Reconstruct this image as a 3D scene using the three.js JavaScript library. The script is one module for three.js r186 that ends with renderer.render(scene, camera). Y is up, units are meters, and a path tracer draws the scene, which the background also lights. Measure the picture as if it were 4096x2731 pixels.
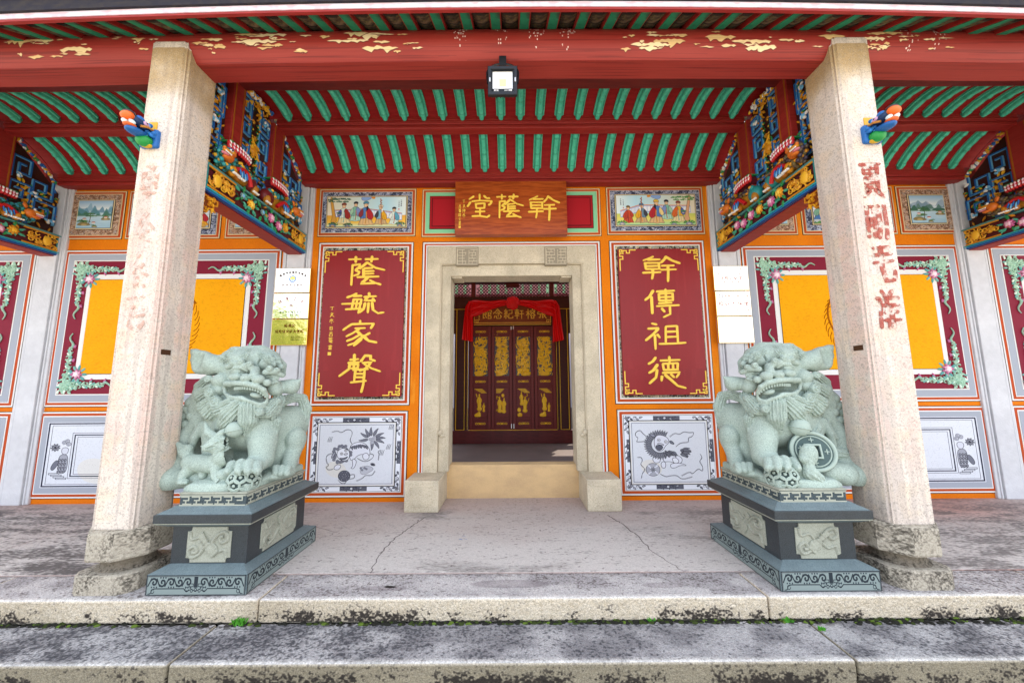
import * as THREE from 'three';
import { RoundedBoxGeometry } from 'three/addons/geometries/RoundedBoxGeometry.js';
import { mergeGeometries, mergeVertices, toCreasedNormals } from 'three/addons/utils/BufferGeometryUtils.js';

// ------------------------------------------------------------------ camera, sky, sun, exposure
const scene = new THREE.Scene();
const camera = new THREE.PerspectiveCamera(85.63, 1024 / 682, 0.05, 400);
camera.position.set(0, 1.38, 4.705);
camera.rotation.order = 'YXZ';
camera.rotation.set(0.1236, 0, -0.0063);

const hsh = (x, y, s = 0) => { let h = Math.imul(x | 0, 374761393) ^ Math.imul(y | 0, 668265263) ^ Math.imul((s | 0) + 1013, 1274126177); h = Math.imul(h ^ (h >>> 13), 1274126177); h ^= h >>> 16; return (h >>> 0) / 4294967296; };
const vnoise = (x, y, s = 0, p = 0) => {   // value noise, period p cells when p > 0
  let xi = Math.floor(x), yi = Math.floor(y); const fx = x - xi, fy = y - yi, u = fx * fx * (3 - 2 * fx), v = fy * fy * (3 - 2 * fy);
  const w = (a) => p ? ((a % p) + p) % p : a;
  const a = hsh(w(xi), w(yi), s), b = hsh(w(xi + 1), w(yi), s), c = hsh(w(xi), w(yi + 1), s), d = hsh(w(xi + 1), w(yi + 1), s);
  return a + (b - a) * u + (c - a) * v + (a - b - c + d) * u * v;
};
const fbm = (x, y, s = 0, o = 4, p = 0) => { let t = 0, a = 0.5, n = 0; for (let i = 0; i < o; i++) { t += a * vnoise(x, y, s + i * 17, p); n += a; a *= 0.5; x *= 2; y *= 2; p *= 2; } return t / n; };
const sm = (a, b, x) => { const t = Math.min(1, Math.max(0, (x - a) / (b - a))); return t * t * (3 - 2 * t); };
const mix = (a, b, t) => a + (b - a) * t;
const rng = (seed) => () => { seed = (seed + 0x6d2b79f5) | 0; let t = Math.imul(seed ^ (seed >>> 15), 1 | seed); t = (t + Math.imul(t ^ (t >>> 7), 61 | t)) ^ t; return ((t ^ (t >>> 14)) >>> 0) / 4294967296; };

const SUN = new THREE.Vector3(0.22, 0.86, -0.46).normalize();
{
  const W = 512, H = 256, d = new Float32Array(W * H * 4);
  for (let j = 0; j < H; j++) for (let i = 0; i < W; i++) {
    const el = ((j + 0.5) / H - 0.5) * Math.PI, az = ((i + 0.5) / W) * 2 * Math.PI;
    const y = Math.sin(el), k = Math.max(0, y);
    const cl = sm(0.38, 0.72, fbm(8 * i / W, 5 * j / H, 3, 5, 8)) * sm(0.0, 0.15, y);
    const t = Math.pow(1 - k, 3);
    let r = mix(0.74, 1.95, t), g = mix(0.92, 1.96, t), b = mix(1.28, 2.0, t);
    r = mix(r, 1.95, cl * 0.75); g = mix(g, 1.98, cl * 0.75); b = mix(b, 2.05, cl * 0.75);
    if (y < 0) { const q = sm(0, -0.2, y); r = mix(r, 0.35, q); g = mix(g, 0.34, q); b = mix(b, 0.32, q); }
    const o = (j * W + i) * 4; d[o] = r; d[o + 1] = g; d[o + 2] = b; d[o + 3] = 1;
  }
  const t = new THREE.DataTexture(d, W, H, THREE.RGBAFormat, THREE.FloatType);
  t.mapping = THREE.EquirectangularReflectionMapping; t.magFilter = THREE.LinearFilter; t.wrapS = THREE.RepeatWrapping; t.needsUpdate = true;
  scene.background = t; scene.environment = t;
}
const sun = new THREE.DirectionalLight(0xfff1dc, 4.2);
sun.position.copy(SUN).multiplyScalar(30); scene.add(sun); scene.add(sun.target);
sun.castShadow = true;
Object.assign(sun.shadow.camera, { left: -16, right: 16, top: 16, bottom: -16, near: 1, far: 80 });
const renderer = new THREE.WebGLRenderer({ antialias: true });
renderer.toneMapping = THREE.LinearToneMapping;
renderer.toneMappingExposure = 1.625;
renderer.shadowMap.enabled = true;

// ------------------------------------------------------------------ helpers: names, meshes, geometry
const used = new Map();
function numbered(name) { const n = used.get(name) ?? 0; used.set(name, n + 1); return n ? `${name}_${String(n).padStart(3, '0')}` : name; }
function tag(o, label, category, group) { if (label) o.userData.label = label; if (category) o.userData.category = category; if (group) o.userData.group = group; return o; }
function thing(name, label, category, pos = [0, 0, 0], group) { const o = new THREE.Group(); o.name = numbered(name); o.position.set(...pos); scene.add(o); return tag(o, label, category, group); }
const nonIdx = (g) => (g.index ? g.toNonIndexed() : g);
function merge(list) {
  list = list.flat(9).filter(Boolean).map(nonIdx); if (list.length === 1) return list[0];
  const col = list.some((g) => g.attributes.color);
  for (const g of list) {
    for (const k of Object.keys(g.attributes)) if (!['position', 'normal', 'uv', 'color'].includes(k)) g.deleteAttribute(k);
    if (!g.attributes.uv) g.setAttribute('uv', new THREE.BufferAttribute(new Float32Array(g.attributes.position.count * 2), 2));
    if (col && !g.attributes.color) g.setAttribute('color', new THREE.BufferAttribute(new Float32Array(g.attributes.position.count * 3).fill(1), 3));
  }
  return mergeGeometries(list);
}
function obj(name, geo, m, parent = scene) {
  if (Array.isArray(geo)) geo = merge(geo);
  const o = new THREE.Mesh(geo, m); o.castShadow = o.receiveShadow = true;
  o.name = parent === scene ? numbered(name) : name; parent.add(o); return o;
}
function struct(name, geo, m) { const o = obj(name, geo, m); o.userData.kind = 'structure'; return o; }
function uvBox(g, s = 1, ox = 0, oy = 0) {   // planar uv in metres by face direction
  g = nonIdx(g); const p = g.attributes.position, uv = new Float32Array(p.count * 2), a = new THREE.Vector3(), b = new THREE.Vector3(), c = new THREE.Vector3();
  for (let i = 0; i < p.count; i += 3) {
    a.fromBufferAttribute(p, i); b.fromBufferAttribute(p, i + 1); c.fromBufferAttribute(p, i + 2);
    const n = b.clone().sub(a).cross(c.clone().sub(a)), ax = Math.abs(n.x), ay = Math.abs(n.y), az = Math.abs(n.z);
    [a, b, c].forEach((v, k) => { const q = ay >= ax && ay >= az ? [v.x, -v.z] : ax >= az ? [v.z, v.y] : [v.x, v.y]; uv[(i + k) * 2] = (q[0] + ox) / s; uv[(i + k) * 2 + 1] = (q[1] + oy) / s; });
  }
  g.setAttribute('uv', new THREE.BufferAttribute(uv, 2)); return g;
}
function bx(x0, x1, y0, y1, z0, z1, r = 0, seg = 2) {   // box from its bounds, bevelled when r > 0, uv in metres
  const w = x1 - x0, h = y1 - y0, d = z1 - z0;
  const g = r > 0 ? new RoundedBoxGeometry(w, h, d, seg, Math.min(r, w / 2.01, h / 2.01, d / 2.01)) : new THREE.BoxGeometry(w, h, d);
  g.translate((x0 + x1) / 2, (y0 + y1) / 2, (z0 + z1) / 2); return uvBox(g);
}
function plate(x0, x1, y0, y1, z0, z1) {   // thin plate whose faces carry uv 0..1
  const g = new THREE.BoxGeometry(x1 - x0, y1 - y0, z1 - z0); g.translate((x0 + x1) / 2, (y0 + y1) / 2, (z0 + z1) / 2); return g;
}
function ring(x0, x1, y0, y1, w, z0, z1, b = 0.002) {   // rectangular frame of bar width w
  const s = new THREE.Shape(); s.moveTo(x0, y0); s.lineTo(x1, y0); s.lineTo(x1, y1); s.lineTo(x0, y1); s.closePath();
  const h = new THREE.Path(); h.moveTo(x0 + w, y0 + w); h.lineTo(x0 + w, y1 - w); h.lineTo(x1 - w, y1 - w); h.lineTo(x1 - w, y0 + w); h.closePath(); s.holes.push(h);
  const g = new THREE.ExtrudeGeometry(s, { depth: z1 - z0 - b, bevelEnabled: b > 0, bevelSize: b, bevelThickness: b, bevelOffset: -b, bevelSegments: 1, steps: 1 }); g.translate(0, 0, z0); return uvBox(g);
}
function prism(pts, depth, b = 0, seg = 1) { const s = new THREE.Shape(pts.map((p) => new THREE.Vector2(p[0], p[1]))); return new THREE.ExtrudeGeometry(s, { depth, bevelEnabled: b > 0, bevelSize: b, bevelThickness: b, bevelOffset: -b, bevelSegments: seg, curveSegments: 8 }); }
function paint(g, c, j = 0, rnd = Math.random) {   // one vertex colour (linear), optional jitter
  g = nonIdx(g); const n = g.attributes.position.count, a = new Float32Array(n * 3), k = 1 + (rnd() - 0.5) * j; for (let i = 0; i < n; i++) { a[i * 3] = c[0] * k; a[i * 3 + 1] = c[1] * k; a[i * 3 + 2] = c[2] * k; }
  g.setAttribute('color', new THREE.BufferAttribute(a, 3)); return g;
}
const lin = (hex) => { const c = new THREE.Color(hex); return [c.r, c.g, c.b]; };
const BALL = new THREE.IcosahedronGeometry(1, 2), BALL1 = new THREE.IcosahedronGeometry(1, 1);
function blob(x, y, z, rx, ry, rz, rot = [0, 0, 0], lo = false) { const g = (lo ? BALL1 : BALL).clone(); g.scale(rx, ry, rz); if (rot[0]) g.rotateX(rot[0]); if (rot[1]) g.rotateY(rot[1]); if (rot[2]) g.rotateZ(rot[2]); g.translate(x, y, z); return mergedNormals(g); }
function mergedNormals(g) { return g; }
function tubePts(pts, r, seg = 0, rad = 7, closed = false) {   // r: number or function of t
  const c = new THREE.CatmullRomCurve3(pts.map((p) => new THREE.Vector3(...p)), closed), n = seg || pts.length * 5;
  const g = new THREE.TubeGeometry(c, n, 1, rad, closed), p = g.attributes.position, q = new THREE.Vector3();
  for (let i = 0; i <= n; i++) { const o = c.getPointAt(i / n), k = typeof r === 'function' ? r(i / n) : r; for (let j = 0; j <= rad; j++) { const m = i * (rad + 1) + j; q.fromBufferAttribute(p, m).sub(o).multiplyScalar(k).add(o); p.setXYZ(m, q.x, q.y, q.z); } }
  g.computeVertexNormals(); return g;
}
function ribbon(pts, w, z0, z1, closed = false) {   // flat bar of width w along a polyline in the xy plane, mitred, from z0 to z1
  const n = pts.length, L = [], R = [];
  for (let i = 0; i < n; i++) {
    const p = pts[i], a = i ? pts[i - 1] : null, b = i < n - 1 ? pts[i + 1] : null;
    const d = (u, v) => { const x = v[0] - u[0], y = v[1] - u[1], l = Math.hypot(x, y) || 1; return [x / l, y / l]; };
    const d1 = a ? d(a, p) : d(p, b), d2 = b ? d(p, b) : d1; let nx = -(d1[1] + d2[1]), ny = d1[0] + d2[0]; const l = Math.hypot(nx, ny) || 1; nx /= l; ny /= l;
    const k = (w / 2) / Math.max(0.5, Math.abs(nx * -d1[1] + ny * d1[0])); const ext = (a ? 0 : -w / 2) + 0, e2 = b ? 0 : w / 2;
    const px = p[0] + d1[0] * (ext + e2), py = p[1] + d1[1] * (ext + e2);
    L.push([px + nx * k, py + ny * k]); R.push([px - nx * k, py - ny * k]);
  }
  const v = [], quad = (a, b, c, d) => v.push(...a, ...b, ...c, ...a, ...c, ...d);
  for (let i = 0; i < n - 1; i++) {
    const a = [...R[i], z1], b = [...R[i + 1], z1], c = [...L[i + 1], z1], d = [...L[i], z1], A = [...R[i], z0], B = [...R[i + 1], z0], C = [...L[i + 1], z0], D = [...L[i], z0];
    quad(a, b, c, d); quad(B, A, D, C); quad(A, B, b, a); quad(C, D, d, c); if (!i) quad(D, A, a, d); if (i === n - 2) quad(B, C, c, b);
  }
  const g = new THREE.BufferGeometry(); g.setAttribute('position', new THREE.BufferAttribute(new Float32Array(v), 3)); g.setAttribute('uv', new THREE.BufferAttribute(new Float32Array(v.length / 3 * 2), 2)); g.computeVertexNormals(); return g;
}
const xf = (g, m) => { g = nonIdx(g.clone()); g.applyMatrix4(m); if (m.determinant() < 0) { for (const k of Object.keys(g.attributes)) { const a = g.attributes[k], s = a.itemSize, A = a.array; for (let i = 0; i < a.count; i += 3) for (let c = 0; c < s; c++) { const t = A[(i + 1) * s + c]; A[(i + 1) * s + c] = A[(i + 2) * s + c]; A[(i + 2) * s + c] = t; } } } return g; };
const flipX = new THREE.Matrix4().makeScale(-1, 1, 1);

// ------------------------------------------------------------------ helpers: textures and materials
function dtex(w, h, f, srgb = true) {   // f(u, v) -> [r, g, b] in 0..255
  const d = new Uint8Array(w * h * 4); for (let j = 0; j < h; j++) for (let i = 0; i < w; i++) { const c = f((i + 0.5) / w, (j + 0.5) / h), o = (j * w + i) * 4; d[o] = Math.max(0, Math.min(255, c[0])); d[o + 1] = Math.max(0, Math.min(255, c[1])); d[o + 2] = Math.max(0, Math.min(255, c[2])); d[o + 3] = 255; }
  const t = new THREE.DataTexture(d, w, h); t.wrapS = t.wrapT = THREE.RepeatWrapping; t.magFilter = t.minFilter = THREE.LinearFilter; if (srgb) t.colorSpace = THREE.SRGBColorSpace; t.needsUpdate = true; return t;
}
function ctex(w, h, draw) { const c = document.createElement('canvas'); c.width = w; c.height = h; const x = c.getContext('2d'); draw(x, w, h); const t = new THREE.CanvasTexture(c); t.colorSpace = THREE.SRGBColorSpace; t.anisotropy = 8; return t; }
const std = (o) => new THREE.MeshPhysicalMaterial({ roughness: 0.8, specularIntensity: (o.roughness ?? 0.8) > 0.55 ? 0.3 : 0.8, ...o });
const flat = (hex, o = {}) => std({ color: new THREE.Color(hex), ...o });
const rep = (t, sx, sy = sx) => { t.repeat.set(1 / sx, 1 / sy); return t; };
const vcol = (o = {}) => std({ vertexColors: true, roughness: 0.6, ...o });
const mx = (a, b, t) => [mix(a[0], b[0], t), mix(a[1], b[1], t), mix(a[2], b[2], t)];
const noiseBump = rep(dtex(256, 256, (u, v) => { const n = fbm(u * 32, v * 32, 5, 4, 32) * 255; return [n, n, n]; }, false), 0.4);
const grainBump = rep(dtex(256, 256, (u, v) => { const n = hsh(u * 256, v * 256, 9) * 140 + fbm(u * 40, v * 40, 6, 2, 40) * 110; return [n, n, n]; }, false), 0.5);
function speckle(base, dark, light, seed, size = 512, stain = 0.1) {   // granite
  return dtex(size, size, (u, v) => {
    const n = hsh(u * size, v * size, seed), m = fbm(u * 150, v * 150, seed + 3, 2, 150), l = fbm(u * 5, v * 5, seed + 8, 4, 5);
    let c = mx(base, dark, sm(0.55, 0.75, m) * 0.45 + (n < 0.14 ? 0.45 : 0)); c = mx(c, light, n > 0.86 ? 0.5 : sm(0.5, 0.3, m) * 0.3);
    return c.map((q) => q * (1 + (l - 0.5) * 2 * stain));
  });
}
const M = {};
M.granite = std({ map: rep(dtex(512, 2048, (u, v) => { const y = v * 4.2, n = hsh(u * 512, v * 2048, 11), m = fbm(u * 120, v * 480, 14, 2, 120), l = fbm(u * 4, v * 12, 19, 4, 4), st = fbm(u * 26, v * 6, 23, 4, 26), w = fbm(u * 10, v * 36, 27, 4, 2);
  let c = mx([222, 210, 196], [206, 194, 184], l); c = mx(c, [216, 180, 168], sm(0.42, 0.62, w) * sm(0.5, 1.1, y) * sm(3.3, 2.6, y) * 0.5); c = mx(c, [220, 192, 156], sm(0.56, 0.7, fbm(u * 6, v * 22, 29, 4, 2)) * 0.3); c = mx(c, [176, 164, 156], sm(0.5, 0.7, st) * 0.5); c = mx(c, [150, 118, 66], sm(3.7, 4.15, y + (l - 0.5) * 0.5) * 0.7);
  c = mx(c, [112, 104, 96], sm(0.56, 0.74, m) * 0.28 + (n < 0.12 ? 0.3 : 0)); c = mx(c, [240, 234, 224], n > 0.88 ? 0.45 : 0); return c; }), 1.05, 4.2), bumpMap: grainBump, bumpScale: 0.002, roughness: 0.9 });
M.doorStone = std({ map: rep(speckle([196, 184, 160], [150, 136, 112], [216, 206, 186], 21, 512, 0.12), 0.8), bumpMap: grainBump, bumpScale: 0.001, roughness: 0.85 });
M.sill = std({ map: rep(dtex(512, 256, (u, v) => { const l = fbm(u * 6, v * 6, 31, 5, 6), n = hsh(u * 512, v * 256, 4); return mx([206, 174, 128], [186, 156, 118], sm(0.3, 0.8, l) * 0.7).map((q) => q + (n - 0.5) * 18); }), 1.2, 0.6), bumpMap: noiseBump, bumpScale: 0.002 });
M.orange = std({ map: rep(dtex(512, 512, (u, v) => { const l = fbm(u * 4, v * 4, 41, 5, 4), n = hsh(u * 512, v * 512, 2); return mx(mx([200, 96, 6], [232, 134, 12], l), [236, 168, 70], sm(0.62, 0.8, fbm(u * 30, v * 5, 43, 4, 5)) * 0.35).map((q) => q * (0.95 + n * 0.1)); }), 2.2), bumpMap: noiseBump, bumpScale: 0.0015, roughness: 0.75 });
M.plaster = std({ map: rep(dtex(512, 512, (u, v) => { const l = fbm(u * 3, v * 6, 51, 5, 3), n = fbm(u * 40, v * 40, 52, 2, 40); return mx([190, 190, 194], [214, 214, 216], l).map((q) => q * (0.96 + n * 0.06)); }), 2), bumpMap: noiseBump, bumpScale: 0.002, roughness: 0.85 });
M.white = flat('#dedcd8', { roughness: 0.7 }); M.grey = flat('#aeb0b6', { roughness: 0.75 }); M.black = flat('#1c1418'); M.redbrown = flat('#b4481c', { roughness: 0.7 }); M.cream = flat('#d8c49a');
const woodMap = (a, b, seed, sx = 10, sy = 90) => dtex(512, 512, (u, v) => { const w = fbm(u * sx + 0.6 * fbm(u * 4, v * 4, seed + 5, 2, 4), v * sy, seed, 4, sx), l = fbm(u * 3, v * 6, seed + 9, 3, 3); return mx(a, b, sm(0.3, 0.7, w) * 0.7 + l * 0.3); });
M.redwood = std({ map: rep(woodMap([136, 28, 24], [154, 42, 36], 61), 1.5), roughness: 0.55 });
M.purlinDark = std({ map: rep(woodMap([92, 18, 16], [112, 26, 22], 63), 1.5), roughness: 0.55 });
M.redboard = std({ map: rep(woodMap([132, 24, 24], [146, 32, 32], 65), 1.2), roughness: 0.6 });
M.darkwood = std({ map: rep(woodMap([78, 28, 30], [104, 38, 40], 71), 0.8), roughness: 0.45 });
M.sideWood = std({ map: rep(woodMap([50, 18, 20], [72, 28, 28], 72), 0.8), roughness: 0.45 });
M.gold = std({ color: new THREE.Color('#f6d024'), roughness: 0.4, metalness: 0.05 });
M.goldPaint = std({ color: new THREE.Color('#f0c84a'), roughness: 0.5, metalness: 0.1 });
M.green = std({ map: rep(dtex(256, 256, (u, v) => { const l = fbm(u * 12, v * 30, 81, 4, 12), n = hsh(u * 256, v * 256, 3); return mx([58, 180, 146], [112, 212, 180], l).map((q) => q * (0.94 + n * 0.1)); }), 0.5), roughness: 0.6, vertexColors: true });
M.rafterGreen = std({ map: rep(dtex(256, 512, (u, v) => { const l = fbm(u * 6, v * 6, 83, 5, 6), n = fbm(u * 30, v * 30, 84, 3, 30); return mx([40, 128, 92], [66, 64, 54], sm(0.46, 0.62, l) * 0.8).map((q) => q * (0.85 + n * 0.25)); }), 1.3), roughness: 0.8 });
M.tileClay = std({ map: rep(dtex(256, 256, (u, v) => { const l = fbm(u * 5, v * 5, 85, 5, 5), n = fbm(u * 24, v * 24, 86, 3, 24); return mx(mx([122, 104, 78], [60, 52, 44], sm(0.42, 0.62, l)), [134, 122, 60], sm(0.55, 0.75, n) * 0.5); }), 0.6), roughness: 0.9 });

// ------------------------------------------------------------------ the setting: ground, porch floor, steps
function pixTex(w, h, f, draw, wrap = THREE.MirroredRepeatWrapping) {
  const t = ctex(w, h, (x) => {
    const d = new Uint8ClampedArray(w * h * 4);
    for (let j = 0; j < h; j++) for (let i = 0; i < w; i++) { const c = f((i + 0.5) / w, 1 - (j + 0.5) / h), o = (j * w + i) * 4; d[o] = c[0]; d[o + 1] = c[1]; d[o + 2] = c[2]; d[o + 3] = 255; }
    x.putImageData(new ImageData(d, w, h), 0, 0); if (draw) draw(x, w, h);
  }); t.wrapS = t.wrapT = wrap; return t;
}
const FW = 9, FH = 2.25;   // metres covered by the floor picture: x -4.5..4.5, z 0..2.25
const floorTex = pixTex(2048, 512, (u, v) => {
  const x = (u - 0.5) * FW, z = (1 - v) * FH, ax = Math.abs(x + 0.15);
  const l = fbm(x * 1.1, z * 2.2, 101, 5), m = fbm(x * 3.5, z * 12, 102, 5), f = fbm(x * 34, z * 95, 103, 3), n = hsh(u * 2048, v * 512, 7);
  let c = mx([176, 164, 158], [196, 191, 186], sm(0.25, 1.3, z + (l - 0.5))); c = mx(c, [196, 158, 148], sm(0.6, 0.1, z) * 0.5 * l);
  c = mx(c, [190, 140, 126], sm(3.0, 4.2, x) * sm(0.9, 0.3, z) * 0.8);
  let dirt = sm(1.7, 3.2, ax + (l - 0.5) * 2.2) * (x > 0 ? 0.75 : 1) * sm(0.1, 0.7, z + l * 0.4);
  dirt = Math.max(dirt * 0.95, sm(0.55, 0.8, l) * 0.5, sm(1.3, 2.0, z) * sm(0.42, 0.6, l) * 0.6);
  c = mx(c, [70, 66, 65], dirt * sm(0.36, 0.66, m * 0.5 + f * 0.5 + (l - 0.5) * 0.3) * 0.8);
  c = mx(c, [92, 86, 84], sm(0.58, 0.78, f * 0.75 + m * 0.25) * 0.45);
  return c.map((q) => q * (0.93 + n * 0.14));
}, (x, w, h) => {
  const P = (a) => [(a[0] / FW + 0.5) * w, a[1] / FH * h], r = rng(5);
  const crack = (pts, lw) => { x.strokeStyle = 'rgba(52,44,44,.8)'; for (let i = 0; i < pts.length - 1; i++) { const n = 8; x.lineWidth = lw * (0.6 + r() * 0.8); x.beginPath(); for (let k = 0; k <= n; k++) { const q = P([mix(pts[i][0], pts[i + 1][0], k / n) + (r() - 0.5) * 0.02, mix(pts[i][1], pts[i + 1][1], k / n) + (r() - 0.5) * 0.03]); k ? x.lineTo(...q) : x.moveTo(...q); } x.stroke(); } };
  crack([[-0.95, 0.55], [-1.02, 0.8], [-1.1, 1.1], [-1.12, 1.4], [-1.08, 1.74]], 1.6); crack([[1.02, 0.5], [1.1, 0.75], [1.16, 1.1], [1.17, 1.4], [1.28, 1.74]], 1.6);
  crack([[-2.5, 0.6], [-2.1, 0.75], [-1.7, 0.95]], 1.1); crack([[2.2, 1.0], [2.9, 0.9], [3.6, 1.1]], 1.1);
  for (let i = 0; i < 240; i++) { const q = P([(r() - 0.5) * 4, 0.3 + r() * 1.5]); x.fillStyle = `rgba(70,60,60,${0.25 + r() * 0.3})`; x.beginPath(); x.ellipse(...q, 1 + r() * 3, 0.6 + r() * 1.4, r() * 3, 0, 7); x.fill(); }
  x.fillStyle = 'rgba(70,100,160,.5)'; for (let i = 0; i < 5; i++) { const q = P([-0.55 + r() * 0.12, 1.05 + r() * 0.12]); x.fillRect(q[0], q[1], 6, 2); }
});
const floorMat = std({ map: floorTex, bumpMap: rep(noiseBump.clone(), 0.5), bumpScale: 0.003, roughness: 0.75 });
floorTex.repeat.set(1 / FW, 1 / FH); floorTex.offset.set(0.5, 1);
const SW = 9, SH = 3;      // step stones: tops at v = -z, risers at v = y
const stepTex = pixTex(2048, 1024, (u, v) => {
  const x = (u - 0.5) * SW, y = (v - 1) * SH, n = hsh(u * 2048, v * 1024, 8);
  const f = fbm(x * 60, y * 80, 111, 3), m = fbm(x * 5, y * 8, 112, 5), l = fbm(x * 0.9, y * 1.3, 113, 3), s = vnoise(x * 110, y * 110, 115);
  let c;
  if (y > -0.3) {
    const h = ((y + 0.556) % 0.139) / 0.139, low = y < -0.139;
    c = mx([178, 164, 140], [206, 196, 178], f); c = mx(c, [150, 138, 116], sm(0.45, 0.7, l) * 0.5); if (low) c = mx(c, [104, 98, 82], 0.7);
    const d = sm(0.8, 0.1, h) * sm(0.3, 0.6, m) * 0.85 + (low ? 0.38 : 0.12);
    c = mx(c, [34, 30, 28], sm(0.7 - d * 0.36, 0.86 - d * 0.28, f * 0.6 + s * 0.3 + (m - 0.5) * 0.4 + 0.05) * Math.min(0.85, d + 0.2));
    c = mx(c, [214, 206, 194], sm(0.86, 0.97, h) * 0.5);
  } else {
    const z = -y, edge = z < 2.1, t = edge ? (z - 1.745) / 0.335 : (z - 2.085) / 0.37;
    c = mx(edge ? [184, 180, 178] : [162, 160, 160], edge ? [158, 154, 154] : [124, 122, 124], sm(0.3, 0.7, m));
    const a = edge ? 0.35 + 0.3 * sm(1.6, 2.4, Math.abs(x)) : 0.72;
    const pat = f * 0.55 + s * 0.3 + m * 0.3 - 0.08 + (l - 0.5) * 0.25;
    c = mx(c, edge ? [84, 76, 74] : [60, 60, 64], sm(0.66 - a * 0.3, 0.86 - a * 0.2, pat) * (edge ? 0.75 : 0.8));
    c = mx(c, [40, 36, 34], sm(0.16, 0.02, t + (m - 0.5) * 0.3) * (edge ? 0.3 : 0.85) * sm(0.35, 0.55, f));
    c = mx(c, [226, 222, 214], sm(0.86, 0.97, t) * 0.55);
  }
  return c.map((q) => q * (0.82 + n * 0.36));
}, (x, w, h) => {
  const P = (a) => [(a[0] / SW + 0.5) * w, a[1] / SH * h];
  for (const [px, pz, rx, ry, al] of [[-0.02, 1.9, 0.3, 0.09, 0.3], [1.05, 1.93, 0.16, 0.06, 0.25], [-0.92, 1.95, 0.2, 0.05, 0.3]]) { const q = P([px, pz]), g = x.createRadialGradient(0, 0, rx * w / SW * 0.3, 0, 0, rx * w / SW); g.addColorStop(0, `rgba(120,110,112,${al})`); g.addColorStop(0.8, `rgba(90,80,84,${al})`); g.addColorStop(1, 'rgba(90,80,84,0)'); x.save(); x.translate(...q); x.scale(1, ry / rx); x.fillStyle = g; x.beginPath(); x.arc(0, 0, rx * w / SW, 0, 7); x.fill(); x.restore(); }
  const q = P([-0.87, 1.93]); x.fillStyle = '#2a2624'; x.beginPath(); x.ellipse(q[0], q[1], 9, 5, 0.2, 0, 7); x.fill();
});
stepTex.repeat.set(1 / SW, 1 / SH); stepTex.offset.set(0.5, 1);
const stepMat = std({ map: stepTex, bumpMap: noiseBump, bumpScale: 0.006, roughness: 0.88 });
const groundMat = std({ map: rep(dtex(512, 512, (u, v) => { const l = fbm(u * 6, v * 6, 121, 6, 6), m = fbm(u * 40, v * 40, 122, 2, 40); return mx([214, 206, 190], [184, 177, 162], sm(0.4, 0.65, l)).map((q) => q * (0.9 + m * 0.2)); }), 3), bumpMap: noiseBump, bumpScale: 0.004, roughness: 0.9 });
{ const g = new THREE.PlaneGeometry(360, 360); g.rotateX(-Math.PI / 2); g.translate(0, -0.28, 0); struct('courtyard_ground', uvBox(g), groundMat); }

const floorG = thing('porch_floor', null, null); floorG.userData.kind = 'structure';
obj('bedding', bx(-7.4, 7.4, -0.279, -0.03, -0.3, 1.98), flat('#2a2622', { roughness: 1 }), floorG);
const slabG = (x0, x1, z0, z1, dy = 0) => bx(x0 + 0.003, x1 - 0.003, -0.08, dy, z0 + 0.002, z1 - 0.003, 0.006);
for (const [a, b] of [[-7.4, -4.45], [-4.45, 4.45], [4.45, 7.4]]) obj('concrete_slab', slabG(a, b, -0.2, 1.742), floorMat, floorG);
for (const [a, b] of [[-7.4, -3.72], [-3.72, -1.69], [-1.69, 1.685], [1.685, 3.74], [3.74, 7.4]]) {
  obj('edge_stone', bx(a + 0.004, b - 0.004, -0.15, hsh(a * 100, 3) * -0.004, 1.746, 2.082, 0.016, 3), stepMat, floorG);
}
const stepG = thing('stone_step', null, null); stepG.userData.kind = 'structure';
for (const [a, b] of [[-7.4, -1.932], [-1.932, 1.912], [1.912, 7.4]]) {
  obj('step_stone', bx(a + 0.005, b - 0.005, -0.3, -0.139 + hsh(a * 77, 1) * -0.004, 2.088, 2.452, 0.018, 3), stepMat, stepG);
}
const hallFloor = struct('hall_floor', bx(-7, 7, -0.27, 0.155, -9, -0.36), std({ map: rep(dtex(256, 256, (u, v) => { const l = fbm(u * 6, v * 6, 131, 4, 6); return mx([132, 122, 120], [112, 104, 102], l); }), 2), roughness: 0.6 }));

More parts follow.
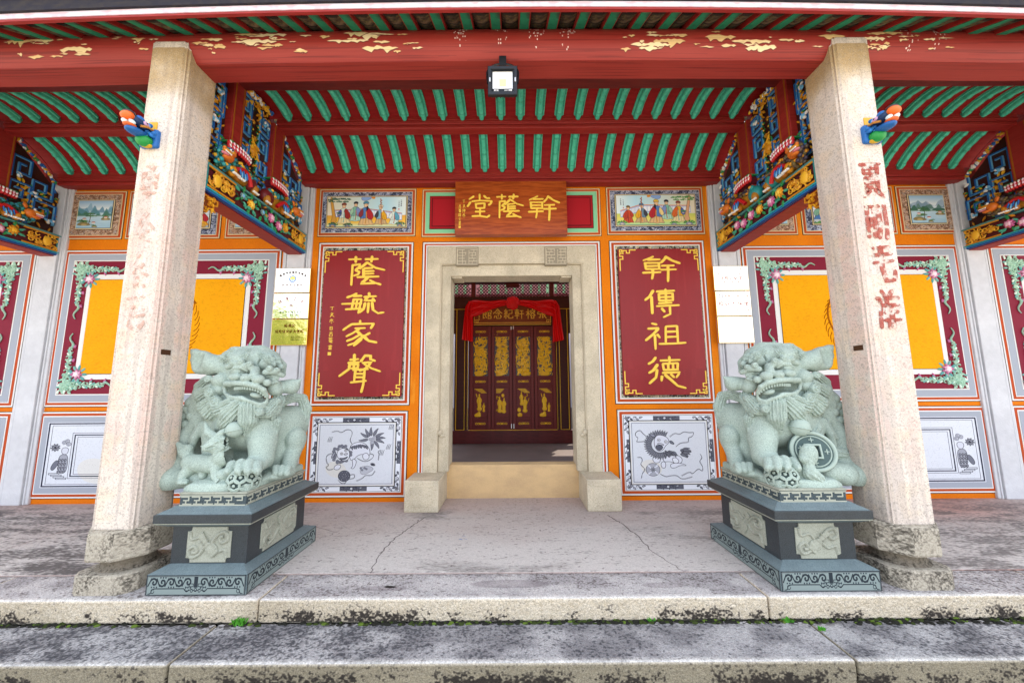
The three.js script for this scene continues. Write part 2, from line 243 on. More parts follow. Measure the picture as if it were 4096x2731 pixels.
// moss and weeds in the step joint
{
  const r = rng(77), G = [];
  for (let i = 0; i < 900; i++) {
    const x = (r() - 0.5) * 8, dens = fbm(x * 1.3, 2, 141, 3); if (r() > sm(0.35, 0.7, dens) + 0.25 + (x > 2 ? 0.5 : 0)) continue;
    const g = blob(x, -0.139, 2.088 + r() * 0.03 * (x > 2.2 ? 1.7 : 1), 0.008 + r() * 0.016, 0.004 + r() * 0.009, 0.006 + r() * 0.01, [0, 0, 0], true);
    const k = r(); G.push(paint(g, k < 0.66 ? [0.018, 0.018, 0.014] : k < 0.92 ? [0.035, 0.05, 0.012] : [0.09, 0.14, 0.02]));
  }
  tag(obj('moss', G, vcol({ roughness: 1 })), 'dark green moss growing along the joint below the upper step', 'moss').userData.kind = 'stuff';
  const tuft = (x, z, y, n, s, lab) => {
    const L = []; for (let i = 0; i < n; i++) { const a = r() * 6.28, h = s * (0.5 + r() * 0.7), w = 0.003 + r() * 0.003, ox = (r() - 0.5) * s * 1.6, oz = (r() - 0.5) * s * 0.5, bx1 = Math.cos(a) * h * 0.6, bz = Math.sin(a) * h * 0.6;
      const g = new THREE.BufferGeometry(), p = [ox - w, 0, oz, ox + w, 0, oz, ox + bx1 * 0.5 + w, h * 0.7, oz + bz * 0.5, ox - w, 0, oz, ox + bx1 * 0.5 + w, h * 0.7, oz + bz * 0.5, ox + bx1 * 0.5 - w, h * 0.7, oz + bz * 0.5, ox + bx1 * 0.5 - w, h * 0.7, oz + bz * 0.5, ox + bx1 * 0.5 + w, h * 0.7, oz + bz * 0.5, ox + bx1, h * 0.8, oz + bz];
      g.setAttribute('position', new THREE.BufferAttribute(new Float32Array(p), 3)); g.computeVertexNormals(); L.push(paint(g, [0.06, 0.24, 0.02], 0.6, r)); }
    const t = thing('weed_tuft', lab, 'weed', [x, y, z], 'weeds in the step joints'); obj('leaves', L, vcol({ roughness: 0.7 }), t).userData.kind = 'stuff';
  };
  tuft(-1.79, 2.11, -0.139, 46, 0.05, 'bright green weed tuft beside the joint of the left lion\'s edge stone');
  tuft(1.78, 2.115, -0.139, 26, 0.03, 'small green weed tuft below the upper step near the right lion');
  tuft(1.93, 2.2, -0.139, 14, 0.026, 'small green weed tuft inside the joint between two lower step stones at right');
  tuft(0.9, 2.1, -0.139, 16, 0.024, 'tiny green weed tuft at the foot of the upper step right of the middle');
}

// ------------------------------------------------------------------ lettering: characters as brush strokes
// one stroke = "x,y x,y ..." on a 100 x 100 grid, y down; widths taper like a flat brush
const GLYPH = {
  gan: '30,4 20,10 4,18|15,16 47,15|8,29 9,51|44,28 44,51|6,28 46,28|11,40 42,39|9,51 45,51|1,65 47,63|27,52 27,70 24,88|64,4 58,16 49,27|64,6 80,20 99,30|51,39 83,38|48,54 88,53|67,40 67,62 65,98',
  yin: '1,11 34,10|20,2 20,21|46,11 80,10|64,1 62,20|12,30 11,98|12,31 33,28 30,38 20,48|20,48 31,54 28,62 17,67|51,22 32,43|51,22 74,40 99,48|44,42 66,41|42,44 43,70|47,52 70,51|47,61 70,60|26,72 84,70|55,73 46,84 36,94 60,93 76,92|60,82 76,92 90,97',
  tang: '50,2 50,28|27,10 9,22|67,8 78,18 90,18|14,34 8,44 2,52|20,31 50,28 96,30|98,30 94,40 86,46|35,40 37,60|34,42 70,39|70,39 69,58|38,60 70,59|52,62 52,90|34,74 71,73|21,93 50,92 80,97 90,90',
  yu: '34,4 24,14 12,22|26,16 46,15|28,30 24,77|28,31 46,31|46,31 40,94|1,52 47,50|10,77 46,74|36,36 34,72|63,2 64,14|52,20 80,17|62,20 52,36 76,38|72,28 77,40|55,48 52,76 42,92|63,48 62,92|71,46 74,80 86,96 99,92',
  jia: '49,2 49,14|26,16 14,26 2,38|26,16 88,14|88,14 80,32|36,32 64,31|48,34 30,50 12,62|42,44 56,60 54,76 34,98|48,58 30,72 14,80|53,70 36,88 18,96|78,50 62,62|58,60 76,80 98,86',
  sheng: '26,16 46,14|36,2 36,24|22,24 48,22|28,28 46,27|46,27 45,38|26,28 24,40 2,58|28,38 46,37|36,28 36,37|62,4 56,14 52,20|62,5 76,6 74,14 86,19|56,24 78,22 64,38 50,45|60,27 78,38 99,46|34,42 70,40|40,44 38,72|62,42 60,80 56,99|42,52 58,52|42,61 58,61|30,74 66,70',
  chuan: '26,4 14,26 1,38|20,26 20,86|36,8 88,5|42,16 42,40|82,14 82,40|42,16 82,14|42,28 82,27|42,40 82,39|62,0 62,50|40,50 78,48|34,60 99,57|72,60 72,88 52,99|48,68 56,80',
  zu: '18,2 30,6|8,22 34,20|34,22 18,46 1,66|24,46 24,99|30,44 36,56|52,16 50,76|52,14 80,12|80,12 80,76|54,34 78,33|54,54 78,53|34,80 70,79 99,76',
  de: '24,4 16,16 4,24|28,26 16,44 4,52|26,42 22,66 4,84|36,14 88,12|60,2 60,20|42,24 44,44|42,24 82,22|82,22 80,42|44,43 82,42|56,24 56,42|69,24 69,42|40,52 86,50|38,62 36,76|46,58 60,72 78,92 99,99|62,56 70,66|84,54 76,66',
  zhang: '5,10 35,10|35,10 33,30|10,32 35,30|10,32 8,52|8,52 38,50|38,50 32,92 20,84|55,5 54,54|55,8 88,6|56,22 84,20|56,36 84,34|42,54 98,50|58,54 56,92 72,82|66,54 98,94|88,62 76,72',
  rong: '2,30 40,28|22,4 22,98|20,34 4,66|24,36 38,56|68,2 70,12|46,18 44,30|46,18 96,16|96,16 90,30|60,26 48,42|78,26 92,40|70,36 44,68|70,38 98,66|56,68 56,96|56,68 84,67|84,67 83,96|56,94 84,93',
  xuan: '4,14 46,12|10,26 10,56|42,26 42,56|10,27 42,26|10,41 42,40|10,56 42,55|2,70 48,68|26,2 26,98|58,20 92,18|52,50 98,48|76,20 74,98',
  ji: '26,4 8,26 26,28|38,16 6,52 40,48|24,52 24,96|12,64 6,86|36,62 42,80|54,14 90,12|90,12 88,46|56,48 90,46|56,48 54,90|54,92 96,90|96,90 98,74',
  nian: '50,2 28,28 4,46|50,2 74,28 98,44|50,22 56,32|28,44 74,42|74,42 54,58|22,66 14,88|34,66 42,94 80,92 86,76|54,64 60,76|78,62 92,78',
  guan: '24,2 2,26|24,2 46,22|24,20 24,30|10,34 40,33|40,33 40,58|10,46 40,45|10,58 40,57|10,34 10,94 30,84|30,64 46,88|74,2 74,12|54,16 52,30|54,16 98,14|98,14 94,28|62,34 62,98|62,36 90,35|90,35 90,56|62,56 90,55|62,70 92,69|92,69 92,94|62,94 92,93',
  ding: '10,20 80,12|50,18 50,80 34,70', hai: '46,2 54,16|20,24 84,22|60,26 30,50 62,46|70,34 24,74|44,60 20,96|60,60 92,88', zhong: '24,4 6,36|18,28 18,96|44,24 44,58|44,26 90,22|90,22 86,56|44,56 88,54|66,4 66,98', dong: '44,2 14,40|40,18 78,16|76,18 10,62|38,30 92,62|46,66 60,74|40,84 60,94', ri: '28,10 28,90|28,12 72,10|72,10 72,90|28,48 72,48|28,88 72,88', lv: '34,6 34,34|34,8 70,6|70,6 68,34|34,34 70,33|50,34 46,48|24,50 24,94|24,52 80,50|80,50 78,94|24,92 80,90', an: '8,14 92,12|34,4 34,26|66,4 66,26|50,24 18,56|22,38 84,36|52,38 94,58|30,58 30,84|30,60 74,58|74,58 74,84|30,72 74,71|30,84 74,83|52,50 54,92 90,88', shu: '24,10 74,8|74,8 72,24|10,26 90,24|24,42 76,40|48,2 48,62|20,58 84,56|28,70 28,98|28,72 72,70|72,70 72,98|28,84 72,84|28,96 72,96', ju: '24,10 80,8|80,8 78,26|24,28 78,26|24,10 8,92|32,46 86,44|56,30 56,66|34,66 34,94|34,68 80,66|80,66 80,94|34,92 80,90', shi: '8,34 92,32|50,4 50,84|20,88 80,86',
};
function strokes(key) { return GLYPH[key].split('|').map((s) => s.split(' ').map((p) => p.split(',').map(Number))); }
// raised strokes of one character, in the xy plane, fitted into w x h with its lower left corner at (x, y)
function glyphGeo(key, x, y, w, h, lw, depth, seed = 1) {
  const r = rng(seed * 31 + key.length), G = [];
  for (const st of strokes(key)) {
    const pts = st.map((p) => [x + p[0] / 100 * w, y + h - p[1] / 100 * h]), fine = [];
    for (let i = 0; i < pts.length - 1; i++) { const n = 3; for (let k = 0; k < n; k++) fine.push([mix(pts[i][0], pts[i + 1][0], k / n), mix(pts[i][1], pts[i + 1][1], k / n)]); } fine.push(pts.at(-1));
    const n = fine.length, Lp = [], Rp = [], a0 = 0.85 + r() * 0.3, a1 = 0.75 + r() * 0.3;
    for (let i = 0; i < n; i++) {
      const a = fine[Math.max(0, i - 1)], b = fine[Math.min(n - 1, i + 1)], l = Math.hypot(b[0] - a[0], b[1] - a[1]) || 1, nx = -(b[1] - a[1]) / l, ny = (b[0] - a[0]) / l, t = i / (n - 1);
      const hz = Math.abs(b[0] - a[0]) / l, k = lw / 2 * (hz > 0.8 ? 0.82 : 1.0) * mix(a0, a1, t) * (1 - 0.18 * Math.sin(t * Math.PI)) * (i === 0 || i === n - 1 ? 0.8 : 1);
      Lp.push([fine[i][0] + nx * k, fine[i][1] + ny * k]); Rp.push([fine[i][0] - nx * k, fine[i][1] - ny * k]);
    }
    const e0 = fine[0], e1 = fine[n - 1], u = (p, q, k) => { const l = Math.hypot(p[0] - q[0], p[1] - q[1]) || 1; return [p[0] + (p[0] - q[0]) / l * k, p[1] + (p[1] - q[1]) / l * k]; };
    const g = prism([...Lp, u(e1, fine[n - 2], lw * 0.3), ...Rp.reverse(), u(e0, fine[1], lw * 0.3)], depth, Math.min(0.003, lw * 0.12));
    g.translate(0, 0, (G.length % 5) * 0.0003); G.push(g);
  }
  return uvBox(merge(G));
}
function inkGlyph(c, key, x, y, s, lw, color) { c.strokeStyle = color; c.lineWidth = lw; c.lineCap = 'round'; c.lineJoin = 'round'; for (const st of strokes(key)) { c.beginPath(); st.forEach((p, i) => (i ? c.lineTo : c.moveTo).call(c, x + p[0] / 100 * s, y + p[1] / 100 * s)); c.stroke(); } }
// small print: characters on a 10 x 10 grid, each stroke a run of digit pairs
const MINI = {
  梅: '0343 2029 2407 2446 6041 5090 5359 5353 5383 8388 4696 5888', 州: '1213 2127 2709 4245 5159 7274 8089', 市: '5052 1282 2427 2484 8487 5359', 华: '2024 1227 6064 9145 6499 0696 5459', 侨: '2003 1229 4090 6235 4393 6448 6499 5659 7579', 历: '1090 1009 3383 8388 8868 5339', 史: '2182 2125 8185 2585 5055 5519 3699', 学: '2032 5053 8062 1314 1393 9394 3575 7556 5659 1797', 会: '5014 5094 3464 2686 5637 3787 7688', 研: '0141 2105 1515 1418 1444 4448 1848 5191 4595 6149 8189', 交: '5052 1393 3436 7496 6429 4699', 流: '1021 0314 1909 3292 6061 5275 7646 5659 4647 7679', 基: '1191 3035 7075 3373 3272 0595 5654 3767 1999', 地: '1414 2027 0333 0836 5059 5090 4395 9598 6262 5888', 胞: '1018 1048 4048 1343 6041 5292 9296 4565 5459 5999', 之: '5052 2383 8329 2999', 家: '5051 1213 1292 9293 3474 5417 5559 4516 5619 8699', 国: '1181 1189 8181 8189 1989 3373 5356 3676 3878', 二: '2373 1888', 〇: '5119 1151 5191 9159', 年: '3013 2282 2464 2426 0696 5259', 八: '4119 6199', 月: '2127 2109 2181 8189 2484 2686', 县: '3080 3036 8086 3282 3484 0696 5628 2888 7499', 区: '1191 1119 1999 3377 7337', 史2: '', 教: '0242 2206 2026 0646 4519 6042 6292 8239 6499', 育: '5051 1292 6225 2585 2529 2585 8589 2787', 张: '0131 3133 0333 0336 3666 3639 6069 4595 9053 6599', 榕: '0242 2029 2405 2435 6061 4142 4192 9192 5334 7394 6437 6497 5758 5787 8789 5989', 轩: '0141 2105 0545 2539 0747 5191 4595 7179', 故: '0343 2028 0545 0549 4549 0949 6042 6292 8249 6499', 居: '1181 8183 1383 1109 3585 5257 3789 3739 3979', 不: '1191 6016 5359 6496', 可: '1191 8189 8979 2336 2353 5356 2656', 移: '3010 0343 2029 2406 6044 6282 8229 6547 6585 8549', 动: '0141 0444 2407 0747 5292 9289 8979 6249', 文: '5052 1292 3299 8219', 物: '1003 0242 2029 0646 6043 5292 9289 8969 6249 7259', 大: '1393 5053 5319 5499', 屋: '1181 8183 1383 1109 3474 5437 3787 5559 3777 2999', 人: '5019 5399', 民: '1181 1119 8184 1484 1939 5499', 政: '0141 2108 2545 0408 0848 6042 6292 8249 6499', 府: '5051 1191 1109 4024 3459 4494 7378 5666', 十: '1494 5059', 四: '1191 1119 9199 1999 4146 6166', 名: '5022 3272 7219 4548 4585 8589 4989', 闽: '1122 1219 2181 8189 3363 3336 6366 4448 2868', 信: '2004 1229 5061 4292 4484 4686 4888 4849 8889',
};
function miniText(c, txt, x, y, s, gap, lw, color, arc = 0) {
  c.strokeStyle = color; c.lineWidth = lw * 1.25; c.lineCap = 'round'; const ch = [...txt], n = ch.length;
  ch.forEach((k, i) => {
    const cx = x + (i - (n - 1) / 2) * (s + gap), t = n > 1 ? (i / (n - 1) - 0.5) * 2 : 0; c.save(); c.translate(cx, y + arc * t * t); c.rotate(arc ? t * 0.35 : 0);
    const d = MINI[k]; if (d === undefined) { c.fillStyle = color; c.font = `${s}px serif`; c.fillText(k, -s / 4, s * 0.35); } else for (const st of d.split(' ')) { c.beginPath(); for (let q = 0; q + 1 < st.length; q += 2) (q ? c.lineTo : c.moveTo).call(c, (+st[q] / 9 - 0.5) * s, (+st[q + 1] / 9 - 0.5) * s); c.stroke(); } c.restore();
  });
}

// ------------------------------------------------------------------ painted pictures on the wall
function smoothPath(c, pts, close) {
  c.beginPath(); const n = pts.length; if (close) { c.moveTo((pts[n - 1][0] + pts[0][0]) / 2, (pts[n - 1][1] + pts[0][1]) / 2); for (let i = 0; i < n; i++) { const q = pts[(i + 1) % n]; c.quadraticCurveTo(pts[i][0], pts[i][1], (pts[i][0] + q[0]) / 2, (pts[i][1] + q[1]) / 2); } c.closePath(); return; }
  c.moveTo(...pts[0]); for (let i = 1; i < n - 1; i++) c.quadraticCurveTo(pts[i][0], pts[i][1], (pts[i][0] + pts[i + 1][0]) / 2, (pts[i][1] + pts[i + 1][1]) / 2); c.lineTo(...pts[n - 1]);
}
function shape(c, pts, fill, line = '#2a2026', lw = 1) { smoothPath(c, pts, true); if (fill) { c.fillStyle = fill; c.fill(); } if (line) { c.strokeStyle = line; c.lineWidth = lw; c.stroke(); } }
function scrollFill(c, x, y, w, h, bg, inks, seed, cell = 9) {   // a band crowded with leafy scrolls
  const r = rng(seed); c.save(); c.beginPath(); c.rect(x, y, w, h); c.clip(); c.fillStyle = bg; c.fillRect(x, y, w, h);
  const n = Math.round(w * h / (cell * cell) * 1.5);
  for (let i = 0; i < n; i++) {
    const cx = x + r() * w, cy = y + r() * h, R = cell * (0.3 + r() * 0.7), a = r() * 6.28, s = r() < 0.5 ? 1 : -1; c.strokeStyle = inks[Math.floor(r() * inks.length)]; c.lineWidth = cell * (0.12 + r() * 0.16); c.lineCap = 'round';
    c.beginPath(); for (let k = 0; k <= 8; k++) { const t = k / 8, q = R * (1 - t * 0.8), b = a + s * t * 5; (k ? c.lineTo : c.moveTo).call(c, cx + Math.cos(b) * q, cy + Math.sin(b) * q); } c.stroke();
    if (r() < 0.35) { c.fillStyle = c.strokeStyle; c.beginPath(); c.ellipse(cx + R, cy, cell * 0.34, cell * 0.15, a, 0, 7); c.fill(); }
  } c.restore();
}
function frameScroll(w, h, b, bg, inks, seed, cell) { return ctex(w, h, (c) => { scrollFill(c, 0, 0, w, h, bg, inks, seed, cell); c.strokeStyle = inks[0]; c.lineWidth = 2; c.strokeRect(1, 1, w - 2, h - 2); }); }
function figure(c, x, y, h, o) {   // a robed court figure standing with its hem at (x, y)
  const k = h / 100, X = (a) => x + a * 1.45 * k * (o.face ?? 1), Y = (b) => y - b * k, P = (l) => l.map((p) => [X(p[0]), Y(p[1])]), lw = Math.max(0.8, k * 1.1);
  shape(c, P([[-22, 0], [-18, 8], [-12, 40], [-10, 66], [8, 68], [14, 40], [20, 10], [28, 0], [10, 3], [0, -2], [-10, 3]]), o.skirt, '#3a2a2a', lw);
  shape(c, P([[-16, 26], [-14, 60], [-8, 74], [8, 75], [15, 58], [14, 24], [6, 30], [-6, 28]]), o.robe, '#3a2a2a', lw);
  shape(c, P([[2, 72], [10, 70], [24, 42], [18, 20], [6, 26], [0, 46]]), o.sleeve, '#2a2024', lw); shape(c, P([[-8, 72], [-16, 60], [-22, 40], [-14, 30], [-6, 44]]), o.sleeve2 ?? o.sleeve, '#2a2024', lw);
  c.strokeStyle = o.sash ?? '#d9c48a'; c.lineWidth = k * 4; c.beginPath(); c.moveTo(X(1), Y(56)); c.quadraticCurveTo(X(4), Y(30), X(-1), Y(6)); c.stroke();
  c.strokeStyle = 'rgba(50,30,40,.7)'; c.lineWidth = lw * 0.8; for (let i = 0; i < 5; i++) { c.beginPath(); c.moveTo(X(-10 + i * 5), Y(46)); c.quadraticCurveTo(X(-14 + i * 7), Y(26), X(-16 + i * 9), Y(4)); c.stroke(); }
  shape(c, P([[-5, 76], [-6, 88], [0, 94], [6, 88], [6, 79], [2, 74]]), '#e6bd92', '#5a3a2a', lw);
  if (o.hat) shape(c, P([[-8, 87], [-7, 98], [2, 102], [8, 96], [8, 88], [0, 91]]), o.hat, '#20202a', lw);
  if (o.beard) shape(c, P([[1, 80], [7, 80], [7, 66], [3, 58], [1, 68]]), o.beard, null);
  c.fillStyle = '#2a1a1a'; c.fillRect(X(1), Y(86), k * 1.6, k * 1.4); c.fillRect(X(4), Y(86), k * 1.2, k * 1.4);
}
function bush(c, x, y, s, g, r) { for (let i = 0; i < 60; i++) { const a = r() * 6.28, q = Math.sqrt(r()) * s; c.fillStyle = g[Math.floor(r() * g.length)]; c.beginPath(); c.ellipse(x + Math.cos(a) * q * 1.5, y - Math.abs(Math.sin(a)) * q * 0.7, s * 0.16, s * 0.1, a, 0, 7); c.fill(); } }
function rock(c, x, y, s, cols) { shape(c, [[x - s, y], [x - s * 0.8, y - s * 0.5], [x - s * 0.2, y - s * 0.75], [x + s * 0.4, y - s * 0.55], [x + s, y]], cols[0], '#3a3a40', 1); shape(c, [[x - s * 0.5, y], [x - s * 0.3, y - s * 0.4], [x + s * 0.2, y - s * 0.3], [x + s * 0.4, y]], cols[1], null); }
function sagesTex(right) {
  return ctex(640, 248, (c, w, h) => {
    const r = rng(right ? 92 : 91), m = (u) => (right ? 1 - u : u) * w, Y = (v) => v * h, f = right ? -1 : 1;
    let g = c.createLinearGradient(0, 0, w, 0); g.addColorStop(right ? 1 : 0, '#eadcc0'); g.addColorStop(right ? 0.25 : 0.75, '#b4dcea'); g.addColorStop(right ? 0 : 1, '#e4ecea'); c.fillStyle = g; c.fillRect(0, 0, w, h);
    g = c.createLinearGradient(0, Y(0.6), 0, h); if (right) { g.addColorStop(0, '#c2cc62'); g.addColorStop(0.5, '#e4d668'); g.addColorStop(1, '#a9d7a0'); } else { g.addColorStop(0, '#e2a23a'); g.addColorStop(0.6, '#f0bc42'); g.addColorStop(1, '#c8dcc0'); } c.fillStyle = g; c.fillRect(0, Y(0.62), w, h);
    for (const [a, b, va, vb] of right ? [[0.06, 0.7, 0.36, 0.33], [0.7, 0.95, 0.33, 0.52]] : [[0.08, 0.5, 0.45, 0.4], [0.5, 0.95, 0.4, 0.56]]) {
      const H = 0.22; c.fillStyle = '#e8e6ea'; c.beginPath(); c.moveTo(m(a), Y(va)); c.lineTo(m(b), Y(vb)); c.lineTo(m(b), Y(vb + H)); c.lineTo(m(a), Y(va + H)); c.fill();
      c.strokeStyle = '#7f9bd0'; c.lineWidth = 3; for (let i = 0; i <= 14; i++) { const t = i / 14; c.beginPath(); c.moveTo(m(mix(a, b, t)), Y(mix(va, vb, t))); c.lineTo(m(mix(a, b, t)), Y(mix(va, vb, t) + H)); c.stroke(); }
      for (const [o, col, lw] of [[0, right ? '#d77a2c' : '#b86a50', 6], [0.03, '#6f8fd0', 4], [H, '#6f8fd0', 5]]) { c.strokeStyle = col; c.lineWidth = lw; c.beginPath(); c.moveTo(m(a), Y(va + o)); c.lineTo(m(b), Y(vb + o)); c.stroke(); }
    }
    const greens = right ? ['#2e7a3a', '#4f9a3c', '#1f5a34', '#7ab04a'] : ['#1f4a3a', '#2f6a4a', '#3f7a50', '#163a34'];
    const tx = right ? 0.09 : 0.07; shape(c, [[m(tx - 0.045), Y(0.02)], [m(tx - 0.02), Y(0.4)], [m(tx), Y(0.7)], [m(tx - 0.03), Y(0.88)], [m(tx + 0.06), Y(0.88)], [m(tx + 0.035), Y(0.6)], [m(tx), Y(0.2)], [m(tx - 0.01), Y(0.0)]], right ? '#d9a27a' : '#d49a3e', '#3a2a1a', 2);
    for (let i = 0; i < 9; i++) bush(c, m(0.02 + i * 0.03), Y(0.12 + 0.06 * Math.sin(i * 2)), 18, greens, r);
    const F = (u, v, hh, o) => figure(c, m(u), Y(v), hh * h, { face: f, ...o });
    F(0.36, 0.82, 0.66, { robe: '#7ab49c', skirt: '#a8d0bc', sleeve: '#7d8fc4', sleeve2: '#9fc7a8', hat: '#1e1e2a', sash: '#b86a50' });
    F(0.21, 0.9, 0.7, { robe: right ? '#e2b23a' : '#d8e2d8', skirt: '#e2cf9a', sleeve: right ? '#d7662a' : '#9a2a22', sleeve2: '#4a5aa8', hat: '#8a3a2a', sash: '#8ac0b0' });
    F(0.49, 0.95, 0.8, { robe: '#4f7ab8', skirt: '#d8b07a', sleeve: '#b2202a', sleeve2: right ? '#e9cf8a' : '#8a3038', hat: right ? '#d9b23a' : '#4a86a0', beard: '#1a1620', sash: '#d2983a' });
    F(0.68, 0.93, 0.66, { robe: right ? '#6a8aa0' : '#7ab0c8', skirt: '#c8a878', sleeve: '#e0a41e', sleeve2: '#3a3a44', hat: right ? '#4a7aa0' : '#e8d0b0', beard: '#f0f0ee', sash: '#e2903a' });
    F(0.85, 0.93, 0.58, right ? { robe: '#cc4a24', skirt: '#c64a28', sleeve: '#b83a20', hat: '#7a5a2a', sash: '#8a2a1a' } : { robe: '#d6e2da', skirt: '#cfe0d6', sleeve: '#5aa0b8', sleeve2: '#e2e6e0', hat: '#20202c', sash: '#b0502e' });
    c.strokeStyle = '#8a4a2e'; c.lineWidth = 5; c.beginPath(); c.moveTo(m(0.7), Y(0.95)); c.lineTo(m(0.675), Y(0.1)); c.stroke(); for (let i = 0; i < 5; i++) { c.fillStyle = '#a0543a'; c.beginPath(); c.arc(m(0.675 + (i % 2) * 0.012), Y(0.08 + i * 0.045), 5, 0, 7); c.fill(); }
    shape(c, [[m(0.42), Y(0.02)], [m(0.47), Y(-0.03)], [m(0.58), Y(0)], [m(0.52), Y(0.12)], [m(0.44), Y(0.14)]], '#86a6d6', '#6a4a5a', 2); shape(c, [[m(0.55), Y(0)], [m(0.61), Y(0)], [m(0.6), Y(0.08)], [m(0.56), Y(0.06)]], '#d78a2c', null);
    for (const [u, v, s] of [[0.08, 1.0, 34], [0.27, 1.02, 30], [0.93, 0.99, 30], [0.15, 0.62, 18]]) { bush(c, m(u), Y(v - 0.06), s * 0.9, greens, r); rock(c, m(u), Y(v), s, right ? ['#8f95a8', '#d6c4b4'] : ['#6a7a90', '#c89a5a']); }
    for (const [k, i] of [['shi', 0], ['zhong', 1], ['shu', 2], ['ju', 3]]) { inkGlyph(c, k, m(0.94) - 7, Y(0.1) + i * 15, 12, 1.4, '#3a4452'); inkGlyph(c, k, m(0.91) - 5, Y(0.14) + i * 14, 10, 1.2, '#3a4452'); }
    c.fillStyle = 'rgba(190,60,60,.6)'; c.fillRect(m(0.91) - 5, Y(0.4), 10, 11); c.strokeStyle = '#4a4a4a'; c.lineWidth = 2; c.strokeRect(0, 0, w, h);
  });
}
function landTex(seed, greyish) {
  return ctex(256, 288, (c, w, h) => {
    const r = rng(seed); let g = c.createLinearGradient(0, 0, 0, h); g.addColorStop(0, '#8fb4d0'); g.addColorStop(0.3, '#dfe6e6'); g.addColorStop(0.62, '#b8d0dc'); g.addColorStop(1, '#9cc0d2'); c.fillStyle = g; c.fillRect(0, 0, w, h);
    const cols = greyish ? ['#9fb2c2', '#7f98a8', '#5f8078', '#3f6a58'] : ['#90b2c4', '#6f98ae', '#5a8a94', '#4a7a6a'];
    for (let l = 0; l < 4; l++) { const base = h * (0.4 + l * 0.06); c.fillStyle = cols[l]; c.beginPath(); c.moveTo(0, base); for (let i = 0; i <= 24; i++) { const q = vnoise(i * 0.35 + l * 9, l, seed, 0), p = Math.pow(q, 1.5) * h * (0.34 - l * 0.03); c.lineTo(w * i / 24, base - p); } c.lineTo(w, base); c.fill(); c.fillStyle = 'rgba(225,232,234,.45)'; c.fillRect(0, base - 8, w, 10); }
    for (let i = 0; i < 22; i++) { c.strokeStyle = 'rgba(255,255,255,.35)'; c.lineWidth = 2; const y = h * (0.62 + r() * 0.36), x = r() * w; c.beginPath(); c.moveTo(x, y); c.lineTo(x + 20 + r() * 50, y); c.stroke(); }
    for (const [u, v, s] of [[0.24, 0.92, 60], [0.86, 0.72, 44], [0.55, 0.98, 26]]) { rock(c, u * w, v * h, s, ['#8a7a4e', '#b8a068']); for (let i = 0; i < 4; i++) bush(c, u * w + (r() - 0.5) * s * 1.3, v * h - s * (0.5 + r() * 0.5), s * 0.35, ['#2f5a3a', '#4f7a3a', '#6f9a4a', '#23442c'], r); }
    for (const [u, v] of [[0.22, 0.66], [0.5, 0.8], [0.84, 0.6]]) { const x = u * w, y = v * h; c.fillStyle = '#e8dccc'; c.fillRect(x - 12, y, 24, 14); c.fillStyle = '#b4543a'; c.beginPath(); c.moveTo(x - 18, y + 2); c.lineTo(x - 8, y - 8); c.lineTo(x + 8, y - 8); c.lineTo(x + 18, y + 2); c.fill(); }
    c.strokeStyle = '#4a3a2a'; c.lineWidth = 5; c.beginPath(); c.moveTo(w * 0.36, h * 0.85); c.quadraticCurveTo(w * 0.42, h * 0.6, w * 0.36, h * 0.44); c.stroke(); for (let i = 0; i < 4; i++) bush(c, w * (0.3 + i * 0.05), h * (0.5 + (i % 2) * 0.08), 20, ['#2a5034', '#3f6a3a', '#5a8a4a'], r);
  });
}
function figuresTex(seed) { return ctex(512, 248, (c, w, h) => { const r = rng(seed); let g = c.createLinearGradient(0, 0, 0, h); g.addColorStop(0, '#e9dfca'); g.addColorStop(0.55, '#dde4e6'); g.addColorStop(1, '#a9b4b8'); c.fillStyle = g; c.fillRect(0, 0, w, h); c.strokeStyle = '#8a9ac8'; c.lineWidth = 4; for (const v of [0.3, 0.42, 0.5]) { c.beginPath(); c.moveTo(0, h * v); c.lineTo(w, h * (v + 0.03)); c.stroke(); } const S = ['#d2622e', '#d99a2e', '#4a78b0', '#b02e38', '#7aa890', '#c8b080']; for (let i = 0; i < 6; i++) figure(c, w * (0.1 + i * 0.16), h * (0.86 + (i % 2) * 0.08), h * 0.62, { robe: S[i], skirt: S[(i + 2) % 6], sleeve: S[(i + 4) % 6], hat: i % 2 ? '#24242e' : '#c08a3a', face: i % 2 ? 1 : -1 }); bush(c, 40, h, 30, ['#2f6a3a', '#6a9a4a'], r); rock(c, w - 60, h, 60, ['#c89a4a', '#8a7a3a']); }); }
const ribbonsInk = (c, list, lw = 1.6) => { for (const pts of list) for (const o of [-3, 3]) { smoothPath(c, pts.map((p, i) => [p[0] + o * Math.sin(i * 1.7 + 1), p[1] + o]), false); c.strokeStyle = '#1c1c26'; c.lineWidth = lw * 1.6; c.stroke(); } };
function inkGround(c, w, h, seed) { c.fillStyle = '#d2d5dc'; c.fillRect(0, 0, w, h); const r = rng(seed); for (let i = 0; i < 9000; i++) { c.fillStyle = `rgba(${r() < 0.5 ? '90,94,110' : '240,242,250'},${0.15 + r() * 0.35})`; c.fillRect(r() * w, r() * h, 1 + r() * 1.6, 1 + r() * 1.2); } c.fillStyle = 'rgba(222,206,160,.22)'; c.beginPath(); c.ellipse(w * 0.25, h * 0.75, 90, 70, 0.4, 0, 7); c.fill(); }
function curls(c, pts, s, fill) { for (const p of pts) { c.fillStyle = fill; c.beginPath(); c.arc(p[0], p[1], s, 0, 7); c.fill(); c.strokeStyle = '#22222c'; c.lineWidth = 1.4; c.stroke(); c.beginPath(); c.arc(p[0], p[1], s * 0.45, 0.5, 5.6); c.stroke(); } }
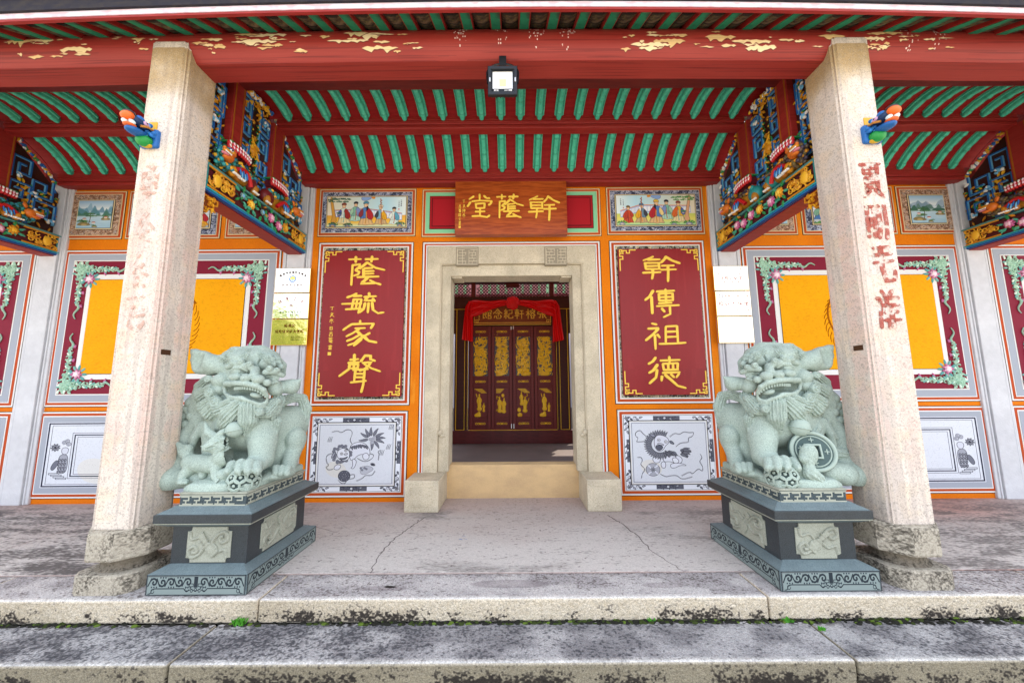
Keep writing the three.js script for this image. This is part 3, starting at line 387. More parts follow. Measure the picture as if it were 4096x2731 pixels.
function leafInk(c, x, y, a, l, wd, fill = '#7a7c88') { const ca = Math.cos(a), sa = Math.sin(a), P = (u, v) => [x + ca * u - sa * v, y + sa * u + ca * v]; shape(c, [P(0, 0), P(l * 0.3, wd), P(l * 0.75, wd * 0.7), P(l, wd * 0.9), P(l * 0.8, -wd * 0.1), P(l * 0.35, -wd)], fill, '#16161e', 2.4); c.strokeStyle = '#3a3a46'; c.lineWidth = 0.9; for (let i = -1; i <= 1; i++) { c.beginPath(); c.moveTo(...P(l * 0.1, i * wd * 0.3)); c.lineTo(...P(l * 0.75, wd * 0.35 + i * wd * 0.3)); c.stroke(); } }
function inkLionTex(kind) {
  return ctex(640, 560, (c, w, h) => {
    inkGround(c, w, h, kind + 5); const r = rng(kind + 50), S = (l) => l.map((p) => [(p[0] - 140) * w / 800, (p[1] - 125) * h / 625]), P = (l, f, lw = 3.6) => shape(c, S(l), f, '#1c1c26', lw);
    c.lineCap = 'round';
    if (kind === 0) {
      ribbonsInk(c, [S([[280, 210], [330, 190], [380, 220], [430, 180], [490, 190], [495, 240], [470, 290], [495, 330]]), S([[290, 430], [230, 440], [235, 520], [270, 550], [230, 570], [260, 600], [310, 590]]), S([[560, 480], [620, 520], [700, 500], [740, 450], [690, 430], [640, 450]]), S([[780, 500], [790, 440], [770, 410], [800, 400]]), S([[370, 700], [400, 740], [460, 730], [440, 690]]), S([[480, 690], [540, 690], [540, 640], [490, 650]]), S([[560, 710], [620, 690], [650, 650], [720, 660], [750, 610]])]);
      for (const a of [-2.7, -2.2, -1.75, -1.2, -0.6, -0.15, 0.3, 0.9, 1.5, 2.9]) { const q = S([[705, 280]])[0]; leafInk(c, q[0] + Math.cos(a) * 26, q[1] + Math.sin(a) * 20, a, 92, 15); } curls(c, S([[690, 285], [715, 290], [730, 270], [705, 320]]), 15, '#b4b6c0');
      P([[470, 360], [520, 320], [600, 310], [660, 350], [690, 400], [690, 450], [660, 480], [630, 440], [590, 440], [550, 460], [520, 500], [480, 500]], '#d6d8e2'); P([[610, 440], [620, 490], [660, 500], [690, 470], [660, 420]], '#d6d8e2'); P([[500, 480], [520, 560], [490, 580], [530, 590], [560, 500]], '#d6d8e2'); P([[340, 540], [310, 590], [370, 600], [400, 550]], '#d6d8e2');
      for (let i = 0; i < 9; i++) leafInk(c, ...S([[480 + i * 20, 335 + Math.abs(i - 5) * 4]])[0], 0.7 + r() * 0.3, 44, 10);
      for (let i = 0; i < 26; i++) curls(c, S([[330 + Math.cos(i * 0.55) * (60 + r() * 40) + 60, 440 + Math.sin(i * 0.55) * (60 + r() * 42)]]), 14, '#7e808c');
      P([[350, 400], [400, 370], [460, 390], [480, 430], [470, 490], [420, 510], [370, 490], [340, 450]], '#dadce4'); P([[285, 490], [290, 440], [330, 400], [320, 450]], '#9a9ca8');
      for (const p of S([[392, 433], [435, 400]])) { c.fillStyle = '#f4f4f8'; c.beginPath(); c.arc(...p, 11, 0, 7); c.fill(); c.stroke(); c.fillStyle = '#16161e'; c.beginPath(); c.arc(...p, 5, 0, 7); c.fill(); } P([[410, 440], [440, 450], [460, 430], [440, 425]], '#c2c4ce'); P([[365, 475], [420, 480], [465, 455], [440, 490], [390, 498]], '#6a6c78');
      P([[590, 590], [620, 560], [700, 560], [740, 590], [700, 620], [640, 650], [600, 640]], '#b4b6c0', 1.8); curls(c, S([[600, 580], [615, 600], [640, 580], [660, 590]]), 9, '#8a8c98'); for (let i = 0; i < 6; i++) leafInk(c, ...S([[720, 555]])[0], -2.4 + i * 0.45, 26, 6);
      const b = S([[430, 660]])[0]; c.fillStyle = '#5a5c68'; c.beginPath(); c.arc(...b, 50, 0, 7); c.fill(); c.lineWidth = 3; c.strokeStyle = '#1c1c26'; c.stroke(); for (let i = 0; i < 12; i++) leafInk(c, b[0] + Math.cos(i * 1.05) * (i > 5 ? 30 : 8), b[1] + Math.sin(i * 1.05) * (i > 5 ? 30 : 8), i * 1.05, 20, 6, '#d6d8e2');
      for (const q of [[240, 290], [880, 165], [860, 370], [790, 430]]) for (let i = 0; i < 3; i++) ribbonsInk(c, [S([[q[0] + i * 16, q[1] + 20], [q[0] + i * 16 + 8, q[1] - 10], [q[0] + i * 16 + 16, q[1] - 30]])], 1.2);
    } else {
      ribbonsInk(c, [S([[325, 290], [270, 250], [240, 205], [190, 230], [185, 270], [220, 290], [190, 330], [240, 330], [310, 320]]), S([[550, 280], [600, 235], [650, 260], [700, 225], [760, 240], [810, 230], [790, 280], [740, 290], [750, 340], [660, 340], [610, 380]]), S([[200, 490], [240, 480], [250, 530], [220, 560], [280, 610], [240, 650], [230, 700]]), S([[430, 660], [480, 690], [520, 680], [600, 670], [650, 720], [760, 690]]), S([[650, 680], [740, 630], [760, 670], [830, 600], [870, 640], [880, 590], [840, 530], [880, 500], [860, 460]])]);
      P([[480, 440], [560, 420], [620, 470], [670, 500], [660, 550], [600, 560], [540, 530], [460, 540]], '#d6d8e2'); P([[560, 500], [600, 490], [640, 530], [600, 560], [570, 540]], '#dcdee6'); P([[440, 540], [445, 600], [490, 600], [490, 530]], '#d6d8e2'); P([[540, 550], [540, 600], [590, 600], [640, 570], [720, 580], [660, 550]], '#d6d8e2'); P([[350, 490], [370, 550], [440, 540], [430, 480]], '#d6d8e2');
      for (let i = 0; i < 12; i++) leafInk(c, ...S([[640 + r() * 40, 410 + r() * 50]])[0], -0.4 + r() * 1.3, 76, 14, '#74767f');
      for (let i = 0; i < 26; i++) { const a = 1.2 + i * 0.16; leafInk(c, ...S([[440 + Math.cos(a) * 80, 360 + Math.sin(a) * 74]])[0], a, 74, 13, '#80828c'); } for (let i = 0; i < 10; i++) leafInk(c, ...S([[480 + i * 10, 410 + r() * 30]])[0], 1.2 - i * 0.05, 62, 12, '#74767f');
      P([[380, 310], [410, 260], [470, 260], [530, 290], [540, 340], [500, 370], [470, 420], [420, 430], [385, 390]], '#d4d6e0'); P([[330, 245], [380, 245], [405, 280], [360, 280]], '#8a8c98'); P([[540, 320], [570, 320], [600, 360], [550, 350]], '#6a6c78'); P([[400, 360], [470, 370], [470, 400], [430, 425], [395, 395]], '#5a5c68'); P([[405, 350], [440, 340], [495, 365], [450, 366]], '#c8cad4');
      for (const p of S([[432, 312], [505, 330]])) { c.fillStyle = '#f4f4f8'; c.beginPath(); c.arc(...p, 12, 0, 7); c.fill(); c.stroke(); c.fillStyle = '#16161e'; c.beginPath(); c.arc(...p, 5, 0, 7); c.fill(); }
      const b = S([[355, 615]])[0]; c.fillStyle = '#a6a8b2'; c.beginPath(); c.arc(...b, 58, 0, 7); c.fill(); c.lineWidth = 3.4; c.strokeStyle = '#1c1c26'; c.stroke(); c.lineWidth = 6; c.strokeStyle = '#d8dae4'; for (let i = 0; i < 4; i++) { c.beginPath(); c.arc(b[0] + Math.cos(i * 1.571) * 74, b[1] + Math.sin(i * 1.571) * 74, 56, i * 1.571 + 2.3, i * 1.571 + 4); c.stroke(); } for (let i = 0; i < 8; i++) leafInk(c, b[0], b[1], i * 0.785, 26, 6, '#dcdee6');
    }
    c.strokeStyle = '#2a2a44'; c.lineWidth = 3; c.strokeRect(9, 9, w - 18, h - 18);
  });
}
const inkBorder = ctex(640, 560, (c, w, h) => {
  c.fillStyle = '#dfe2ea'; c.fillRect(0, 0, w, h); const r = rng(33), lf = (x, y, a) => leafInk(c, x, y, a, 30, 8, r() < 0.5 ? '#c6c8d2' : '#70727e');
  const seg = (x, y, dx, dy, n, dark) => { if (dark) { c.fillStyle = '#5c5e6a'; c.fillRect(x - 6, y - 17, dx ? n * 22 + 40 : 34, dx ? 34 : n * 22 + 40); } for (let i = 0; i < n; i++) { lf(x + dx * i * 22, y + dy * i * 22, (dx ? 0 : 1.57) + (i % 2 ? 0.5 : -0.5)); } curls(c, [[x + dx * n * 11, y + dy * n * 11]], 9, '#e8eaf2'); };
  for (const y of [20, h - 20]) { seg(22, y, 1, 0, 5, false); seg(220, y, 1, 0, 7, true); seg(500, y, 1, 0, 5, false); } for (const x of [20, w - 20]) { seg(x, 26, 0, 1, 5, false); seg(x, 200, 0, 1, 6, true); seg(x, 410, 0, 1, 5, false); }
  for (const p of [[20, 20], [w - 20, 20], [20, h - 20], [w - 20, h - 20]]) for (let i = 0; i < 6; i++) leafInk(c, p[0], p[1], i * 1.05, 17, 6, '#f0f0f6');
});
function inkScholarTex() {
  return ctex(1024, 384, (c, w, h) => {
    inkGround(c, w, h, 71); c.strokeStyle = '#262638'; c.lineWidth = 7; c.strokeRect(8, 8, w - 16, h - 16); c.lineWidth = 2; c.strokeRect(24, 20, w - 48, h - 40);
    c.lineWidth = 6; c.strokeRect(138, 76, w - 276, h - 142); c.lineWidth = 2; c.strokeRect(126, 64, w - 252, h - 118); c.strokeRect(152, 88, w - 304, h - 166);
    for (const f of [1, -1]) { const X = (u) => (f > 0 ? u : w - u); c.strokeStyle = '#30303c'; c.lineWidth = 2;
      shape(c, [[X(78), 190], [X(70), 230], [X(80), 300], [X(116), 300], [X(120), 230], [X(112), 190]], '#9a9ca6', '#22222c', 2); for (let i = 0; i < 12; i++) leafInk(c, X(78 + (i % 3) * 14), 215 + Math.floor(i / 3) * 22, 1.57, 20, 6, '#c2c4ce'); shape(c, [[X(80), 150], [X(84), 190], [X(112), 190], [X(116), 150]], '#c8cad4', '#22222c', 2); curls(c, [[X(90), 120], [X(104), 112], [X(112), 130]], 11, '#b2b4be'); for (let i = 0; i < 9; i++) leafInk(c, X(50), 150, i * 0.7, 24, 7, '#b4b6c0'); shape(c, [[X(36), 270], [X(60), 220], [X(80), 236], [X(52), 290]], '#6c6e7a', '#22222c', 2); for (let i = 0; i < 4; i++) { c.strokeStyle = '#30303c'; c.lineWidth = 2.4; c.strokeRect(f > 0 ? 34 + i * 12 : w - 34 - i * 12 - 50, 300 + i * 9, 50, 8); }
      for (const y of [46, h - 48]) for (let i = 0; i < 6; i++) leafInk(c, X(330 + i * 30), y, f * 0.5 * (i % 2 ? 1 : -1), 36, 9, '#a8aab4');
      shape(c, [[X(300), 150], [X(270), 180], [X(290), 250], [X(340), 280], [X(390), 250], [X(400), 180], [X(350), 140]], '#8e909c', '#1c1c28', 3); shape(c, [[X(290), 180], [X(320), 220], [X(380), 230], [X(390), 200], [X(340), 190]], '#d0d2dc', '#1c1c28', 3); for (let i = 0; i < 8; i++) { c.strokeStyle = '#30303c'; c.lineWidth = 2; c.beginPath(); c.moveTo(X(286 + i * 13), 196 + i * 3); c.lineTo(X(296 + i * 11), 250); c.stroke(); } shape(c, [[X(330), 280], [X(320), 310], [X(350), 316], [X(356), 286]], '#aaacb6', '#1c1c28', 2); }
  });
}

// ------------------------------------------------------------------ the painted wall of the porch
const WZ = -0.35;
const upBorder = frameScroll(512, 280, 0, '#3c4054', ['#9ea4b8', '#c4c8d6', '#7f86a0'], 201, 12);
const upBorderTan = frameScroll(320, 360, 0, '#7a5a46', ['#c9a183', '#d9bca2', '#a9826a', '#b0a6a0'], 202, 12);
const boardBorder = frameScroll(440, 760, 0, '#3e3c36', ['#c4b48c', '#a9a490', '#d6cdb0', '#8a96a0'], 203, 10);
const tm = (t, o = {}) => std({ map: t, roughness: 0.75, ...o });
const MB = { up: tm(upBorder), tan: tm(upBorderTan), board: tm(boardBorder), ink: tm(inkBorder) };
// stacked painted layers: [inset from the frame's edge, material, part name, (label)]
function mural(parent, label, x0, x1, y0, y1, layers) {
  const g = new THREE.Group(); g.name = 'mural'; parent.add(g); if (label) g.userData.label = label;
  let prev = 0; layers.forEach(([s, m, n], i) => { const z1 = 0.004 + i * 0.0032, a = Array.isArray(s) ? s : [s, s]; obj(n, plate(x0 + a[0], x1 - a[0], y0 + a[1], y1 - a[1], -0.01 + i * 0.001, z1), m, g); prev = z1; });
  return g;
}
const FR = (s = 1) => [[0, M.black, 'border_line'], [0.009 * s, M.white, 'border_line'], [0.03 * s, M.redbrown, 'border_band'], [0.062 * s, M.white, 'border_line']];
const FRT = [[0, M.black, 'border_line'], [0.006, M.cream, 'border_line'], [0.02, M.redbrown, 'border_band'], [0.046, M.cream, 'border_line']];
const wallBox = (parent, x0, x1, y0, y1) => obj('plaster_wall', bx(x0, x1, y0, y1, WZ, 0), M.orange, parent);
const cw = thing('front_wall', 'orange plastered front wall around the stone doorway with two red couplet boards', 'wall', [0, 0, 0], null);
wallBox(cw, -2.66, -1.115, 0, 4.3); wallBox(cw, 1.115, 2.66, 0, 4.3); wallBox(cw, -1.114, 1.114, 3.242, 4.3);
for (const s of [-1, 1]) {
  const e = (a, b) => (s < 0 ? [a, b] : [-b, -a]);
  mural(cw, s < 0 ? 'mural of robed figures on an ochre terrace with a dark pine' : 'mural of robed figures on a green lawn with a bright pine', ...e(-2.59, -1.282), 3.385, 4.06, [...FRT, [0.053, MB.up, 'patterned_border'], [0.108, M.black, 'border_line'], [0.113, M.cream, 'border_line'], [0.124, M.black, 'border_line'], [0.128, tm(sagesTex(s > 0), { roughness: 0.5 }), 'painted_picture']]);
  mural(cw, s < 0 ? 'left grey patterned border with red and white bands' : 'right grey patterned border with red and white bands', ...e(-2.56, -1.297), 1.16, 3.306, [...FR(), [0.078, MB.board, 'patterned_border']]);
  mural(cw, s < 0 ? 'ink mural of a curly lion and cub with a leafy tail' : 'ink mural of a shaggy lion with a round coin', ...e(-2.565, -1.31), 0.052, 1.097, [...FR(), [0.075, M.black, 'border_line'], [0.079, MB.ink, 'patterned_border'], [0.135, M.black, 'border_line'], [0.145, M.white, 'border_line'], [0.158, tm(inkLionTex(s < 0 ? 0 : 1)), 'painted_picture']]);
}
mural(cw, 'mint and red panel behind the name plaque', -1.2, 1.205, 3.37, 4.048, [...FRT.slice(0, 3), [0.046, M.cream, 'border_line'], [0.053, flat('#86c89c', { roughness: 0.7 }), 'mint_band'], [0.105, M.black, 'border_line'], [0.112, flat('#a01822', { roughness: 0.6 }), 'red_panel'], [0.14, M.black, 'border_line'], [0.148, flat('#a61a24', { roughness: 0.6 }), 'red_panel']]);
{ // lines that run round the stone doorway: three sides
  const g = new THREE.Group(); g.name = 'doorway_border'; cw.add(g); const U = (x, w, y, z0, z1) => [bx(-x, -x + w, 0, y, z0, z1), bx(x - w, x, 0, y, z0, z1), bx(-x + w, x - w, y - w, y, z0, z1)];
  obj('border_line', U(1.182, 0.009, 3.306, -0.01, 0.005), M.black, g); obj('border_line', U(1.172, 0.02, 3.296, -0.01, 0.008), M.white, g); obj('border_band', U(1.151, 0.022, 3.275, -0.01, 0.0112), M.redbrown, g); obj('border_line', U(1.128, 0.013, 3.254, -0.01, 0.0144), M.white, g);
}
// side bays
const G1 = flat('#9fa4ae'), MAR = std({ color: new THREE.Color('#7c1a30'), roughness: 0.65 }), YEL = std({ map: rep(dtex(512, 512, (u, v) => { const l = fbm(u * 8, v * 8, 211, 4, 8), n = fbm(u * 120, v * 120, 212, 2, 120); return mx([238, 164, 4], [226, 146, 2], l * 0.6).map((q, i) => q * (n > 0.66 ? 0.95 : 1)); }), 1.4), bumpMap: noiseBump, bumpScale: 0.004, roughness: 0.8 });
const leafGeo = (() => { const s = new THREE.Shape(); s.moveTo(0, 0); s.quadraticCurveTo(0.25, 0.55, 0.62, 0.36); s.quadraticCurveTo(0.9, 0.3, 1, 0.1); s.quadraticCurveTo(0.8, 0.12, 0.7, -0.05); s.quadraticCurveTo(0.5, -0.5, 0, 0); const g = new THREE.ExtrudeGeometry(s, { depth: 0.12, bevelEnabled: true, bevelSize: 0.06, bevelThickness: 0.1, bevelSegments: 1, curveSegments: 3 }); return nonIdx(g); })();
function leaf(x, y, z, a, l, wd, th, col, flip = 1) { const g = leafGeo.clone(); g.scale(l, wd * flip, th); if (flip < 0) return paint(xf(leafGeo, new THREE.Matrix4().makeTranslation(x, y, z).multiply(new THREE.Matrix4().makeRotationZ(a)).multiply(new THREE.Matrix4().makeScale(l, -wd, th))), col); g.rotateZ(a); g.translate(x, y, z); return paint(g, col); }
function cornerOrnament(parent, cx, cy, sx, sy, z) {   // acanthus spray in a panel corner, arms along +sx and +sy
  const r = rng(401), A = [], E = [], mint = lin('#a4c8b0'), pale = lin('#d6e6d6'), teal = lin('#74aaa0'), dk = lin('#8ab8a2');
  const S = []; const spiral = (x, y, a0, R, dir, w, col) => { const P = []; for (let k = 0; k <= 9; k++) { const t = k / 9, a = a0 + dir * t * 5.2, q = R * (1 - t * 0.8); P.push([x + Math.cos(a) * q, y + Math.sin(a) * q, 0.006 + t * 0.006]); } S.push(paint(tubePts(P, (t) => w * (1 - t * 0.45), 22, 5), col)); };
  const lobe = (x, y, a, l, w, col, k = 0) => S.push(paint(blob(x, y, 0.005 + k, l, w, 0.009, [0, 0, a], true), col));
  const arm = (swap) => { const P = (u, v) => (swap ? [v, u] : [u, v]);
    for (let i = 0; i < 6; i++) { const u = 0.1 + i * 0.088, v = 0.095 + (i % 2 ? 0.032 : -0.026) * (1 - i * 0.06), R = 0.05 - i * 0.004, d = (i % 2 ? 1 : -1) * (swap ? -1 : 1), [x, y] = P(u, v), a0 = (swap ? Math.PI / 2 : 0) + (i % 2 ? 2.6 : -2.6) * (swap ? -1 : 1); spiral(x, y, a0, R, d, 0.016 - i * 0.001, mint); spiral(x + 0.003, y + 0.003, a0, R * 0.98, d, 0.007, pale);
      for (let k = 0; k < 5; k++) { const a = a0 + d * (0.6 + k * 0.75); lobe(x + Math.cos(a) * R * 1.25, y + Math.sin(a) * R * 1.25, a + d * 0.7, 0.03 - i * 0.002, 0.014, [mint, dk, teal, mint, pale][k]); } if (i % 2) for (let k = 0; k < 3; k++) { const [px, py] = P(u + 0.05, v + 0.02 + k * 0.012); lobe(px, py, (swap ? 0.8 : 0.5) + k * 0.3, 0.024, 0.008, k ? lin('#c06a94') : teal, 0.003); } }
    const pts = []; for (let i = 0; i <= 8; i++) { const t = i / 8, [x, y] = P(0.56 + t * 0.2, 0.1 + 0.03 * Math.sin(t * 6.5) * (1 - t * 0.3)); pts.push([x * sx, y * sy, 0.008]); } E.push(paint(tubePts(pts, (t) => 0.017 * (1 - t * 0.65), 24, 5), mint)); };
  arm(false); arm(true);
  for (const [x, y] of [[0.05, 0.05], [0.13, 0.05], [0.05, 0.13], [0.13, 0.13], [0.2, 0.1], [0.1, 0.2], [0.09, 0.09]]) { spiral(x, y, x * 40, 0.042, x > y ? 1 : -1, 0.014, mint); for (let k = 0; k < 5; k++) lobe(x + Math.cos(k * 1.3) * 0.05, y + Math.sin(k * 1.3) * 0.05, k * 1.3 + 0.6, 0.028, 0.014, [mint, dk, teal, pale, mint][k]); }
  for (let k = 0; k < 9; k++) lobe(0.235 + Math.cos(k * 0.7) * 0.085, 0.235 + Math.sin(k * 0.7) * 0.085, k * 0.7, 0.036, 0.016, k % 2 ? teal : lin('#5a9c98'), 0.004);
  const m = new THREE.Matrix4().makeTranslation(cx, cy, z).multiply(new THREE.Matrix4().makeScale(sx, sy, 1));
  const L = S.map((g) => xf(g, m));
  const o = obj('corner_ornament', [L, E.map((g) => { g.translate(cx, cy, z); return nonIdx(g); })], vcol(), parent);
  const F = []; for (let k = 0; k < 3; k++) for (let i = 0; i < 7 - k; i++) { const a = i * 6.283 / (7 - k) + k * 0.5, q = 0.046 - k * 0.017; F.push(paint(blob(Math.cos(a) * q, Math.sin(a) * q, k * 0.008, 0.024, 0.016, 0.009, [0, 0, a], true), lin(['#b8688c', '#dca4bc', '#f0d6de'][k]))); }
  const f = obj('flower', F.map((g) => { g.translate(cx + sx * 0.235, cy + sy * 0.235, z + 0.014); return g; }), vcol(), o); return o;
}
function dragonMedallion(parent, cx, cy, z) {
  const P = []; for (let i = 0; i <= 60; i++) { const t = i / 60, a = t * 13.5 + 0.6, q = 0.44 - t * 0.26 + 0.03 * Math.sin(a * 3); P.push([cx + Math.cos(a) * q * 1.0, cy + Math.sin(a) * q * 1.1, z]); } const G = [tubePts(P, (t) => 0.013 * (1 - t * 0.5), 180, 5)];
  for (let i = 0; i < 40; i++) { const a = i * 0.157 * 1.0, q = 0.46; G.push(tubePts([[cx + Math.cos(a) * q * 0.86, cy + Math.sin(a) * q * 0.95, z], [cx + Math.cos(a + 0.1) * q * 0.95, cy + Math.sin(a + 0.1) * q * 1.05, z], [cx + Math.cos(a + 0.24) * q, cy + Math.sin(a + 0.24) * q * 1.1, z]], 0.006, 6, 4)); }
  obj('dragon_medallion', G, flat('#a86206', { roughness: 0.8 }), parent);
}
const landMats = [tm(landTex(301, false), { roughness: 0.5 }), tm(landTex(302, true), { roughness: 0.5 }), tm(landTex(303, false), { roughness: 0.5 })], figMats = [tm(figuresTex(311)), tm(figuresTex(312))], scholar = tm(inkScholarTex());
function sideBay(s, far) {   // s: -1 left, 1 right; far bays lie beyond the outer pilasters
  const d = far ? 3.25 * s : 0, e = (a, b) => (s < 0 ? [a + d, b + d] : [-b + d, -a + d]), sd = s < 0 ? 'left' : 'right';
  const w = thing('bay_wall', far ? `outermost ${sd} wall bay cut off by the picture edge` : s < 0 ? 'orange wall bay with a yellow panel behind the left lion' : 'orange wall bay with a yellow panel behind the right lion', 'wall', [0, 0, 0], null);
  wallBox(w, ...e(-5.96, -3.0), 0, 4.3);
  const L = (i) => [...FRT, [0.055, i === 1 ? MB.up : MB.tan, 'patterned_border'], [0.128, M.black, 'border_line'], [0.133, M.cream, 'border_line'], [0.146, M.black, 'border_line'], [0.15, i === 1 ? figMats[s < 0 ? 0 : 1] : landMats[(i + (s < 0 ? 0 : 1)) % 3], 'painted_picture']];
  mural(w, far ? null : `landscape mural with lake and blue hills, outermost of the ${sd} bay`, ...e(-5.955, -5.2), 3.37, 4.05, L(0)); mural(w, far ? null : `mural of small figures half hidden behind the ${sd} column`, ...e(-5.16, -3.89), 3.37, 4.05, L(1)); mural(w, far ? null : `landscape mural beside the carved beam in the ${sd} bay`, ...e(-3.83, -3.07), 3.37, 4.05, L(2));
  const [x0, x1] = e(-5.915, -3.045), big = mural(w, far ? null : `yellow dragon panel with maroon flower border in the ${sd} bay`, x0, x1, 1.166, 3.222, [...FR(0.9), [0.068, G1, 'grey_band'], [0.148, M.white, 'border_line'], [0.163, MAR, 'maroon_band'], [[0.365, 0.345], M.white, 'border_line'], [[0.425, 0.41], M.black, 'border_line'], [[0.43, 0.416], YEL, 'yellow_panel']]);
  for (const a of [0, 1]) for (const b of [0, 1]) cornerOrnament(big, a ? x1 - 0.175 : x0 + 0.175, b ? 3.222 - 0.175 : 1.166 + 0.175, a ? -1 : 1, b ? -1 : 1, 0.024);
  dragonMedallion(big, (x0 + x1) / 2, 2.19, 0.032);
  mural(w, far ? null : `grey ink mural of vases and a lotus leaf in the ${sd} bay`, x0 - 0.02, x1 + 0.02, 0.06, 1.115, [...FR(0.9), [0.07, G1, 'grey_band'], [[0.14, 0.135], scholar, 'painted_picture']]);
}
for (const s of [-1, 1]) { sideBay(s, false); sideBay(s, true); }
// pilasters between the bays
for (const [x, lab] of [[-2.83, 'pale grey moulded pilaster left of the doorway bearing three metal plaques'], [2.835, 'pale grey moulded pilaster right of the doorway bearing three metal plaques'], [-6.085, 'pale grey moulded pilaster near the left picture edge'], [6.085, 'pale grey moulded pilaster near the right picture edge']]) {
  const t = thing('pilaster', lab, 'pilaster', [x, 0, 0], 'pilasters of the front wall');
  obj('shaft', bx(-0.115, 0.115, 0, 4.16, -0.1, 0.055, 0.008), M.plaster, t);
  for (const s of [-1, 1]) { obj('moulding', bx(s < 0 ? -0.185 : 0.117, s < 0 ? -0.117 : 0.185, 0, 4.16, -0.1, 0.03, 0.012), M.plaster, t); obj('bead', bx(s < 0 ? -0.15 : 0.13, s < 0 ? -0.13 : 0.15, 0, 4.16, -0.02, 0.042, 0.006), M.plaster, t); }
}

// ------------------------------------------------------------------ porch roof: columns, beams, ceiling, eave
const sagAt = (x) => -0.06 * Math.min(1.6, (x / 3.3) ** 2);
const sag = (g, k = 1) => { const p = g.attributes.position; for (let i = 0; i < p.count; i++) p.setY(i, p.getY(i) + sagAt(p.getX(i)) * k); g.computeVertexNormals(); return g; };
// stone columns
const faded = std({ color: new THREE.Color('#a8584c'), roughness: 0.95, alphaMap: rep(dtex(256, 256, (u, v) => { const n = fbm(u * 14, v * 14, 221, 4, 14), h = hsh(u * 256, v * 256, 1); const a = sm(0.36, 0.56, n) * (h > 0.25 ? 1 : 0.3) * 235; return [a, a, a]; }, false), 0.4), transparent: true });
const fadedPale = faded.clone(); fadedPale.color = new THREE.Color('#cfa898'); fadedPale.alphaMap = rep(dtex(256, 256, (u, v) => { const n = fbm(u * 14, v * 14, 231, 4, 14), h = hsh(u * 256, v * 256, 1); const a = sm(0.42, 0.64, n) * (h > 0.4 ? 1 : 0.2) * 210; return [a, a, a]; }, false), 0.4);
const mossStone = std({ map: rep(dtex(512, 512, (u, v) => { const l = fbm(u * 7, v * 7, 241, 5, 7), f = fbm(u * 90, v * 90, 242, 3, 90), n = hsh(u * 512, v * 512, 5); let c = mx([192, 184, 168], [150, 142, 128], f); c = mx(c, [58, 54, 48], sm(0.42, 0.72, l * 0.6 + f * 0.4) * 0.8); return c.map((q) => q * (0.88 + n * 0.24)); }), 0.9), bumpMap: grainBump, bumpScale: 0.006, roughness: 0.95 });
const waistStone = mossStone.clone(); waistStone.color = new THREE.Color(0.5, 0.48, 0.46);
const COLCH = [['10,8 90,6|24,6 22,34|76,6 76,34|22,20 78,19|22,34 78,33|50,0 50,40|28,44 28,84|72,44 72,84|28,46 72,45|28,60 72,59|28,72 72,71|40,80 14,98|60,78 90,98', '16,6 12,92|12,10 44,8|40,10 44,60 34,92|60,6 62,60 52,94|84,4 86,70 80,96|26,40 30,70', '20,8 84,4|14,26 88,22|16,46 92,40|48,4 46,60 56,92 90,88|90,88 94,66', '30,2 42,16|70,2 58,16|8,22 92,20|14,40 88,38|22,24 14,96|46,20 46,98|60,40 62,96|34,58 84,56|30,78 90,76'],
  ['30,2 66,2 48,14|20,20 80,18|24,20 24,60|74,20 74,60|24,34 74,33|24,48 74,47|16,62 84,60|50,60 50,96|30,76 74,74', '60,6 30,40|46,30 20,70|60,40 86,60|64,60 40,80 84,90', '50,4 16,40 60,50|62,36 30,60|40,50 84,66|50,70 40,94 78,92', '20,10 80,6|50,8 40,40|24,40 84,38|44,40 36,80 70,92 88,70|60,56 88,52']];
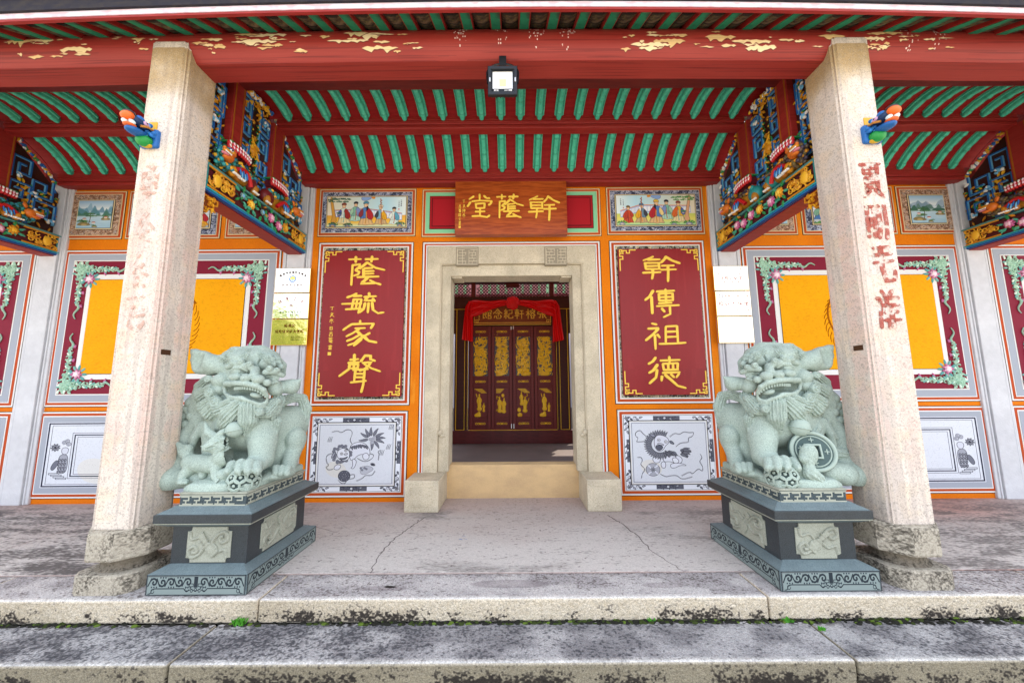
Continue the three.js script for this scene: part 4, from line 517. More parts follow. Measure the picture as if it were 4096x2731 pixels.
function column(s) {
  const t = thing('stone_column', s < 0 ? 'weathered square granite column left of the doorway with faint pale red writing' : 'weathered square granite column right of the doorway with four clear red characters', 'column', [2.836 * s, 0, 1.81], null);
  const hw = 0.156, hd = 0.16, c = 0.022, q = 0.012, P = [];
  for (const [sx, sy] of [[1, 1], [-1, 1], [-1, -1], [1, -1]]) { const a = [[sx * hw, sy * (hd - c - q)], [sx * (hw - q), sy * (hd - c - q * 0.4)], [sx * (hw - c * 0.45), sy * (hd - c * 0.45)], [sx * (hw - c - q * 0.4), sy * (hd - q)], [sx * (hw - c - q), sy * hd]]; P.push(...(sx * sy > 0 ? a : a.reverse())); }
  const g = prism(P, 3.865, 0.012, 2); g.rotateX(-Math.PI / 2); g.translate(0, 0.385, 0); obj('shaft', uvBox(g, 1, s * 3.3, 0), M.granite, t);
  const oct = (r, y0, y1, b) => { const pts = []; for (let i = 0; i < 8; i++) { const a = (i + 0.5) * Math.PI / 4; pts.push([Math.cos(a) * r / Math.cos(Math.PI / 8), Math.sin(a) * r / Math.cos(Math.PI / 8)]); } const e = prism(pts, y1 - y0, b, 2); e.rotateX(-Math.PI / 2); e.translate(0, y0, 0); return e; };
  obj('collar', uvBox(oct(0.222, 0.225, 0.385, 0.02), 1, s, 0), mossStone, t);
  const waist = new THREE.LatheGeometry([[0.19, 0.1], [0.185, 0.118], [0.155, 0.14], [0.148, 0.165], [0.165, 0.2], [0.19, 0.226]].map((p) => new THREE.Vector2(...p)), 16); obj('waist', uvBox(waist, 1, s, 0), waistStone, t); obj('collar_top', uvBox(oct(0.212, 0.384, 0.3875, 0.001), 1, s * 2, 0.4), waistStone, t);
  const pl = []; for (const [sx, sy] of [[1, 1], [-1, 1], [-1, -1], [1, -1]]) { const a = [[sx * 0.215, sy * 0.14], [sx * 0.185, sy * 0.185], [sx * 0.14, sy * 0.215]]; pl.push(...(sx * sy > 0 ? a : a.reverse())); }
  const pg = prism(pl, 0.108, 0.015, 2); pg.rotateX(-Math.PI / 2); obj('plinth', uvBox(pg, 1, s * 2, 0.3), mossStone, t);
  COLCH[s > 0 ? 0 : 1].forEach((k, i) => { GLYPH['col'] = k; const ch = glyphGeo('col', s > 0 ? -0.085 : -0.12, [2.84, 2.49, 2.14, 1.795][i], 0.2, [0.3, 0.3, 0.31, 0.3][i], 0.044, 0.0012, i); ch.translate(0, 0, hd + 0.0006); obj('painted_character', ch, s > 0 ? faded : fadedPale, t); });
  obj('mortise_shade_plate', bx(-s * hw - 0.002, -s * hw + 0.002, 1.645, 1.685, 0.02, 0.1), flat('#4a3020'), t);  // thin dark plate on the face, painting the shade inside a mortise
}
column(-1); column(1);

// big eave beam in three lengths, with peeling paint
const peelTex = pixTex(2048, 256, (u, v) => {
  const x = (u - 0.5) * 9, w = fbm(x * 3, v * 60, 251, 4), l = fbm(x * 2, v * 3, 252, 3);
  let c = mx([138, 36, 29], [158, 56, 47], w * 0.6 + l * 0.5); c = mx(c, [96, 18, 16], sm(0.6, 0.75, fbm(x * 1.2, v * 90, 253, 3)) * 0.5);
  for (const sx of [-0.42, -0.08, 0.22, 0.48, 3.35, 3.6]) { const d = Math.abs(x - sx); if (d < 0.07 && v > 0.36 && v < 0.66 && hsh(x * 120, v * 50, 11) > 0.8 + (0.66 - v) * 0.5 + d * 1.4) c = [226, 210, 202]; }
  return c;
}, (x, w, h) => {   // flakes: the cream undercoat shows through torn holes in the red paint
  const r = rng(1201), X = (m) => (m / 9 + 0.5) * w, Y = (v) => (1 - v) * h;
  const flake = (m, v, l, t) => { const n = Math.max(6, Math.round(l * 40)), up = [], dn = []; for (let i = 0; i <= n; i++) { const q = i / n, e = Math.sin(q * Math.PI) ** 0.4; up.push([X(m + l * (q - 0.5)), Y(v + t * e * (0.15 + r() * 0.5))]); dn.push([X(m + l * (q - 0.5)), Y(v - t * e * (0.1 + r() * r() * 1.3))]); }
    const path = (o) => { x.beginPath(); [...up, ...dn.reverse()].forEach((p, i) => (i ? x.lineTo : x.moveTo).call(x, p[0], p[1] + o)); dn.reverse(); x.closePath(); x.fill(); }; x.fillStyle = '#5a1410'; path(2.2); x.fillStyle = ['#ead09c', '#dfbc82', '#f0dcae'][Math.floor(r() * 3)]; path(0); };  // dark offset copy paints shade along the lower edge of each flake
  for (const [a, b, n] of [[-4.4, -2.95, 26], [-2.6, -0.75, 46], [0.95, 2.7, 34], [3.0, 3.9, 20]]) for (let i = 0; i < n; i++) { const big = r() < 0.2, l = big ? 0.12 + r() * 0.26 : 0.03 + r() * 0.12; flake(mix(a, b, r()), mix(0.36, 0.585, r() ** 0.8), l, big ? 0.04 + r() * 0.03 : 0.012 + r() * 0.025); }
  for (let i = 0; i < 260; i++) { x.fillStyle = `rgba(70,14,12,${0.15 + r() * 0.3})`; x.fillRect(r() * w, r() * h, 20 + r() * 120, 1); }
});
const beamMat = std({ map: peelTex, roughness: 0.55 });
function beamGeo(x0, x1) {
  const prof = [], cz = 1.785, cy = 4.3, r = 0.172;   // (z, y) from the back of the flat bottom round the front to the back
  prof.push([cz - 0.1, cy - 0.15], [cz + 0.09, cy - 0.15], [cz + 0.1, cy - 0.143]); for (let a = -48; a <= 222; a += 9) prof.push([cz + Math.cos(a * Math.PI / 180) * r * (a < -20 ? 0.985 : 1), cy + Math.sin(a * Math.PI / 180) * r]); prof.push(prof[0]);
  const len = [0]; for (let i = 1; i < prof.length; i++) len.push(len[i - 1] + Math.hypot(prof[i][0] - prof[i - 1][0], prof[i][1] - prof[i - 1][1]));
  const nx = 28, v = [], uv = [], P = (i, j) => { const x = mix(x0, x1, i / nx); return [x, prof[j][1], prof[j][0]]; };
  for (let i = 0; i < nx; i++) for (let j = 0; j < prof.length - 1; j++) { const q = [[i, j], [i + 1, j], [i + 1, j + 1], [i, j], [i + 1, j + 1], [i, j + 1]]; for (const [a, b] of q) { v.push(...P(a, b)); uv.push(mix(x0, x1, a / nx) / 9 + 0.5, Math.min(1, len[b] / 0.72)); } }
  const g = new THREE.BufferGeometry(); g.setAttribute('position', new THREE.BufferAttribute(new Float32Array(v), 3)); g.setAttribute('uv', new THREE.BufferAttribute(new Float32Array(uv), 2)); sag(g, 0.5); return toCreasedNormals(g, 0.5);
}
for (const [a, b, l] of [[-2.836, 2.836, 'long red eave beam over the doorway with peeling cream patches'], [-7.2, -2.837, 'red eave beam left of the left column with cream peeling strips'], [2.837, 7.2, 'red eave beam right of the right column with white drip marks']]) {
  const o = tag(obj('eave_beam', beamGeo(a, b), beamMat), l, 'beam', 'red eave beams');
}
// purlins
const purl = (x0, x1, y0, y1, z0, z1) => [bx(x0, x1, y0 + 0.05, y1, z0, z1, 0.01), bx(x0, x1, y0, y0 + 0.046, z0 + 0.006, z1 - 0.006, 0.012), bx(x0, x1, y0 + 0.1, y0 + 0.112, z1 - 0.02, z1 + 0.006, 0.004), bx(x0, x1, y0 + 0.065, y0 + 0.08, z1 - 0.02, z1 + 0.009, 0.004)];
const spans = [[-2.77, 2.77, 'of the middle bay'], [-6.0, -2.89, 'of the left bay'], [2.89, 6.0, 'of the right bay'], [-9.2, -6.14, 'of the outermost left bay'], [6.14, 9.2, 'of the outermost right bay']];
for (const [k, lab, y0, y1, z0, z1] of [[0, 'dark red purlin just behind the eave beam', 4.445, 4.75, 1.225, 1.375], [1, 'red purlin between the two rows of green ribs', 4.42, 4.66, 0.57, 0.705], [2, 'red wall plate along the top of the painted wall', 4.062, 4.33, 0.004, 0.15]])
  for (const [a, b, w] of spans) tag(obj('purlin', purl(a, b, y0, y1, z0, z1), k ? M.redwood : M.purlinDark), `${lab} ${w}`, 'beam', 'red purlins of the porch ceiling');
// curved ceiling with moulded ribs
const UPPER = [[1.24, 4.56], [1.12, 4.585], [0.95, 4.598], [0.8, 4.572], [0.69, 4.535]], LOWER = [[0.575, 4.485], [0.46, 4.44], [0.34, 4.375], [0.23, 4.292], [0.145, 4.205]];
function ribGeo(line) {
  const c = new THREE.CatmullRomCurve3(line.map((p) => new THREE.Vector3(0, p[1], p[0]))), n = 44, v = [], cc = [], rows = [], prof = 11;
  for (let i = 0; i <= n; i++) {
    const t = i / n, p = c.getPointAt(t), d = c.getTangentAt(t), nn = new THREE.Vector3(0, d.z, -d.y); if (nn.y > 0) nn.negate();
    const bulge = Math.exp(-(((t - 0.14) / 0.035) ** 2)) + Math.exp(-(((t - 0.52) / 0.035) ** 2)) + Math.exp(-(((t - 0.88) / 0.035) ** 2)), swell = 0.5 - 0.5 * Math.cos((t - 0.14) / 0.38 * 6.283), end = t > 0.94 ? Math.sqrt(Math.max(0, 1 - ((t - 0.94) / 0.06) ** 2)) : 1;
    const b = (0.029 + 0.006 * bulge + 0.004 * swell) * (0.3 + 0.7 * end), dp = (0.036 + 0.012 * bulge + 0.006 * swell) * end, w = t > 0.93 ? b + 0.001 : 0.052, row = [];
    const nick = Math.min(1, Math.abs(t - 0.175) / 0.02, Math.abs(t - 0.555) / 0.02, Math.abs(t - 0.845) / 0.02); const push = (x, k) => row.push([x, p.y + nn.y * k, p.z + nn.z * k, (Math.abs(Math.abs(x) - b - 0.006) < 0.009 ? 0.6 : 1) * (Math.abs(x) < b ? 0.6 + 0.4 * nick : 1)]);  // grooves and nicks darkened: grime and shading put into the vertex colour
    push(-w, -0.02); push(-w, 0.006); push(-Math.min(w, b + 0.008), 0.009); for (let k = 0; k <= 4; k++) { const a = Math.PI * (1 - k / 4); push(Math.cos(a) * b, 0.009 + Math.sin(a) * dp); } push(Math.min(w, b + 0.008), 0.009); push(w, 0.006); push(w, -0.02); rows.push(row);
  }
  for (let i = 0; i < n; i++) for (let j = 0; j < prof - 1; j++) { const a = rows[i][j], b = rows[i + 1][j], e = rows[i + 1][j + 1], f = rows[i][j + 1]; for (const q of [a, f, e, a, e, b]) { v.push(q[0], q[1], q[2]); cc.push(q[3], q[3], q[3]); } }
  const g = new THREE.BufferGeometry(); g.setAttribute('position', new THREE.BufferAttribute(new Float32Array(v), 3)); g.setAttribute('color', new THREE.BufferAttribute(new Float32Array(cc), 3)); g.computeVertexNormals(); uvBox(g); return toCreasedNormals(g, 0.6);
}
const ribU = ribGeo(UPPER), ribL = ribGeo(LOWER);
function boardGeo(line, x0, x1) { const c = new THREE.CatmullRomCurve3(line.map((p) => new THREE.Vector3(0, p[1] + 0.02, p[0]))), pts = c.getPoints(16), s = pts.map((p) => [p.z, p.y]); const g = prism([...s, ...[...s].reverse().map((p) => [p[0], p[1] + 0.02])], x1 - x0); g.rotateY(-Math.PI / 2); g.translate(x1, 0, 0); return uvBox(g); }
for (const [x0, x1, w] of spans) {
  const t = thing('porch_ceiling', `curved red porch ceiling with green bamboo ribs ${w}`, 'ceiling', [0, 0, 0], null);
  for (const [line, g, n] of [[UPPER, ribU, 'front'], [LOWER, ribL, 'rear']]) {
    obj('ceiling_board', boardGeo(line, x0 < -6.5 ? x0 : x0 - (x0 === 6.14 ? 0.069 : 0.059), x1 > 6.5 ? x1 : x1 + (x1 === -6.14 ? 0.069 : 0.059)), M.redboard, t);
    const mid = (x0 + x1) / 2, cnt = Math.floor((x1 - x0 - 0.08) / 0.2275), N = w.includes('middle') ? 24 : cnt;
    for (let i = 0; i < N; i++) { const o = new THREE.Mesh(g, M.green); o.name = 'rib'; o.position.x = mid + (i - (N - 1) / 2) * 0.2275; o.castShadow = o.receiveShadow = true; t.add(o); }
  }
}
// eave: flat rafters, pan tiles between them, fascia boards, roof deck
const eave = thing('eave_roof', 'tiled eave over the porch with green rafters and clay pan tiles', 'roof', [0, 0, 0], null), SL = Math.atan(0.51);
const slope = (z) => 4.462 - 0.51 * (z - 1.8);
{
  const rafG = bx(-0.047, 0.047, 0.001, 0.06, -0.42, 0.432), stripG = bx(-0.038, 0.038, -0.004, 0.004, -0.42, 0.431), mrot = (o, x) => { o.position.set(x, 4.462 + sagAt(x), 1.8); o.rotation.x = SL; };
  const tg = (() => { const a = [], n = 6; for (let i = 0; i <= n; i++) { const t = (i / n - 0.5) * 2; a.push([t * 0.082, 0.028 * t * t]); } const g = prism([...a, ...a.slice().reverse().map((p) => [p[0], p[1] + 0.014])], 0.2); return uvBox(g); })();
  const tileMats = [0, 1, 2, 3].map((i) => { const m = M.tileClay.clone(); m.color = new THREE.Color().setScalar([1, 0.72, 0.85, 0.58][i]); return m; });
  for (let i = -21; i < 21; i++) { const x = (i + 0.5) * 0.2355, r = obj('rafter', rafG.clone(), M.redwood, eave); mrot(r, x); const k = hsh(i, 7); obj('green_strip', uvBox(stripG, 1, k * 9, k * 5), M.rafterGreen, r); }
  for (let i = -21; i <= 21; i++) for (let j = 0; j < 4; j++) { const x = i * 0.2355 + (hsh(i, j) - 0.5) * 0.008, o = obj('pan_tile', tg, tileMats[Math.floor(hsh(i, j, 5) * 4)], eave), z = -0.3 + j * 0.155; o.position.set(x, slope(1.8 + z * Math.cos(SL)) + sagAt(x) + 0.018 + 0.012 * (j % 2 ? 0.6 : 1), 1.8 + z * Math.cos(SL)); o.rotation.x = SL + 0.06; o.rotation.z = (hsh(i, j, 9) - 0.5) * 0.06; }
  const long = (y0, y1, z0, z1, b = 0.004) => { const G = []; for (let k = -20; k < 20; k++) { const g = bx(k * 0.25, k * 0.25 + 0.25, y0, y1, z0, z1); G.push(g); } return sag(merge(G)); };
  obj('fascia_strip', long(4.246, 4.262, 2.2, 2.226), M.redwood, eave);
  obj('fascia_board', long(4.263, 4.306, 2.19, 2.232), std({ map: rep(dtex(512, 64, (u, v) => { const l = fbm(u * 30, v * 2, 261, 4, 0); return mx(mx([220, 206, 214], [208, 180, 186], sm(0.35, 0.7, l)), [198, 202, 216], sm(0.5, 0.7, fbm(u * 18, v, 262, 3)) * 0.7); }), 2, 0.1), roughness: 0.6 }), eave);
  obj('tile_bed_edge', long(4.307, 4.42, 2.2, 2.25), std({ map: rep(dtex(512, 64, (u, v) => { const l = fbm(u * 40, v * 3, 263, 4, 0); return mx([34, 34, 48], [62, 56, 52], l); }), 2, 0.15), roughness: 0.75 }), eave);  // dark band along the eave, meant as the edge of the tile bed
  const deck = []; for (let k = -20; k < 20; k++) { const g = new THREE.BoxGeometry(0.5, 0.06, 4.1); g.rotateX(SL); g.translate(k * 0.5 + 0.25, slope(0.4) + 0.15, 0.4); deck.push(uvBox(g)); } obj('roof_deck', sag(merge(deck)), M.tileClay, eave);
  { const g = bx(-10, 10, 0, 0.06, 0, 1.75); g.rotateX(-0.45); g.translate(0, 5.42, -3.32); obj('added_sun_slope', uvBox(g), M.tileClay, eave); }  // unseen slope added to keep the sun from shining through the doorway
  const drip = []; { const s = new THREE.Shape(); s.moveTo(-0.075, 0.05); s.quadraticCurveTo(-0.06, -0.02, 0, -0.055); s.quadraticCurveTo(0.06, -0.02, 0.075, 0.05); s.closePath(); const g0 = new THREE.ExtrudeGeometry(s, { depth: 0.02, bevelEnabled: true, bevelSize: 0.005, bevelThickness: 0.005, bevelSegments: 1 }), m = std({ color: new THREE.Color('#8f8a80'), roughness: 0.8 }); uvBox(g0); for (let i = -17; i <= 17; i++) { const x = i * 0.2355, o = obj('drip_tile', g0, m, eave); o.position.set(x, 4.487 + sagAt(x), 2.27); o.rotation.x = -0.12; } }
  const cov = []; for (let i = -17; i < 17; i++) { const x = (i + 0.5) * 0.2355, g = new THREE.CylinderGeometry(0.07, 0.07, 4.2, 10, 1, false, Math.PI / 2, Math.PI); g.rotateX(Math.PI / 2 + SL); g.translate(x, slope(0.4) + 0.2 + sagAt(x), 0.4); cov.push(g); } const cm = obj('cover_tiles', cov, M.tileClay, eave); cm.name = 'cover_tile_rows'; cm.userData.kind = 'stuff';
}

// ------------------------------------------------------------------ carved timber frames between column and wall
const C = { blue: lin('#1c62ac'), sky: lin('#6fb4dc'), gold: lin('#cf8a1c'), gold2: lin('#e8b02c'), maroon: lin('#561420'), teal: lin('#2a8a8a'), green: lin('#2a8a4c'), dgreen: lin('#1c4a34'), pink: lin('#d67aa4'), pale: lin('#eec2d2'), red: lin('#c01c20'), white: lin('#ece8e0'), orange: lin('#cc6a1c'), navy: lin('#123a74') };
const VP = vcol({ roughness: 0.45 });
const toFrame = new THREE.Matrix4().makeBasis(new THREE.Vector3(0, 0, -1), new THREE.Vector3(0, 1, 0), new THREE.Vector3(1, 0, 0));
const hui = (x, y, w, h, fx, fy) => [[0, -0.1], [0, 1], [1, 1], [1, 0.18], [0.36, 0.18], [0.36, 0.66], [0.68, 0.66]].map(([a, b]) => [x + (fx ? 1 - a : a) * w, y + (fy ? 1 - b : b) * h]);
function fret(lines, n) { return [lines.map((l, i) => paint(ribbon(l, 0.021, n - 0.018, n + (i % 4) * 0.0008), C.sky)), lines.map((l, i) => paint(ribbon(l, 0.0135, n - 0.016, n + 0.007 + (i % 4) * 0.0008), C.blue))]; }
function foliage(x0, x1, y0, y1, n, z, cols, seed, size = 0.05) { const r = rng(seed), G = []; for (let i = 0; i < n; i++) { const a = r() * 6.28, l = size * (0.6 + r() * 0.7); G.push(leaf(mix(x0, x1, r()), mix(y0, y1, r()), z + r() * 0.012, a, l, l * (0.4 + r() * 0.3), 0.05, cols[Math.floor(r() * cols.length)], r() < 0.5 ? 1 : -1)); } return G; }
function scrollVine(x, y, h, z, seed) { const r = rng(seed), G = []; for (let i = 0; i < Math.round(h / 0.075); i++) for (const f of [-1, 1]) { const cy = y + 0.04 + i * 0.075, P = []; for (let k = 0; k <= 7; k++) { const t = k / 7, a = f > 0 ? -1.4 + t * 4.6 : Math.PI + 1.4 - t * 4.6, q = 0.03 * (1 - t * 0.65); P.push([x + f * 0.034 + Math.cos(a) * q, cy + Math.sin(a) * q, z + t * 0.008]); } G.push(paint(tubePts(P, 0.0065, 14, 5), r() < 0.3 ? C.dgreen : C.green)); G.push(paint(blob(x + f * 0.036, cy, z + 0.012, 0.009, 0.009, 0.007, undefined, true), C.gold2)); } return G; }
function peony(x, y, z, s, pal, r) { const G = []; for (let k = 0; k < 3; k++) for (let i = 0; i < 8 - k * 2; i++) { const a = i * 6.283 / (8 - k * 2) + k * 0.4, q = s * (0.72 - k * 0.26); G.push(paint(blob(x + Math.cos(a) * q, y + Math.sin(a) * q, z + k * s * 0.2, s * 0.42, s * 0.3, s * 0.2, [0, 0, a], true), pal[k], 0.2, r)); } return G; }
function leafRing(x, y, z, s, r) { const G = []; for (let i = 0; i < 5; i++) { const a = i * 1.26 + r(); G.push(leaf(x + Math.cos(a) * s * 0.8, y + Math.sin(a) * s * 0.8, z - 0.004, a, s * 0.9, s * 0.5, 0.06, i % 2 ? C.green : lin('#4aa88a'))); } return G; }
const FG = (G, s) => G.flat(9).map((g) => { g = xf(g, toFrame); return s > 0 ? xf(g, flipX) : g; });   // frame plane (u, v, n) to the world, mirrored for the right side
function carvedLion(parent, s, u, hd) {   // small painted lion lying on the beam, head towards hd (-1 column, 1 wall)
  const g = new THREE.Group(); g.name = 'carved_lion'; parent.add(g); const r = rng(500 + u * 100), y = 3.407, B = (x, yy, z, a, b, c, rot) => blob(u + x * hd, y + yy, z, a, b, c, rot);
  obj('body', FG([paint(B(-0.05, 0.1, -0.03, 0.17, 0.085, 0.07), lin('#a8741c')), paint(B(-0.2, 0.1, -0.02, 0.09, 0.09, 0.07), s < 0 ? lin('#6a1a1c') : C.teal), paint(B(-0.235, 0.05, 0.015, 0.036, 0.06, 0.04), lin('#b0741e')), paint(B(0.02, 0.05, 0.035, 0.036, 0.052, 0.036), lin('#b8701c')), paint(B(0.1, 0.05, 0.045, 0.04, 0.055, 0.04), C.gold), ...[-0.2, -0.14, -0.08].map((x) => paint(B(x, 0.17, 0.02, 0.03, 0.03, 0.03), hd < 0 ? C.dgreen : C.teal))], s), VP, g);
  obj('claws', FG([[-0.24, 0.02], [0.02, 0.06], [0.1, 0.07]].flatMap(([x, z]) => [0, 1, 2, 3].map((k) => paint(B(x - 0.03 + k * 0.022, 0.012, z + 0.02, 0.011, 0.011, 0.016), C.white))), s), VP, g);
  const mc = s < 0 ? [C.teal, C.dgreen, lin('#2a7a8a'), C.gold2] : [lin('#3a3040'), lin('#5a4a3a'), lin('#6a5a30'), C.gold];
  const M1 = []; for (let i = 0; i < 95; i++) { const a = r() * 6.28, q = 0.06 + r() * 0.05; M1.push(paint(B(0.185 + Math.cos(a) * q * 0.9, 0.125 + Math.sin(a) * q, 0.0 + r() * 0.075, 0.02, 0.02, 0.018, undefined), r() < 0.18 ? mc[3] : mc[Math.floor(r() * 3)], 0.4, r)); } for (let i = 0; i < 40; i++) M1.push(paint(B(-0.2 + r() * 0.3, 0.13 + r() * 0.06, 0.02 + r() * 0.03, 0.02, 0.016, 0.016), mc[Math.floor(r() * 4)], 0.4, r)); obj('mane', FG(M1, s), VP, g);
  const hd2 = obj('head', FG([paint(B(0.2, 0.13, 0.07, 0.055, 0.055, 0.05), C.orange), paint(B(0.25, 0.15, 0.1, 0.042, 0.022, 0.03), C.gold), paint(B(0.24, 0.092, 0.095, 0.042, 0.018, 0.03), C.orange), paint(B(0.285, 0.165, 0.105, 0.016, 0.015, 0.016), C.orange), paint(B(0.215, 0.178, 0.112, 0.018, 0.012, 0.014), C.white), paint(B(0.218, 0.178, 0.124, 0.007, 0.008, 0.006), lin('#181418')), paint(B(0.21, 0.194, 0.108, 0.03, 0.008, 0.012), lin('#2a6ab0')), paint(B(0.14, 0.2, 0.08, 0.022, 0.034, 0.016, [0, 0, 0.4]), C.orange)], s), VP, g);
  obj('tongue', FG([paint(B(0.268, 0.116, 0.1, 0.04, 0.01, 0.022), lin('#e08a9a'))], s), VP, hd2); obj('teeth', FG([0, 1, 2, 3, 4, 5].map((k) => paint(B(0.225 + k * 0.013, 0.131, 0.124, 0.006, 0.008, 0.005), C.white)), s), VP, hd2);
  obj('ribbon', FG([paint(tubePts([[u + 0.1 * hd, y + 0.07, 0.06], [u - 0.02 * hd, y + 0.12, 0.075], [u - 0.1 * hd, y + 0.06, 0.07], [u - 0.13 * hd, y + 0.02, 0.06]], 0.022, 20, 6), C.red), ...[0, 1, 2, 3, 4].map((k) => paint(B(0.05 - k * 0.022, 0.07 - (k % 2) * 0.02, 0.085, 0.008, 0.036, 0.01, [0, 0, 0.3]), k % 2 ? C.sky : C.blue))], s), VP, g);
  return g;
}
function lotus(parent, s, u, y, w) { const G = []; for (let row = 0; row < 2; row++) for (let i = 0; i < 9; i++) { const t = i / 8 - 0.5; G.push(paint(blob(u + t * w, y + 0.022 + row * 0.035, 0.015 + 0.03 * Math.cos(t * 2.6), 0.018, 0.03, 0.02, [0, 0, -t * 0.6]), C.red), paint(blob(u + t * w, y + 0.03 + row * 0.035, 0.024 + 0.03 * Math.cos(t * 2.6), 0.011, 0.02, 0.016, [0, 0, -t * 0.6]), i % 2 ? C.pale : C.white)); } G.push(paint(bx(u - w * 0.52, u + w * 0.52, y + 0.078, y + 0.092, -0.1, 0.045, 0.005), C.green), paint(bx(u - w * 0.46, u + w * 0.46, y - 0.01, y + 0.07, -0.1, 0.01, 0.01), C.maroon)); obj('lotus_seat', FG(G, s), VP, parent); }
function carvedFrame(s) {
  const t = thing('carved_frame', s < 0 ? 'carved and painted timber frame with two small lions behind the left column' : 'carved and painted timber frame with two small lions behind the right column', 'carved frame', [2.72 * s, 0, 0], null), r = rng(600 + s);
  const put = (n, G, m = VP) => obj(n, FG([G].flat(9), s), m, t);
  // beam
  obj('beam_core', [bx(s > 0 ? 0.012 : -0.225, s > 0 ? 0.225 : -0.012, 3.166, 3.385, 0.02, 1.69, 0.03, 3)], flat('#541420', { roughness: 0.55 }), t);
  obj('beam_underside', [bx(s > 0 ? 0.03 : -0.21, s > 0 ? 0.21 : -0.03, 3.122, 3.165, 0.03, 1.69)], M.redwood, t);
  put('top_rail', [paint(bx(-1.69, -0.03, 3.384, 3.407, -0.23, 0.008, 0.006), lin('#4f8f8c'))]);
  put('bottom_rail', [paint(bx(-1.69, -0.03, 3.132, 3.164, -0.2, 0.004, 0.008), C.navy), paint(bx(-1.69, -0.03, 3.163, 3.178, -0.2, 0.01, 0.005), lin('#2fa6b0')), paint(bx(-1.69, -0.03, 3.146, 3.156, -0.2, 0.008, 0.004), lin('#1f7fc4'))]);
  put('end_cap', [paint(bx(-1.69, -1.62, 3.18, 3.383, -0.1, 0.012, 0.004), C.teal)]); put('end_cap', [paint(bx(-0.062, -0.02, 3.15, 3.395, -0.21, 0.006, 0.02), C.teal)]);
  for (const [a, b] of [[-1.615, -1.3], [-0.4, -0.065]]) { const G = [paint(ribbon([[a, 3.19], [b, 3.19]], 0.016, 0, 0.012), C.gold), paint(ribbon([[a, 3.374], [b, 3.374]], 0.016, 0, 0.012), C.gold)]; for (let i = 0; i < 40; i++) { const q = tubePts([0, 1, 2, 3, 4].map((k) => { const an = k * 1.1 + i, w = 0.03 * (1 - k * 0.15); return [Math.cos(an) * w, Math.sin(an) * w, k * 0.002]; }), 0.0065, 12, 5); const px = mix(a + 0.02, b - 0.02, r()), lim = 1 - 0.6 * Math.abs((px - (a + (a < -1 ? 0 : b - a))) / (b - a)); q.translate(px, 3.282 + (r() - 0.5) * 0.17 * lim, 0.006); G.push(paint(q, r() < 0.5 ? C.gold : C.gold2)); } G.push(paint(blob((a + b) / 2 + (a < -1 ? -0.06 : 0.06), 3.28, 0.012, 0.045, 0.06, 0.022), C.gold2)); put('gold_scrollwork', G); }
  for (const [u, y, k] of [[-1.08, 3.28, 0], [-0.9, 3.285, 3], [-0.76, 3.29, 1], [-0.62, 3.255, 1], [-0.5, 3.285, 2], [-1.2, 3.31, 3]]) {
    const kk = s < 0 ? k : [1, 1, 1, 0][k], pal = [[C.gold, C.gold2, lin('#f0c850')], [lin('#c05a8c'), C.pink, C.pale], [C.gold, lin('#d99a1c'), C.gold2], [lin('#5a7a80'), lin('#8aa09a'), C.sky]][kk];
    put('flower', peony(u, y, 0.012, kk === 3 ? 0.032 : 0.05, pal, r)); put('leaves', leafRing(u, y, 0.006, 0.07, r));
  }
  put('leaves', [foliage(-1.25, -0.42, 3.2, 3.36, 26, 0.002, [C.green, lin('#4aa88a'), C.gold], 610 + s, 0.05), paint(tubePts([[-1.28, 3.3, 0.006], [-1.1, 3.22, 0.006], [-0.9, 3.33, 0.006], [-0.7, 3.22, 0.006], [-0.42, 3.3, 0.006]], 0.006, 40, 5), C.dgreen)]);
  // posts
  for (const [u0, u1, y1] of [[-1.385, -1.225, 4.5], [-0.775, -0.57, 4.45]]) { const o = put('post', [bx(u0, u1, 3.5, y1, -0.17, -0.022, 0.008)], M.redwood); obj('orange_stripe', FG([bx(u0 + 0.018, u0 + 0.032, 3.5, y1 - 0.01, -0.03, -0.0195), bx(u1 - 0.032, u1 - 0.018, 3.5, y1 - 0.01, -0.03, -0.0195)], s), flat('#a05a1c'), o); lotus(t, s, (u0 + u1) / 2, 3.66, 0.27); }
  // panels
  const top = (z) => (z > 0.6 ? 4.62 : z > 0.5 ? 4.46 : z > 0.12 ? mix(4.1, 4.43, Math.min(1, ((z - 0.12) / 0.4) ** 0.75)) : 4.0);
  put('panel_board', [paint(bx(-1.69, -1.38, 3.4, 4.5, -0.13, -0.088), lin('#3a1612')), paint(bx(-1.24, -0.77, 3.4, 4.6, -0.131, -0.089), lin('#3a1612')), paint(prism([[-0.58, 3.4], [-0.05, 3.4], [-0.05, 3.98], [-0.18, 4.1], [-0.3, 4.22], [-0.45, 4.36], [-0.58, 4.44]], 0.042).translate(0, 0, -0.132), lin('#3a1612'))]);
  const A = []; for (let i = 0; i < 4; i++) A.push(hui(-1.66, 3.5 + i * 0.27, 0.2, 0.22, i % 2, i > 1)); A.push([[-1.43, 3.45], [-1.43, 3.8], [-1.48, 3.8]], [[-1.43, 4.0], [-1.43, 4.3], [-1.5, 4.3]]);
  put('fretwork', fret(A, -0.068)); put('gold_foliage', foliage(-1.66, -1.42, 3.45, 4.45, 90, -0.082, [C.gold, C.gold, C.gold2, C.green], 620, 0.05));
  const Bf = []; for (let i = 0; i < 4; i++) { Bf.push(hui(-1.205, 3.5 + i * 0.26, 0.13, 0.2, i % 2, 0), hui(-0.925, 3.46 + i * 0.26, 0.135, 0.2, !(i % 2), i % 2)); }
